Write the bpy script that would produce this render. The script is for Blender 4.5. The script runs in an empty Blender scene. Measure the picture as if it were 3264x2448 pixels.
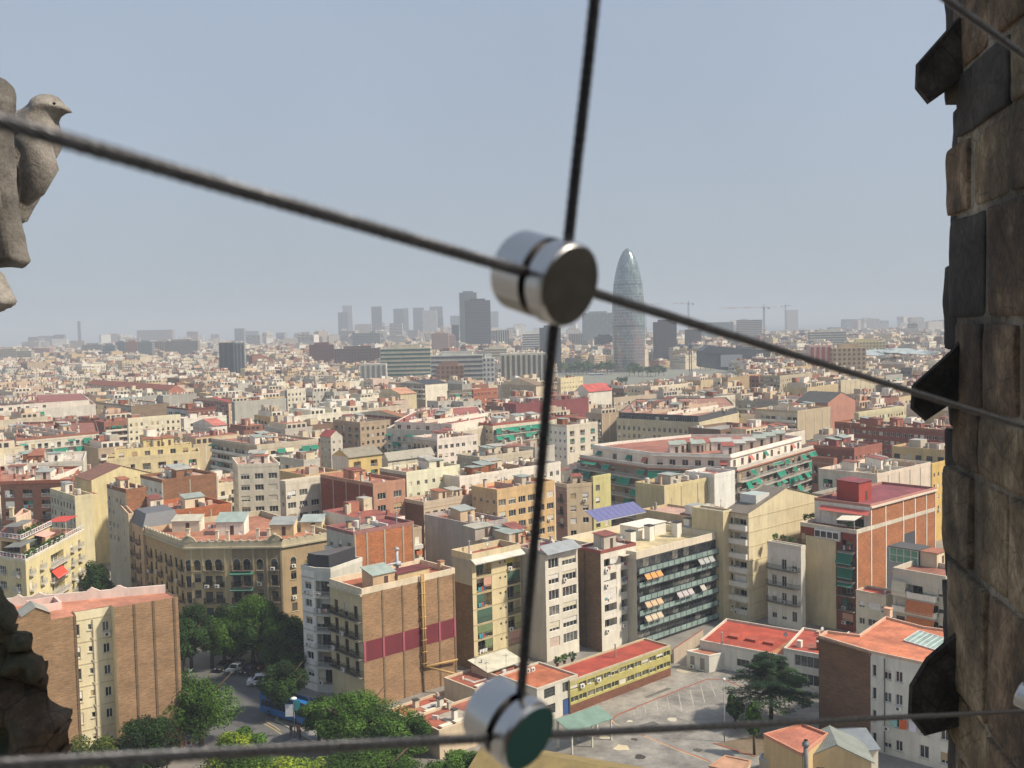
import bpy, math, random
from mathutils import Vector, Matrix, noise
R = random.Random(7)
C = bpy.context.scene
COL = C.collection
rad = math.radians
# ---------------------------------------------------------------- camera
FPX, PITCH, ROLL, HC = 3246.0, rad(3.29), 0.022, 62.0
cd = bpy.data.cameras.new('camera')
cam = bpy.data.objects.new('camera', cd)
COL.objects.link(cam)
cam.location = (0, 0, HC)
cam.matrix_world = Matrix.Translation((0, 0, HC)) @ Matrix.Rotation(rad(90) - PITCH, 4, 'X') @ Matrix.Rotation(-ROLL, 4, 'Z')
cd.sensor_width = 36
cd.lens = 36 * FPX / 3264
cd.clip_start, cd.clip_end = 0.05, 60000
cd.dof.use_dof = True
cd.dof.focus_distance = 60
cd.dof.aperture_fstop = 17
C.camera = cam
# ---------------------------------------------------------------- sky, sun, exposure
SUN_EL, SUN_AZ = rad(47), rad(-11)      # direction towards the sun in the xy plane
w = bpy.data.worlds.new('World')
C.world = w
w.use_nodes = True
nt = w.node_tree
bg = nt.nodes['Background']
sk = nt.nodes.new('ShaderNodeTexSky')
sk.sky_type = 'NISHITA'
sk.sun_disc = False
sk.sun_elevation = SUN_EL
sk.sun_rotation = math.pi / 2 - SUN_AZ
sk.air_density, sk.dust_density, sk.ozone_density = 1.0, 3.5, 2.0
SKY_MIX, SKY_STR = 0.85, 0.0875
mx = nt.nodes.new('ShaderNodeMixRGB')
mx.inputs[0].default_value = SKY_MIX
tc = nt.nodes.new('ShaderNodeTexCoord')
sp = nt.nodes.new('ShaderNodeSeparateXYZ')
nt.links.new(tc.outputs['Generated'], sp.inputs[0])
cr = nt.nodes.new('ShaderNodeValToRGB')              # thin high haze veil: paler towards the horizon
cr.color_ramp.elements[0].position = 0.0
cr.color_ramp.elements[0].color = (3.9, 4.5, 5.05, 1)
cr.color_ramp.elements[1].position = 0.42
cr.color_ramp.elements[1].color = (3.4, 4.1, 5.35, 1)
nt.links.new(sp.outputs['Z'], cr.inputs[0])
nz = nt.nodes.new('ShaderNodeTexNoise')
nz.inputs['Scale'].default_value = 2.2
nz.inputs['Detail'].default_value = 3
nt.links.new(tc.outputs['Generated'], nz.inputs['Vector'])
mr = nt.nodes.new('ShaderNodeMapRange')
mr.inputs[1].default_value, mr.inputs[2].default_value = 0.3, 0.7
mr.inputs[3].default_value, mr.inputs[4].default_value = 0.95, 1.05
nt.links.new(nz.outputs[0], mr.inputs[0])
ml = nt.nodes.new('ShaderNodeVectorMath')
ml.operation = 'SCALE'
nt.links.new(cr.outputs[0], ml.inputs[0])
nt.links.new(mr.outputs[0], ml.inputs['Scale'])
nt.links.new(sk.outputs[0], mx.inputs[1])
nt.links.new(ml.outputs[0], mx.inputs[2])
nt.links.new(mx.outputs[0], bg.inputs[0])
bg.inputs[1].default_value = SKY_STR
sd = bpy.data.lights.new('sun', 'SUN')
sd.energy = 4.8
sd.angle = rad(4)
sd.color = (1, 0.89, 0.74)
so = bpy.data.objects.new('sun', sd)
COL.objects.link(so)
dv = Vector((math.cos(SUN_EL) * math.cos(SUN_AZ), math.cos(SUN_EL) * math.sin(SUN_AZ), math.sin(SUN_EL)))
so.rotation_euler = dv.to_track_quat('Z', 'Y').to_euler()
C.view_settings.view_transform = 'Standard'
C.view_settings.look = 'None'
C.view_settings.exposure = 0.42
C.cycles.volume_bounces = 0
C.cycles.max_bounces = 6
C.cycles.use_light_tree = False

# ---------------------------------------------------------------- pixel of the photograph -> point of the place
REG = dict(A=(0, 1600, 1.9568), B=(1000, 1500, 1.75), C=(2000, 1500, 1.75), D=(0, 1150, 2.033), E=(1000, 1150, 2.033),
           G=(2000, 1150, 1.75), I=(0, 850, 2.033), J=(1000, 850, 2.033), K=(2000, 850, 1.75), L=(0, 200, 1.951),
           M=(2800, 0, 1.382), N=(1400, 600, 2.765), Z=(0, 0, 1 / 1.4755), Q=(0, 1500, 3.606), S=(560, 1900, 3.0278), T=(1380, 1960, 3.4), W=(2700, 1900, 3.0266), U=(0, 1960, 3.4))


def ray(r, x, y):
    a, b, s = REG[r]
    u = (a + x / s - 1632) / FPX
    v = -(b + y / s - 1224) / FPX
    c, s = math.cos(ROLL), math.sin(ROLL)
    p, q = u * c + v * s, -u * s + v * c
    return Vector((p, math.cos(PITCH) + q * math.sin(PITCH), -math.sin(PITCH) + q * math.cos(PITCH)))


def at(r, x, y, z=0.0):          # where that ray meets the level z
    d = ray(r, x, y)
    t = (z - HC) / d.z
    return Vector((d.x * t, d.y * t))


def far_at(r, x, y, Y):          # where that ray meets the distance Y
    d = ray(r, x, y)
    t = Y / d.y
    return Vector((d.x * t, Y, HC + d.z * t))


def pix(p):                      # the other way round, in photograph pixels
    x, y, z = p[0], p[1], p[2] - HC
    f = y * math.cos(PITCH) - z * math.sin(PITCH)
    q = y * math.sin(PITCH) + z * math.cos(PITCH)
    if f < 0.1:
        return None
    a, b = x / f, q / f
    c, s = math.cos(ROLL), math.sin(ROLL)
    return (1632 + (a * c - b * s) * FPX, 1224 - (a * s + b * c) * FPX)


def dirv(deg):
    return Vector((math.cos(rad(deg)), math.sin(rad(deg))))


def reach(c, g, z, r, px):       # how far along direction g from c until the column px of region r
    a, b, s = REG[r]
    X = a + px / s
    d = dirv(g)
    best, bt = 1e9, 0
    t = 0.5
    while t < 160:
        q = pix((c.x + d.x * t, c.y + d.y * t, z))
        if q and abs(q[0] - X) < best:
            best, bt = abs(q[0] - X), t
        t += 0.25
    return bt


def quad(r, xc, yc, z, xl, xr, g=42, gl=132, L=None, W=None):
    c = at(r, xc, yc, z)
    L = L or reach(c, g, z, r, xr)
    W = W or reach(c, gl, z, r, xl)
    a, b = dirv(g) * L, dirv(gl) * W
    return [c, c + a, c + a + b, c + b]


# ---------------------------------------------------------------- materials
def lin(h, k=1.0):
    o = []
    for i in (0, 2, 4):
        c = int(h[i:i + 2], 16) / 255
        o.append((c / 12.92 if c < 0.04045 else ((c + 0.055) / 1.055) ** 2.4) * k)
    return (*o, 1)


MC = {}


class NT:
    def __init__(s, name):
        s.m = bpy.data.materials.new(name)
        s.m.use_nodes = True
        s.t = s.m.node_tree
        s.b = s.t.nodes['Principled BSDF']

    def n(s, k, **kw):
        o = s.t.nodes.new('ShaderNode' + k)
        for a, v in kw.items():
            setattr(o, a, v)
        return o

    def l(s, a, b):
        s.t.links.new(a, b)

    def coord(s, sx, sy, sz, flat=False, world=False):
        t = s.n('TexCoord')
        src = t.outputs['Object']
        if world:
            g = s.n('NewGeometry')
            src = g.outputs['Position']
        if flat:                         # run along the wall whatever way it faces
            a = s.n('SeparateXYZ')
            s.l(src, a.inputs[0])
            m = s.n('Math', operation='ADD')
            s.l(a.outputs[0], m.inputs[0])
            s.l(a.outputs[1], m.inputs[1])
            c = s.n('CombineXYZ')
            s.l(m.outputs[0], c.inputs[0])
            s.l(a.outputs[2], c.inputs[1])
            src = c.outputs[0]
        v = s.n('VectorMath', operation='MULTIPLY')
        s.l(src, v.inputs[0])
        v.inputs[1].default_value = (sx, sy, sz)
        return v.outputs[0]

    def noise(s, vec, sc, det=3, rough=0.6):
        o = s.n('TexNoise')
        o.inputs['Scale'].default_value = sc
        o.inputs['Detail'].default_value = det
        o.inputs['Roughness'].default_value = rough
        s.l(vec, o.inputs['Vector'])
        return o.outputs[0]

    def ramp(s, f, stops):
        r = s.n('ValToRGB')
        e = r.color_ramp.elements
        while len(e) < len(stops):
            e.new(0.5)
        for x, (p, c) in zip(e, stops):
            x.position, x.color = p, c if len(c) == 4 else (*c, 1)
        s.l(f, r.inputs[0])
        return r.outputs[0]

    def rng(s, f, a, b, c, d):
        r = s.n('MapRange')
        for i, v in enumerate((a, b, c, d)):
            r.inputs[i + 1].default_value = v
        s.l(f, r.inputs[0])
        return r.outputs[0]

    def mul(s, a, b):
        m = s.n('MixRGB', blend_type='MULTIPLY')
        m.inputs[0].default_value = 1
        for i, v in ((1, a), (2, b)):
            if hasattr(v, 'links'):
                s.l(v, m.inputs[i])
            else:
                m.inputs[i].default_value = v
        return m.outputs[0]

    def mix(s, f, a, b):
        m = s.n('MixRGB')
        for i, v in ((0, f), (1, a), (2, b)):
            if hasattr(v, 'links'):
                s.l(v, m.inputs[i])
            else:
                m.inputs[i].default_value = v
        return m.outputs[0]


KDEF = {'p': 0.85, 'b': 0.78, 'r': 0.80, 'm': 0.75, 'f': 0.85, 'w': 0.8}


def M(key):
    if key in MC:
        return MC[key]
    kind, hx = key.split(':') if ':' in key else (key, '')
    if kind in 'prb' and hx:             # sun bleached: slightly paler and less coloured
        c3 = [int(hx[i:i + 2], 16) for i in (0, 2, 4)]
        g_ = sum(c3) / 3
        ks, kb = {'p': (.70, 5), 'r': (.76, 5), 'b': (.9, 0)}[kind]
        c3 = [min(245, max(0, (g_ + (c - g_) * ks + kb) * t_)) for c, t_ in zip(c3, (1.0, .99, .955) if kind == 'p' else (1, 1, 1))]
        hx = '%02x%02x%02x' % tuple(int(c) for c in c3)
    T = NT(key.replace(':', '_'))
    B = T.b
    rough = 0.88
    if kind in ('p', 'w'):               # painted render, weathered
        c = lin(hx, KDEF[kind])
        v = T.coord(1, 1, 1)
        f1 = T.rng(T.noise(v, 0.22, 3), 0.3, 0.7, 0.84, 1.08)
        f2 = T.rng(T.noise(T.coord(1.1, 0.12, 1, flat=True), 1.0, 4, 0.7), 0.35, 0.62, 0.87, 1.03)
        f3 = T.rng(T.noise(v, 5, 2), 0.3, 0.7, 0.95, 1.05)
        col = T.mul(T.mul(T.mul(c, f1), f2), f3)
        st = T.noise(T.coord(0.7, 0.1, 1, flat=True), 0.9, 5, 0.75)
        col = T.mix(T.rng(st, 0.60, 0.76, 0, 0.38), col, (c[0] * 0.45, c[1] * 0.42, c[2] * 0.38, 1))
        T.l(col, B.inputs[0])
    elif kind == 'b':                    # bare party wall brick, streaky courses
        c = lin(hx, KDEF[kind])
        v = T.coord(1, 1, 1, flat=True)
        f1 = T.rng(T.noise(T.coord(0.9, 6.5, 1, flat=True), 1.0, 4, 0.7), 0.36, 0.60, 0.62, 1.08)
        f2 = T.rng(T.noise(T.coord(0.25, 0.5, 1, flat=True), 0.9, 3), 0.3, 0.7, 0.78, 1.14)
        bt = T.n('TexBrick')
        bt.inputs['Scale'].default_value = 1.0
        bt.inputs['Brick Width'].default_value = 0.29
        bt.inputs['Row Height'].default_value = 0.09
        bt.inputs['Mortar Size'].default_value = 0.008
        bt.inputs['Color1'].default_value = (1.12, 1.05, 1, 1)
        bt.inputs['Color2'].default_value = (0.8, 0.8, 0.8, 1)
        bt.inputs['Mortar'].default_value = (1.2, 1.2, 1.15, 1)
        T.l(v, bt.inputs['Vector'])
        T.l(T.mul(T.mul(T.mul(c, f1), f2), bt.outputs[0]), B.inputs[0])
    elif kind == 'r':                    # flat roof tiles and membranes
        c = lin(hx, KDEF[kind])
        v = T.coord(1, 1, 1)
        f1 = T.rng(T.noise(v, 0.35, 4, 0.65), 0.32, 0.68, 0.66, 1.12)
        f2 = T.rng(T.noise(v, 3.0, 3), 0.3, 0.7, 0.88, 1.08)
        bt = T.n('TexBrick')
        bt.inputs['Scale'].default_value = 1.0
        bt.inputs['Brick Width'].default_value = 1.9
        bt.inputs['Row Height'].default_value = 1.3
        bt.inputs['Mortar Size'].default_value = 0.05
        bt.inputs['Color1'].default_value = (1.06, 1.05, 1.04, 1)
        bt.inputs['Color2'].default_value = (0.93, 0.93, 0.93, 1)
        bt.inputs['Mortar'].default_value = (0.8, 0.8, 0.8, 1)
        T.l(v, bt.inputs['Vector'])
        lf = T.rng(T.noise(T.coord(1, 1, 1, world=True), 0.11, 4, 0.7), 0.35, 0.65, 0.78, 1.14)
        d = T.mix(T.rng(T.noise(v, 0.8, 5, 0.7), 0.54, 0.70, 0, 0.6), T.mul(T.mul(T.mul(T.mul(c, f1), f2), bt.outputs[0]), lf), (c[0] * 0.5 + 0.03, c[1] * 0.55 + 0.03, c[2] * 0.6 + 0.03, 1))
        T.l(d, B.inputs[0])
        rough = 0.75
    elif kind in ('m', 't'):             # corrugated sheet / ribbed tile
        c = lin(hx, 0.75)
        wv = T.n('TexWave')
        wv.inputs['Scale'].default_value = 1.3 if kind == 'm' else 2.4
        wv.inputs['Distortion'].default_value = 0.3
        T.l(T.coord(1, 1, 0.2), wv.inputs['Vector'])
        f1 = T.rng(wv.outputs[1], 0, 1, 0.72, 1.05)
        f2 = T.rng(T.noise(T.coord(1, 1, 1), 0.5, 4, 0.7), 0.3, 0.7, 0.72, 1.1)
        T.l(T.mul(T.mul(c, f1), f2), B.inputs[0])
        rough = 0.6 if kind == 'm' else 0.85
    elif kind == 'f':                    # cloth
        c = lin(hx, KDEF[kind])
        f1 = T.rng(T.noise(T.coord(1, 1, 1), 1.5, 3), 0.3, 0.7, 0.85, 1.08)
        T.l(T.mul(c, f1), B.inputs[0])
        rough = 0.95
    elif kind == 'g':                    # window glass over a dark room
        oi = T.n('ObjectInfo')
        c0 = T.ramp(oi.outputs['Random'], [(0, (0.012, 0.014, 0.016)), (0.55, (0.03, 0.034, 0.038)), (0.8, (0.07, 0.075, 0.07)), (1, (0.16, 0.15, 0.13))])
        f1 = T.rng(T.noise(T.coord(1, 1, 1), 1.3, 2), 0.35, 0.65, 0.6, 1.6)
        T.l(T.mul(c0, f1), B.inputs[0])
        rough = 0.12
        B.inputs['Specular IOR Level'].default_value = 0.5
    elif kind == 'G':                    # tinted glass, colour given
        c = lin(hx, 0.6)
        T.l(T.mul(c, T.rng(T.noise(T.coord(1, 1, 1), 0.6, 2), 0.3, 0.7, 0.7, 1.2)), B.inputs[0])
        rough = 0.15
    elif kind == 's':                    # plain solid (paint, iron, plastic)
        c = lin(hx, 0.8)
        T.l(T.mul(c, T.rng(T.noise(T.coord(1, 1, 1), 2.0, 3), 0.3, 0.7, 0.85, 1.1)), B.inputs[0])
        rough = 0.6
    elif kind == 'l':                    # foliage
        c = lin(hx, .82)
        g = T.n('NewGeometry')
        v = T.coord(1, 1, 1)
        f = T.rng(g.outputs['Random Per Island'], 0, 1, 0.55, 1.45)
        f2 = T.rng(T.noise(v, 0.5, 3), 0.3, 0.7, 0.65, 1.35)
        T.l(T.mul(T.mul(c, f), f2), B.inputs[0])
        rough = 0.8
        B.inputs['Specular IOR Level'].default_value = 0.2
    elif kind == 'k':                    # bark
        c = lin(hx, 0.8)
        T.l(T.mul(c, T.rng(T.noise(T.coord(3, 3, 0.7), 2, 4), 0.3, 0.7, 0.6, 1.3)), B.inputs[0])
    B.inputs['Roughness'].default_value = rough
    MC[key] = T.m
    return T.m


# ---------------------------------------------------------------- mesh helpers
class MB:
    def __init__(s, mats):
        s.mats, s.v, s.f, s.k = list(mats), [], [], []

    def mi(s, m):
        if isinstance(m, int):
            return m
        if m not in s.mats:
            s.mats.append(m)
        return s.mats.index(m)

    def face(s, pts, m=0):
        n = len(s.v)
        s.v += [tuple(p) for p in pts]
        s.f.append(tuple(range(n, n + len(pts))))
        s.k.append(s.mi(m))

    def box(s, x0, y0, z0, x1, y1, z1, m=0, T=None, top=None, bottom=True):
        if x1 < x0: x0, x1 = x1, x0
        if y1 < y0: y0, y1 = y1, y0
        P = [(x0, y0, z0), (x1, y0, z0), (x1, y1, z0), (x0, y1, z0), (x0, y0, z1), (x1, y0, z1), (x1, y1, z1), (x0, y1, z1)]
        if T:
            P = [tuple(T @ Vector(p)) for p in P]
        n = len(s.v)
        s.v += P
        m = s.mi(m)
        F = [(0, 1, 5, 4), (1, 2, 6, 5), (2, 3, 7, 6), (3, 0, 4, 7), (4, 5, 6, 7)] + ([(3, 2, 1, 0)] if bottom else [])
        for i, f in enumerate(F):
            s.f.append(tuple(n + j for j in f))
            s.k.append(s.mi(top) if (i == 4 and top is not None) else m)

    def prism(s, poly, z0, z1, m=0, top=None, bottom=False):
        n = len(poly)
        for i in range(n):
            a, b = poly[i], poly[(i + 1) % n]
            s.face([(a[0], a[1], z0), (b[0], b[1], z0), (b[0], b[1], z1), (a[0], a[1], z1)], m)
        s.face([(p[0], p[1], z1) for p in poly], m if top is None else top)
        if bottom:
            s.face([(p[0], p[1], z0) for p in reversed(poly)], m)

    def tube(s, pts, r, n=6, m=0, cap=True):
        pts = [Vector(p) for p in pts]
        rs = r if isinstance(r, (list, tuple)) else [r] * len(pts)
        b = len(s.v)
        up = None
        for i, p in enumerate(pts):
            d = (pts[min(i + 1, len(pts) - 1)] - pts[max(i - 1, 0)]).normalized()
            if up is None:
                up = d.orthogonal().normalized()
            up = (up - d * up.dot(d)).normalized()
            e = d.cross(up)
            for j in range(n):
                a = 2 * math.pi * j / n
                s.v.append(tuple(p + (up * math.cos(a) + e * math.sin(a)) * rs[i]))
        mm = s.mi(m)
        for i in range(len(pts) - 1):
            for j in range(n):
                s.f.append((b + i * n + j, b + i * n + (j + 1) % n, b + (i + 1) * n + (j + 1) % n, b + (i + 1) * n + j))
                s.k.append(mm)
        if cap:
            s.f.append(tuple(b + j for j in reversed(range(n))))
            s.k.append(mm)
            s.f.append(tuple(b + (len(pts) - 1) * n + j for j in range(n)))
            s.k.append(mm)

    def lathe(s, prof, n=12, m=0, c=(0, 0, 0)):
        b = len(s.v)
        for r, z in prof:
            for j in range(n):
                a = 2 * math.pi * j / n
                s.v.append((c[0] + r * math.cos(a), c[1] + r * math.sin(a), c[2] + z))
        mm = s.mi(m)
        for i in range(len(prof) - 1):
            for j in range(n):
                s.f.append((b + i * n + j, b + i * n + (j + 1) % n, b + (i + 1) * n + (j + 1) % n, b + (i + 1) * n + j))
                s.k.append(mm)

    def mesh(s, name, smooth=False):
        me = bpy.data.meshes.new(name)
        me.from_pydata(s.v, [], s.f)
        for m in s.mats:
            me.materials.append(M(m) if isinstance(m, str) else m)
        me.polygons.foreach_set('material_index', s.k)
        if smooth:
            me.polygons.foreach_set('use_smooth', [True] * len(s.f))
        me.update()
        return me

    def build(s, name, parent=None, loc=(0, 0, 0), rz=0, smooth=False):
        if not s.f:
            return None
        return put(name, s.mesh(name, smooth), parent, loc, rz)


def put(name, me, parent=None, loc=(0, 0, 0), rz=0):
    o = bpy.data.objects.new(name, me)
    COL.objects.link(o)
    o.parent = parent
    o.location = loc
    if rz:
        o.rotation_euler = (0, 0, rz)
    return o


def tag(o, label=None, cat=None, group=None, kind=None):
    for k, v in (('label', label), ('category', cat), ('group', group), ('kind', kind)):
        if v:
            o[k] = v
    return o


def thing(name, label, cat, loc=(0, 0, 0), rz=0, group=None):
    return tag(put(name, None, None, loc, rz), label, cat, group)


def copy_tree(o, parent=None):
    c = o.copy()
    COL.objects.link(c)
    c.parent = parent
    for ch in list(KIDS(o)):
        copy_tree(ch, c)
    return c


def KIDS(o):
    return [x for x in bpy.data.objects if x.parent == o] if o.type == 'EMPTY' or True else []


# ---------------------------------------------------------------- facade pieces, shared meshes
LIB = {}


def lib(key, fn):
    if key not in LIB:
        LIB[key] = fn()
    return LIB[key]


def win_mesh(w_, h_, fr, blind, bc, style):
    def f():
        b = MB(['s:' + fr, 'g', 'f:' + bc])
        t = 0.07
        if style == 'v':                 # glass only
            b.face([(0, 0, 0), (w_, 0, 0), (w_, 0, h_), (0, 0, h_)], 1)
        else:
            b.face([(t, .03, t), (w_ - t, .03, t), (w_ - t, .03, h_ - t), (t, .03, h_ - t)], 1)
            for a in ((0, 0, t, h_), (w_ - t, 0, w_, h_), (t, 0, w_ - t, t), (t, h_ - t, w_ - t, h_)):
                b.box(a[0], -.03, a[1], a[2], .03, a[3], 0)
            n = 1 if w_ < 0.8 else 2 if w_ < 2.0 else 3 if w_ < 3 else int(w_ / 0.9)
            for i in range(1, n):
                b.box(w_ * i / n - .035, -.03, t, w_ * i / n + .035, .03, h_ - t, 0)
            if style == 'x':             # many-paned steel window
                for i in (1, 2):
                    b.box(t, -.02, h_ * i / 3 - .03, w_ - t, .02, h_ * i / 3 + .03, 0)
                for i in range(1, 2 * n, 2):
                    b.box(w_ * i / n / 2 - .02, -.02, t, w_ * i / n / 2 + .02, .02, h_ - t, 0)
        if blind > 0:
            z = h_ * (1 - blind)
            b.box(0.02, -.06, z, w_ - .02, -.035, h_, 2)
        return b.mesh('window')
    return lib(('w', w_, h_, fr, blind, bc, style), f)


def bal_mesh(L, dp, st):
    def f():
        b = MB(['p:cfc8ba' if st in 'wgk' else 'p:8e8676'])
        b.box(0, -dp, -.16, L, 0, 0, 0)
        return b.mesh('balcony')
    return lib(('b', L, dp, st), f)


RAIL = {'i': 's:2c2824', 'w': 'p:e6e2d8', 'g': 'G:9db5ae', 'k': 's:d8d6d0', 'r': 'p:a8563c', 'd': 's:3a3834', 'y': 'p:c9a24e', 'n': 's:35604f'}


def rail_mesh(L, dp, st, H=1.0):
    def f():
        m = RAIL[st]
        b = MB([m])
        if st in 'wgry':
            if st == 'g':
                b.mats = [m, 's:55585a']
            b.box(0, -dp, 0, L, -dp + .08, H, 0)
            b.box(0, -dp + .08, 0, .08, 0, H, 0)
            b.box(L - .08, -dp + .08, 0, L, 0, H, 0)
            if st == 'g':
                b.box(0, -dp - .02, H, L, -dp + .1, H + .06, 1)
                for i in range(int(L / 1.2) + 1):
                    b.box(i * 1.2, -dp - .03, 0, i * 1.2 + .05, -dp, H, 1)
        else:
            t = 0.022 if st != 'k' else 0.03
            for (x0, y0, x1, y1) in ((0, -dp, L, -dp), (0, -dp, 0, 0), (L, -dp, L, 0)):
                n = max(1, int(math.hypot(x1 - x0, y1 - y0) / 0.17))
                for z in (0.08, H):
                    b.box(min(x0, x1) - .025, min(y0, y1) - .025, z - .025, max(x0, x1) + .025, max(y0, y1) + .025, z + .025, 0)
                for i in range(n + 1):
                    x, y = x0 + (x1 - x0) * i / n, y0 + (y1 - y0) * i / n
                    b.box(x - t / 2, y - t / 2, .08, x + t / 2, y + t / 2, H, 0, bottom=False)
        return b.mesh('railing')
    return lib(('r', L, dp, st, H), f)


def awn_mesh(L, drop, out, col):
    def f():
        b = MB(['f:' + col, 's:c8c8c4'])
        n = max(2, int(L / 0.5))
        for i in range(n):
            x0, x1 = L * i / n, L * (i + 1) / n
            s0, s1 = .03 * (i % 2), .03 * ((i + 1) % 2)
            b.face([(x0, 0, 0), (x1, 0, 0), (x1, -out, -drop - s1), (x0, -out, -drop - s0)], 0)
            b.face([(x0, -out, -drop - s0), (x1, -out, -drop - s1), (x1, -out, -drop - .22 - s1), (x0, -out, -drop - .22 - s0)], 0)
        b.box(0, -.12, -.02, L, 0, .08, 1)
        b.box(0, -out - .03, -drop - .04, L, -out + .02, -drop + .02, 1)
        return b.mesh('awning')
    return lib(('a', L, drop, out, col), f)


def ac_mesh():
    def f():
        b = MB(['s:e4e2da', 's:3a3a38'])
        b.box(0, -.38, 0, .85, -.02, .6, 0)
        pts = [(.35 + .22 * math.cos(a * math.pi / 5), -.385, .3 + .22 * math.sin(a * math.pi / 5)) for a in range(10)]
        b.face(pts, 1)
        b.box(.08, -.3, -.06, .14, 0, 0, 1)
        b.box(.7, -.3, -.06, .76, 0, 0, 1)
        return b.mesh('air_conditioner')
    return lib('ac', f)


def shut_mesh(w_, h_, col):
    def f():
        b = MB(['f:' + col])
        n = max(2, int(w_ / .25))
        for i in range(n):
            x0, x1 = w_ * i / n, w_ * (i + 1) / n
            b.box(x0, -.02 - .02 * (i % 2), 0, x1, .02 - .02 * (i % 2), h_, 0)
        return b.mesh('shutter')
    return lib(('s', w_, h_, col), f)


def cloth_mesh(k):
    def f():
        r = random.Random(k)
        cs = ['e8e6e0', '3d4f78', 'c8502c', '4aa0b0', 'd8d0e8', 'a83a40', 'e8e6e0']
        b = MB(['f:' + c for c in cs])
        x = 0
        while x < 1.7:
            ww, hh = r.uniform(.25, .5), r.uniform(.4, .9)
            m = r.randrange(len(cs))
            z = -hh
            b.face([(x, -.03, z), (x + ww, .02, z + .03), (x + ww, 0, 0), (x, 0, 0)], m)
            x += ww + .06
        return b.mesh('laundry')
    return lib(('c', k), f)


def rnd1(x, q=0.1):
    return round(x / q) * q


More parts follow.
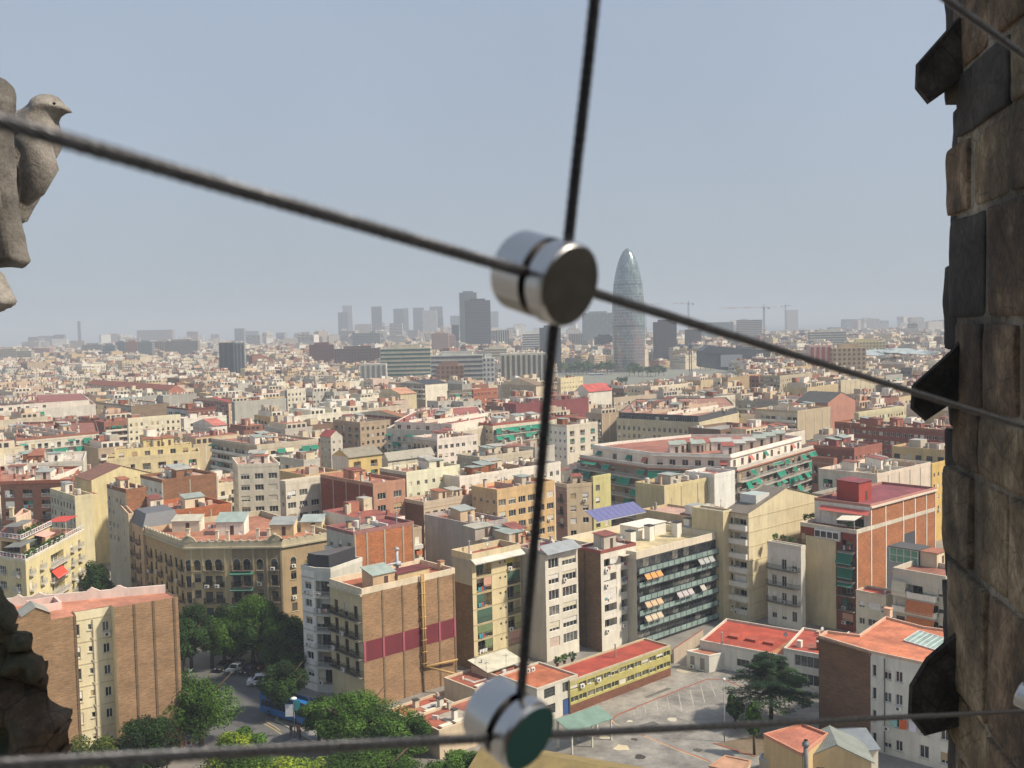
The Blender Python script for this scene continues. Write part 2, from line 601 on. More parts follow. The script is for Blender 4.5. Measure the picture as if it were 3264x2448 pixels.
class Bld:
    """a building: Empty at its near corner, parts under it"""

    def __init__(s, name, label, pts, z, cat='building', group=None, rot=None, short=None, zb=0):
        g = rot if rot is not None else math.atan2(pts[1].y - pts[0].y, pts[1].x - pts[0].x)
        s.o = pts[0]
        s.g = g
        s.root = thing(name, label, cat, (pts[0].x, pts[0].y, zb), g, group)
        c, sn = math.cos(-g), math.sin(-g)
        s.loc = lambda p: Vector(((p[0] - s.o.x) * c - (p[1] - s.o.y) * sn, (p[0] - s.o.x) * sn + (p[1] - s.o.y) * c))
        s.P = [s.loc(p) for p in pts]
        s.z, s.zb = z - zb, zb
        s.W = MB([])
        HAND.append((name, label, short, pts, z))

    def facade(s, i, wall, cols=None, z0=0.0, z1=None, fl=3.1, top=0.9, nf=None, off=0.0, P=None, sub=None, **k):
        """wall of edge i with real openings; cols = [(centre fraction, w, h, kind)]"""
        P = P or s.P
        p, q = P[i], P[(i + 1) % len(P)]
        if sub:
            p, q = p + (q - p) * sub[0], p + (q - p) * sub[1]
        z1 = s.z if z1 is None else z1
        L = (q - p).length
        d = (q - p) / L
        nrm = Vector((-d.y, d.x))        # inward
        if off:
            p, q = p + nrm * off, q + nrm * off
        ang = math.atan2(d.y, d.x)
        rr = k.get('rnd', R)

        def W(x, y, z):
            return (p.x + d.x * x + nrm.x * y, p.y + d.y * x + nrm.y * y, z)
        wm = s.W.mi(wall)
        holes = []
        if isinstance(cols, int):
            kd, ww, hh = k.get('kind', 'w'), k.get('w', 1.1), k.get('h', 1.4)
            cols = [((j + .5) / cols, ww, hh, kd) for j in range(cols)]
        gnd = k.get('gnd', 3.6)
        if nf is None:
            nf = int((z1 - z0 - top - gnd + .5) / fl)
        fr, bcs, pb = k.get('fr', 'd8d4cc'), k.get('bc', ['d9d2c0', 'cfc9b8', 'b9a27c', 'e6e4dc']), k.get('pb', 0.5)
        st = k.get('st', '')
        for f in range(nf):
            zf = z1 - top - (f + 1) * fl
            for (cx, ww, hh, kd) in (cols or []):
                if k.get('skip') and rr.random() < k['skip']:
                    continue
                sill = {'w': 0.95, 'd': 0.05, 'l': 0.05, 's': 1.5, 'g': 0.5, 'a': 0.05, 'p': 0.95}[kd[0]]
                ww = min(ww, L - .3)
                x0 = rnd1(max(.12, min(L - ww - .12, cx * L - ww / 2)), .05)
                ww, hh = rnd1(ww, .05), rnd1(min(hh, fl - sill - .2), .05)
                za = zf + sill
                if za < z0 + .03:
                    continue
                holes.append((x0, za, x0 + ww, za + hh, kd, f))
        xs = sorted(set([0, L] + [h[0] for h in holes] + [h[2] for h in holes]))
        zs = sorted(set([z0, z1] + [h[1] for h in holes] + [h[3] for h in holes]))
        for a in range(len(zs) - 1):
            if zs[a + 1] - zs[a] < 1e-4:
                continue
            zc = (zs[a] + zs[a + 1]) / 2
            row = [h for h in holes if h[1] < zc < h[3]]
            run = None
            for b in range(len(xs) - 1):
                xc = (xs[b] + xs[b + 1]) / 2
                hole = any(h[0] < xc < h[2] for h in row)
                if not hole:
                    if run is None:
                        run = xs[b]
                if run is not None and (hole or b == len(xs) - 2):
                    xe = xs[b] if hole else xs[b + 1]
                    if xe > run:
                        s.W.face([W(run, 0, zs[a]), W(xe, 0, zs[a]), W(xe, 0, zs[a + 1]), W(run, 0, zs[a + 1])], wm)
                    run = None
        for h in holes:
            x0, za, x1, zb, kd, f = h
            dp = k.get('ld', 1.3) if kd[0] == 'l' else .22
            for a in ([W(x0, 0, za), W(x0, dp, za), W(x0, dp, zb), W(x0, 0, zb)], [W(x1, dp, za), W(x1, 0, za), W(x1, 0, zb), W(x1, dp, zb)],
                      [W(x0, dp, za), W(x0, 0, za), W(x1, 0, za), W(x1, dp, za)], [W(x0, 0, zb), W(x0, dp, zb), W(x1, dp, zb), W(x1, 0, zb)]):
                s.W.face(a, wm)
            ww, hh = rnd1(x1 - x0, .05), rnd1(zb - za, .05)
            if kd[0] == 'l':
                s.W.face([W(x0, dp, za), W(x1, dp, za), W(x1, dp, zb), W(x0, dp, zb)], k.get('lw', wm))
                n = max(1, int(ww / 2.0))
                for j in range(n):
                    w2 = rnd1(min(1.7, ww / n - .3), .05)
                    me = win_mesh(w2, rnd1(hh - .35, .05), fr, rr.choice([0, 0, .4]), rr.choice(bcs), st)
                    c = W(x0 + ww * (j + .5) / n - w2 / 2, dp - .06, za + .02)
                    put('window', me, s.root, c, ang)
                if rr.random() < k.get('ps', 0.35):
                    w2 = rnd1(ww * rr.choice([.48, .48, .95]), .05)
                    h2 = rnd1(hh * rr.choice([.5, .7, .95]), .05)
                    c = W(x0 + rr.choice([.05, ww - w2 - .05]), .08, zb - h2)
                    put('shutter', shut_mesh(w2, h2, rr.choice(k.get('sc', ['c8b43c', 'd8a890', '3c6a58', 'd8d0b8']))), s.root, c, ang)
                if k.get('rail', 1):
                    r_ = put('railing', rail_mesh(ww, .05, k.get('rl', 'i')), s.root, W(x0, .1, za), ang)
                if rr.random() < k.get('plaundry', .12):
                    put('laundry', cloth_mesh(rr.randrange(5)), s.root, W(x0 + .3, -.12, za + .95), ang)
            else:
                bl = 0
                if rr.random() < pb:
                    bl = rr.choice([.3, .5, .7, 1.0])
                me = win_mesh(ww, hh, fr, bl, rr.choice(bcs), st)
                o = put('window', me, s.root, W(x0, .16, za), ang)
                if k.get('sill'):
                    put('sill', lib(('sl', ww, k['sill']), lambda: sill_mesh(ww, k['sill'])), o, (0, 0, 0))
                if kd[0] == 'a':
                    put('window_arch', lib(('ar', ww, wall), lambda: arch_mesh(ww, wall)), s.root, W(x0, 0, zb), ang)
                if len(kd) > 1 and kd[1] in RAIL:
                    e = .3
                    LL = rnd1(ww + 2 * e, .05)
                    b_ = put('balcony', bal_mesh(LL, .7, kd[1]), s.root, W(x0 - e, 0, za), ang)
                    put('railing', rail_mesh(LL, .7, kd[1]), b_)
                aw = k.get('aw')
                if aw and rr.random() < aw[0]:
                    put('awning', awn_mesh(rnd1(ww + .3, .1), aw[2] if len(aw) > 2 else 1.1, 1.0, rr.choice(aw[1])), s.root, W(x0 - .15, -.02, zb + .15), ang)
            if rr.random() < k.get('ac', 0.05):
                put('air_conditioner', ac_mesh(), s.root, W(x0 + .1, -.7 if len(kd) > 1 and kd[1] in RAIL else 0, max(z0 + .2, za - (.75 if kd[0] in 'ws' else -.0))), ang)
        for (xa, xb, stl, dp) in k.get('bands', []):
            LL = rnd1((xb - xa) * L, .1)
            for f in range(nf):
                zf = z1 - top - (f + 1) * fl
                if zf < z0 + 2.2:
                    continue
                b_ = put('balcony', bal_mesh(LL, dp, stl), s.root, W(xa * L, 0, zf + .02), ang)
                put('railing', rail_mesh(LL, dp, stl), b_)
                aw = k.get('baw')
                if aw:
                    n = max(1, int(LL / 3.0))
                    for j in range(n):
                        if rr.random() < aw[0]:
                            l2 = rnd1(LL / n - .1, .1)
                            put('awning', awn_mesh(l2, rr.choice([.5, 1.3, 1.9]), rr.choice([.5, 1.0]), rr.choice(aw[1])), s.root, W(xa * L + LL * j / n, -dp + .25, zf + fl - .35), ang)
        if k.get('floorline'):
            for f in range(nf + 1):
                zf = z1 - top - f * fl
                s.obox(W, 0, -.06, zf - .12, L, -.002, zf + .05, k['floorline'])
        for x in k.get('pil', []):
            s.obox(W, x * L - .16, -.08, z0, x * L + .16, -.003, z1 - .02, k.get('pm', 'p:b9b0a0'))
        if k.get('cornice'):
            s.obox(W, -.1, -.4, z1 - .35, L + .1, -.003, z1 - .003, k['cornice'])
        return W, ang, L

    def obox(s, W, x0, y0, z0, x1, y1, z1, m):
        b = s.W
        n = len(b.v)
        b.v += [W(x0, y0, z0), W(x1, y0, z0), W(x1, y1, z0), W(x0, y1, z0), W(x0, y0, z1), W(x1, y0, z1), W(x1, y1, z1), W(x0, y1, z1)]
        mm = b.mi(m)
        for f in [(0, 1, 5, 4), (1, 2, 6, 5), (2, 3, 7, 6), (3, 0, 4, 7), (4, 5, 6, 7), (3, 2, 1, 0)]:
            b.f.append(tuple(n + j for j in f))
            b.k.append(mm)

    def flat(s, roof='r:b8623f', par='p:d8cdb8', ph=0.9, P=None, z=None, th=0.22, name='roof'):
        P = P or s.P
        z = s.z if z is None else z
        b = MB([roof])
        b.face([(p.x, p.y, z - .05) for p in P], 0)
        o = b.build(name, s.root)
        if ph:
            b = MB([par])
            n = len(P)
            ins = inset(P, th)
            out = inset(P, -.04)
            for i in range(n):
                j = (i + 1) % n
                a0, a1, b0, b1 = out[i], out[j], ins[i], ins[j]
                b.face([(a0.x, a0.y, z - .12), (a1.x, a1.y, z - .12), (a1.x, a1.y, z + ph), (a0.x, a0.y, z + ph)], 0)
                b.face([(b1.x, b1.y, z - .1), (b0.x, b0.y, z - .1), (b0.x, b0.y, z + ph), (b1.x, b1.y, z + ph)], 0)
                b.face([(a0.x, a0.y, z + ph), (a1.x, a1.y, z + ph), (b1.x, b1.y, z + ph), (b0.x, b0.y, z + ph)], 0)
                b.face([(a1.x, a1.y, z - .12), (a0.x, a0.y, z - .12), (b0.x, b0.y, z - .12), (b1.x, b1.y, z - .12)], 0)
            b.build('parapet', s.root)
        return o

    def gable(s, h, roof='m:9a8f80', wall='p:d8c9a0', axis=0, z=None, eave=.4, P=None):
        """ridge along edge 0 (axis 0) or edge 1 (axis 1); end walls closed"""
        P = P or s.P
        z = s.z if z is None else z
        a, b_, c, d = P if axis == 0 else (P[1], P[2], P[3], P[0])
        r0, r1 = (a + d) / 2, (b_ + c) / 2
        s.W.face([(d.x, d.y, z), (a.x, a.y, z), (r0.x, r0.y, z + h)], wall)
        s.W.face([(b_.x, b_.y, z), (c.x, c.y, z), (r1.x, r1.y, z + h)], wall)
        m = MB([roof])
        e = (r1 - r0).normalized() * .15

        def slab(p, q, r, t):
            top = [(p.x, p.y, z), (q.x, q.y, z), (r.x, r.y, z + h), (t.x, t.y, z + h)]
            out = (p - t).normalized() * eave
            k = h / (p - t).length
            top[0] = (p.x + out.x - e.x, p.y + out.y - e.y, z - k * eave + .05)
            top[1] = (q.x + out.x + e.x, q.y + out.y + e.y, z - k * eave + .05)
            top[2] = (r.x + e.x, r.y + e.y, z + h + .05)
            top[3] = (t.x - e.x, t.y - e.y, z + h + .05)
            m.face(top)
            lo = [(x, y, zz - .14) for x, y, zz in top]
            for i in range(4):
                j = (i + 1) % 4
                m.face([lo[i], lo[j], top[j], top[i]])
            m.face(lo[::-1])
        slab(a, b_, r1, r0)
        slab(c, d, r0, r1)
        m.build('roof', s.root)

    def done(s):
        s.W.build('wall', s.root)

    def hut(s, p, w_, d_, h, m='p:e2c9a2', top='m:b8bab0', slope=0.5, z=None, name='stair_hut', door=1):
        """roof-top shed near local point p"""
        z = s.z - .05 if z is None else z
        b = MB([m, top, 's:5a4438'])
        x, y = p
        b.face([(x, y, z), (x + w_, y, z), (x + w_, y, z + h), (x, y, z + h)], 0)
        b.face([(x + w_, y, z), (x + w_, y + d_, z), (x + w_, y + d_, z + h + slope), (x + w_, y, z + h)], 0)
        b.face([(x + w_, y + d_, z), (x, y + d_, z), (x, y + d_, z + h + slope), (x + w_, y + d_, z + h + slope)], 0)
        b.face([(x, y + d_, z), (x, y, z), (x, y, z + h), (x, y + d_, z + h + slope)], 0)
        e = .2
        b.face([(x - e, y - e, z + h + .03), (x + w_ + e, y - e, z + h + .03), (x + w_ + e, y + d_ + e, z + h + slope + .03), (x - e, y + d_ + e, z + h + slope + .03)], 1)
        b.face([(x - e, y - e, z + h - .09), (x + w_ + e, y - e, z + h - .09), (x + w_ + e, y - e, z + h + .03), (x - e, y - e, z + h + .03)], 1)
        b.face([(x - e, y + d_ + e, z + h + slope - .09), (x - e, y - e, z + h - .09), (x - e, y - e, z + h + .03), (x - e, y + d_ + e, z + h + slope + .03)], 1)
        if door:
            b.box(x + w_ * .5, y - .02, z + .1, x + w_ * .5 + .8, y - .004, z + 2.0, 2)
        return b.build(name, s.root)

    def chim(s, p, h=1.6, w_=.6, m='p:d8cbb0', cap='s:4a4844', z=None):
        z = s.z - .05 if z is None else z
        b = MB([m, cap])
        b.box(p[0], p[1], z, p[0] + w_, p[1] + w_, z + h, 0)
        b.box(p[0] - .08, p[1] - .08, z + h + .003, p[0] + w_ + .08, p[1] + w_ + .08, z + h + .18, 1)
        return b.build('chimney', s.root)

    def small(s, kind, p, z=None, rz=0.3):
        z = s.z - .05 if z is None else z
        put(kind, roof_lib(kind), s.root, (p[0], p[1], z), rz)

    def clutter(s, n, P=None, z=None, rr=None, huts=1, cols=None):
        rr = rr or R
        P = P or s.P
        z = s.z - .05 if z is None else z
        a, b_, d = P[0], P[1], P[-1]
        eu, ev = b_ - a, d - a
        Lx, Ly = eu.length, ev.length
        if Lx < 3 or Ly < 3:
            return
        ang = 0
        for i in range(huts):
            w_, d_ = min(rr.uniform(2.5, 5), Lx * .45), min(rr.uniform(2.5, 4.5), Ly * .45)
            q = a + eu * rr.uniform(.12, .85 - w_ / Lx) + ev * rr.uniform(.2, max(.25, .85 - d_ / Ly))
            s.hut((q.x, q.y), w_, d_, rr.uniform(2.1, 2.8), rr.choice(cols or ['p:e6d2b0', 'p:e4ddd0', 'p:d9b890', 'p:c9bfae', 'p:eeeae2', 'b:a8603c']),
                  rr.choice(['m:b4bab4', 'r:b8643f', 'm:a8b4ac', 'r:9a4a3c', 'm:c8c4b8']), rr.uniform(0, .7), z)
        # low party walls and patches of other tiling
        du, dvv = eu / Lx, ev / Ly
        nd_ = int(Lx / 6.5)
        m = MB(['p:ddd2bc', 'p:c8a890', 'p:e8e2d6'])
        pt = MB([])
        T_ = Matrix.Translation((a.x, a.y, z)) @ Matrix.Rotation(math.atan2(du.y, du.x), 4, 'Z')
        sq = Ly if abs(du.dot(dvv)) < .3 else Ly * .8
        for i in range(1, nd_):
            x = Lx * i / nd_ + rr.uniform(-1, 1)
            m.box(x, .3, 0, x + .2, sq * rr.uniform(.6, .96), rr.uniform(.7, 1.6), rr.randrange(3), T_)
        for i in range(nd_ + 1):
            x, y = Lx * rr.uniform(.05, .7), sq * rr.uniform(.1, .6)
            pt.box(x, y, .02 + .004 * i, x + rr.uniform(2, 5), y + rr.uniform(2, 5), .05 + .006 * i, 'r:' + rr.choice(['d08058', 'b85c44', 'c8b8a0', 'a8a498', 'dcd4c4', 'c06a50']), T_, bottom=False)
        for i in range(int(Lx * sq / 40)):
            x, y, s2 = Lx * rr.uniform(.06, .9), sq * rr.uniform(.1, .9), rr.uniform(.3, 1.1)
            m.box(x, y, 0, x + s2, y + s2 * rr.uniform(.5, 1.6), rr.uniform(.3, 1.5), rr.randrange(3), T_)
        m.build('roof_wall', s.root)
        pt.build('roof_patch', s.root)
        for i in range(int(n * 1.7) + 1):
            q = a + eu * rr.uniform(.08, .9) + ev * rr.uniform(.1, .88)
            kd = rr.choice(['antenna', 'antenna', 'antenna', 'dish', 'chim', 'chim', 'tank', 'air_conditioner', 'vent_pipe', 'clothes_rack'])
            if kd == 'chim':
                s.chim((q.x, q.y), rr.uniform(.9, 2.2), rr.uniform(.4, .8), rr.choice(['p:d8cbb0', 'b:a05a3c', 'p:e8e4da', 'p:c8a880']), rr.choice(['s:4a4844', 'r:b8623f', 's:b0aca4']), z)
            else:
                s.small({'dish': 'satellite_dish', 'tank': 'water_tank'}.get(kd, kd), (q.x, q.y), z, rr.uniform(0, 6))


def sill_mesh(ww, m):
    b = MB([m])
    b.box(-.12, -.28, -.12, ww + .12, -.1, 0, 0)
    return b.mesh('sill')


def arch_mesh(ww, wall):
    """half-round head over a window: dark glass with a moulded rim"""
    b = MB([wall, 'g', 'p:cbbf9e'])
    n = 10
    r = ww / 2
    pts = [(r + r * math.cos(math.pi * i / n), -.012, r * math.sin(math.pi * i / n)) for i in range(n + 1)]
    b.face(pts, 1)
    for i in range(n):
        a0, a1 = math.pi * i / n, math.pi * (i + 1) / n
        q = [(r + k * math.cos(a), y, k * math.sin(a)) for (k, a, y) in ((r, a0, -.05), (r + .14, a0, -.05), (r + .14, a1, -.05), (r, a1, -.05))]
        b.face(q, 2)
    return b.mesh('window_arch')


def roof_lib(kind):
    def f():
        if kind == 'antenna':
            b = MB(['s:8a8a86'])
            b.tube([(0, 0, 0), (0, 0, 3.6)], .025, 4)
            for k in range(5):
                b.box(-.5 + k * .06, -.35 + k * .16, 3.1, .5 - k * .06, -.33 + k * .16, 3.12)
            b.box(-.01, -.4, 3.09, .01, .5, 3.11)
            b.box(-.3, -.01, 2.3, .3, .01, 2.32)
        elif kind == 'satellite_dish':
            b = MB(['s:dcdcd6', 's:8a8a86'])
            b.tube([(0, 0, 0), (0, 0, 1.1)], .03, 5, 1)
            n = 12
            for i in range(n):
                a0, a1 = 2 * math.pi * i / n, 2 * math.pi * (i + 1) / n
                for r0, r1 in ((0, .2), (.2, .42)):
                    q = [(r * math.cos(a), -.1 - .5 * r * r, 1.2 + r * math.sin(a)) for r, a in ((r0, a0), (r1, a0), (r1, a1), (r0, a1))]
                    b.face(q if r0 else [q[0], q[1], q[2]], 0)
            b.tube([(0, -.15, 1.0), (0, -.55, 1.15)], .015, 4, 1)
        elif kind == 'water_tank':
            b = MB(['p:d4d0c4', 's:9a968c'])
            b.lathe([(0, 0), (.6, 0), (.6, 1.2), (.55, 1.3), (0, 1.42)], 12, 0, (0, 0, .3))
            b.box(-.5, -.5, 0, .5, .5, .3, 1)
        elif kind == 'vent_pipe':
            b = MB(['s:a8aaa8'])
            b.tube([(0, 0, 0), (0, 0, 2.2)], .12, 8)
            b.lathe([(0, .35), (.22, .2), (.22, .15), (.1, .1)], 8, 0, (0, 0, 2.1))
        elif kind == 'clothes_rack':
            b = MB(['s:b8b8b0', 'f:e4e2dc', 'f:6a86a8', 'f:c89a80'])
            for x in (0, 3):
                b.tube([(x, 0, 0), (x, 0, 1.9)], .03, 4)
                b.tube([(x, -.5, 1.85), (x, .5, 1.85)], .02, 4)
            for i in range(4):
                b.face([(.3 + i * .65, .3, .9 + .1 * i), (.8 + i * .65, .3, .9 + .1 * i), (.8 + i * .65, .28, 1.85), (.3 + i * .65, .28, 1.85)], 1 + i % 3)
        else:
            return ac_mesh()
        return b.mesh(kind)
    return lib(('roof', kind), f)


def inset(P, t):
    n = len(P)
    out = []
    for i in range(n):
        a, b, c = P[i - 1], P[i], P[(i + 1) % n]
        d1, d2 = (b - a).normalized(), (c - b).normalized()
        n1, n2 = Vector((-d1.y, d1.x)), Vector((-d2.y, d2.x))
        k = n1 + n2
        k = k / max(.3, k.dot(n1)) if k.length > 1e-6 else n1
        out.append(b + k * t)
    return out


HAND = []
# ---------------------------------------------------------------- near buildings
GR = 'apartment blocks round the school yard'


def LP(b, r, x, y, z=None):
    return b.loc(at(r, x, y, (b.z + b.zb) if z is None else z))


# brown party-wall block with a maroon band
b = Bld('apartment_building', 'brown brick block with a maroon band painted across its blank side wall', quad('B', 268, 690, 19.2, 85, 785), 19.2, group=GR, short='brick block with the maroon band')
w0, a0, L0 = b.facade(0, 'b:b08c66', pil=[.205, .415, .62, .81, .985], pm='b:8a7458')
b.facade(1, 'p:cdbb90', 3)
b.facade(2, 'p:cdbb90', 2)
b.facade(3, 'p:d9c592', [(.2, 1.1, 2.2, 'di'), (.5, 1.1, 2.2, 'di'), (.8, 1.1, 2.2, 'di')], fr='4a2e22', fl=3.05, top=1.5, pb=.5, bc=['4a3426', '5a4232', 'c8c0b0'], bands=[(.04, .98, 'i', .85)], cornice='p:d2c6a4', ac=.25)
zb0, zb1 = 8.0, 11.3
for (xa, xb) in ((.02, .197), (.213, .407), (.423, .612), (.628, .802), (.818, .977)):
    b.obox(w0, xa * L0, -.03, zb0, xb * L0, -.004, zb1, 'w:7a2f38')
for x in (.012, .205, .415, .62, .81, .985):
    b.obox(w0, x * L0 - .2, -.11, zb0, x * L0 + .2, -.082, zb1, 'w:b0606a')
b.flat('r:c8603a', 'p:e6d2b2', .9)
q = LP(b, 'B', 330, 668)
b.hut((q.x, q.y - .1), 4.4, 3.2, 2.5, 'p:dcb184', 'm:b4c2b8', .9)
q = LP(b, 'B', 470, 640)
b.hut((q.x, q.y), 6.6, 3.0, 2.0, 'p:e0bd86', 'r:8a3030', 0, door=0)
for (x, y) in ((600, 590), (720, 560)):
    q = LP(b, 'B', x, y)
    b.chim((q.x, q.y + .6), 1.5, .9, 'p:d8b890', 'r:c08058')
q = LP(b, 'B', 505, 600)
m = MB(['s:b8bcc0'])
m.tube([(q.x, q.y + 2, 19.1), (q.x, q.y + 2, 23.6)], .28, 10)
m.lathe([(0, .9), (.5, .5), (.5, .42), (.2, .3)], 10, 0, (q.x, q.y + 2, 23.5))
m.box(q.x - .5, q.y + 1.5, 21, q.x + .5, q.y + 2.5, 21.8)
m.tube([(q.x - 3, q.y + 1.6, 21.6), (q.x, q.y + 1.8, 21.6)], .18, 8)
m.build('flue', b.root, smooth=True)
m = MB(['w:c8a468'])
for dx in (-.22, .22):
    m.tube([(L0 * .62 + dx, -.45, 20.4), (L0 * .62 + dx, -.45, 4.4)], .16, 8)
for z in range(5, 20, 2):
    m.box(L0 * .62 - .5, -.62, z, L0 * .62 + .5, -.05, z + .12)
m.tube([(L0 * .62, -.5, 4.5), (L0 * .98, -.6, 4.1)], .17, 8)
m.tube([(L0 * .62, -.5, 4.5), (L0 * .8, -4.8, 3.4)], .17, 8)
m.build('flue', b.root, smooth=True)['label'] = 'ochre twin pipes down the blank wall'
for x in (.72, .30):
    b.small('antenna', (L0 * x, 4.5), rz=1)
b.done()
NB = b

# orange brick block with grey pilasters behind it
b = Bld('apartment_building', 'orange brick block with grey pilasters and a maroon flat roof', quad('B', 222, 358, 25.5, 70, 556), 25.5, group=GR, short='orange brick block with the maroon roof')
b.facade(0, 'b:c87e50', pil=[.02, .21, .5, .81, .985], pm='p:b0a592')
b.facade(1, 'p:cdbb90', 2)
b.facade(2, 'p:cdbb90', 2)
b.facade(3, 'p:c8c0b0', 3, bands=[(.05, .95, 'w', .8)])
b.flat('r:9a3c44', 'p:a86a64', .5)
b.clutter(4, huts=0)
q = LP(b, 'B', 300, 300)
b.chim((q.x, q.y), 1.2, .7)
b.done()
# glazed room standing on the next roof
c = at('B', 212, 470, 22.0)
b = Bld('rooftop_room', 'white glazed rooftop room with grey ribbed roof above a dark clad storey', quad('B', 212, 392, 24, 75, 216, L=1.2), 24, 'rooftop room', zb=19, short='white glazed rooftop room')
b.facade(0, 'p:a09a8e')
b.facade(1, 'p:a09a8e')
b.facade(2, 'p:a09a8e')
b.facade(3, 'p:aaa498', [(.17, 1.9, 1.5, 'g'), (.5, 1.9, 1.5, 'g'), (.83, 1.9, 1.5, 'g')], fl=2.2, top=.3, gnd=1, nf=1, fr='f0f0ec', pb=.2)
b.flat('m:8a8a84', 'm:8a8a84', .1)
b.done()

# narrow white block at the crossing
P0 = at('A', 1958, 430, 21.0)
Pl = P0 + dirv(140) * 3.4
Pr = P0 + dirv(-16) * 3.1
b = Bld('apartment_building', 'narrow white block beside the crossing, balconies stacked on its right and dark clad top floor', [P0, Pr, Pr + dirv(62) * 9, Pl + dirv(42) * 9, Pl], 21.0, group=GR, short='narrow white block', rot=rad(-16))
b.facade(0, 'p:cfd0ca', [(.5, 2.6, 2.6, 'l')], rl='d', fr='5a5a56', bands=[(.02, .98, 'k', .8)], nf=6, top=1.3, fl=3.05, gnd=2, ps=.2, ac=.5, plaundry=.1, sc=['3c6a58', 'd8d0b8'])
b.facade(1, 'p:c8c8c0')
b.facade(2, 'p:c8c8c0')
b.facade(3, 'p:c8c8c0')
b.facade(4, 'p:eeeeea', [(.5, 1.7, 1.3, 'w')], nf=6, top=1.3, fl=3.05, fr='e0e0dc', pb=.6, floorline='p:c9b8a8', ac=.1)
b.flat('r:6a6460', 'p:d8d8d2', .6)
Pt = [p + Vector((.0, .0)) for p in inset(b.P, .8)]
m = MB(['s:3a3c42', 's:33353b'])
m.prism(Pt, 20.9, 23.6, 0, 'm:6a6664')
m.build('top_storey', b.root)
b.done()

# lower left brick block with pink parapet
z = 23.7
A1, A2, A3 = at('A', 1110, 590, z), at('A', 105, 812, 22.6), at('A', 45, 640, z)
A2 = A1 + (A2 - A1).normalized() * (A2 - A1).length
b = Bld('apartment_building', 'brown brick corner block with salmon roof, pale pink scrolled parapet and beige light well', [A2, A1, A1 + Vector((-3, 3.5)), A3], z, group=GR, short='brick block with the pink parapet')
w0, a0, L0 = b.facade(0, 'b:ae8b66', sub=(.585, 1), pil=[.30, .60, .93], pm='b:80684e')
b.facade(0, 'b:a8865f', sub=(0, .2), z1=24.5)
b.facade(0, 'b:ac8a64', sub=(.2, .345), pil=[.97], pm='b:80684e', z1=23.5)
w2, a2, L2 = b.facade(0, 'p:e6d8b0', [(.08, .8, 1.6, 'w'), (.44, .55, .8, 's'), (.86, .9, 1.35, 'w')], sub=(.345, .585), off=2.2, fl=3.15, top=1.2, nf=6, gnd=2, fr='e0ddd2', pb=.3, sill='p:cfc6ac', ac=.15, z1=23.4, floorline='p:d2c49c')
W_ = b.W
d0 = (b.P[1] - b.P[0]) / (b.P[1] - b.P[0]).length
for fx, fl_ in ((.345, 1), (.585, -1)):
    p = b.P[0] + (b.P[1] - b.P[0]) * fx
    q = p + Vector((-d0.y, d0.x)) * 2.2
    pts = [(p.x, p.y, 0), (q.x, q.y, 0), (q.x, q.y, z), (p.x, p.y, z)]
    W_.face(pts, 'p:dccba0')
m = MB(['p:cfc6b0'])
pp = [w2(L2 * .52, -.12, 22), w2(L2 * .52, -.12, 0)]
m.tube(pp, .09, 6)
for k in range(5):
    m.tube([w2(L2 * .46, -.12, 19.5 - 3.2 * k), w2(L2 * .52, -.12, 18.9 - 3.2 * k)], .07, 5)
m.build('drain_pipe', b.root)
b.facade(1, 'p:d8cbb0')
b.facade(2, 'p:e2c8c0', 9, w=1.1, h=1.8)
b.facade(3, 'p:d8cbb0', 4)
m = MB(['r:dc8460'])
m.face([(p.x, p.y, z - .25) for p in (b.P[0] + Vector((0, .1)), b.P[0] + (b.P[1] - b.P[0]) * .345, b.P[0] + (b.P[1] - b.P[0]) * .345 + Vector((-d0.y, d0.x)) * 2.2,
                                        b.P[0] + (b.P[1] - b.P[0]) * .585 + Vector((-d0.y, d0.x)) * 2.2, b.P[0] + (b.P[1] - b.P[0]) * .585, b.P[1], b.P[2], b.P[3])])
m.build('roof', b.root)
m = MB(['p:ecd4cc'])                     # scrolled parapet on the street side
e0, e1 = b.P[2], b.P[3]
dd = (e1 - e0)
LL = dd.length
dd /= LL
nn = Vector((-dd.y, dd.x))
prof = []
N = 90
for i in range(N + 1):
    t = i / N
    h = .95
    for c_, r_, k_ in ((.30, .045, .36), (.47, .04, .4), (.80, .035, .36), (.93, .03, .26)):
        u_ = abs(t - c_) / r_
        if u_ < 1:
            h += k_ * max(0, math.cos(u_ * 1.4)) + (.15 if u_ < .3 else 0)
    prof.append((t * LL, h))
for i in range(N):
    (x0, h0), (x1, h1) = prof[i], prof[i + 1]
    for off_, flip in ((0, 0), (.35, 1)):
        a = e0 + dd * x0 + nn * off_
        c = e0 + dd * x1 + nn * off_
        f_ = [(a.x, a.y, z - .3), (c.x, c.y, z - .3), (c.x, c.y, z + h1), (a.x, a.y, z + h0)]
        m.face(f_ if not flip else f_[::-1])
    a, c = e0 + dd * x0, e0 + dd * x1
    g_, h_ = a + nn * .35, c + nn * .35
    m.face([(a.x, a.y, z + h0), (c.x, c.y, z + h1), (h_.x, h_.y, z + h1), (g_.x, g_.y, z + h0)])
m.build('parapet', b.root)
m = MB(['p:f0c8c0', 'r:dc8460'])         # light-court kerb on the roof
q = LP(b, 'A', 200, 690)
q2 = LP(b, 'A', 388, 660)
for (x0, y0, x1, y1) in ((q.x, q.y, q2.x, q.y + .3), (q2.x - .3, q.y + .3, q2.x, q.y + 4), (q.x, q.y + 4, q2.x, q.y + 4.3)):
    m.box(x0, y0, z - .24, x1, y1, z + .8)
m.build('light_court', b.root)
m = MB(['m:b4b4a8', 'b:a8865f'])
p0 = b.P[0] + (b.P[1] - b.P[0]) * .03
p1 = b.P[0] + (b.P[1] - b.P[0]) * .2
n0 = Vector((-d0.y, d0.x))
pm = (p0 + p1) / 2
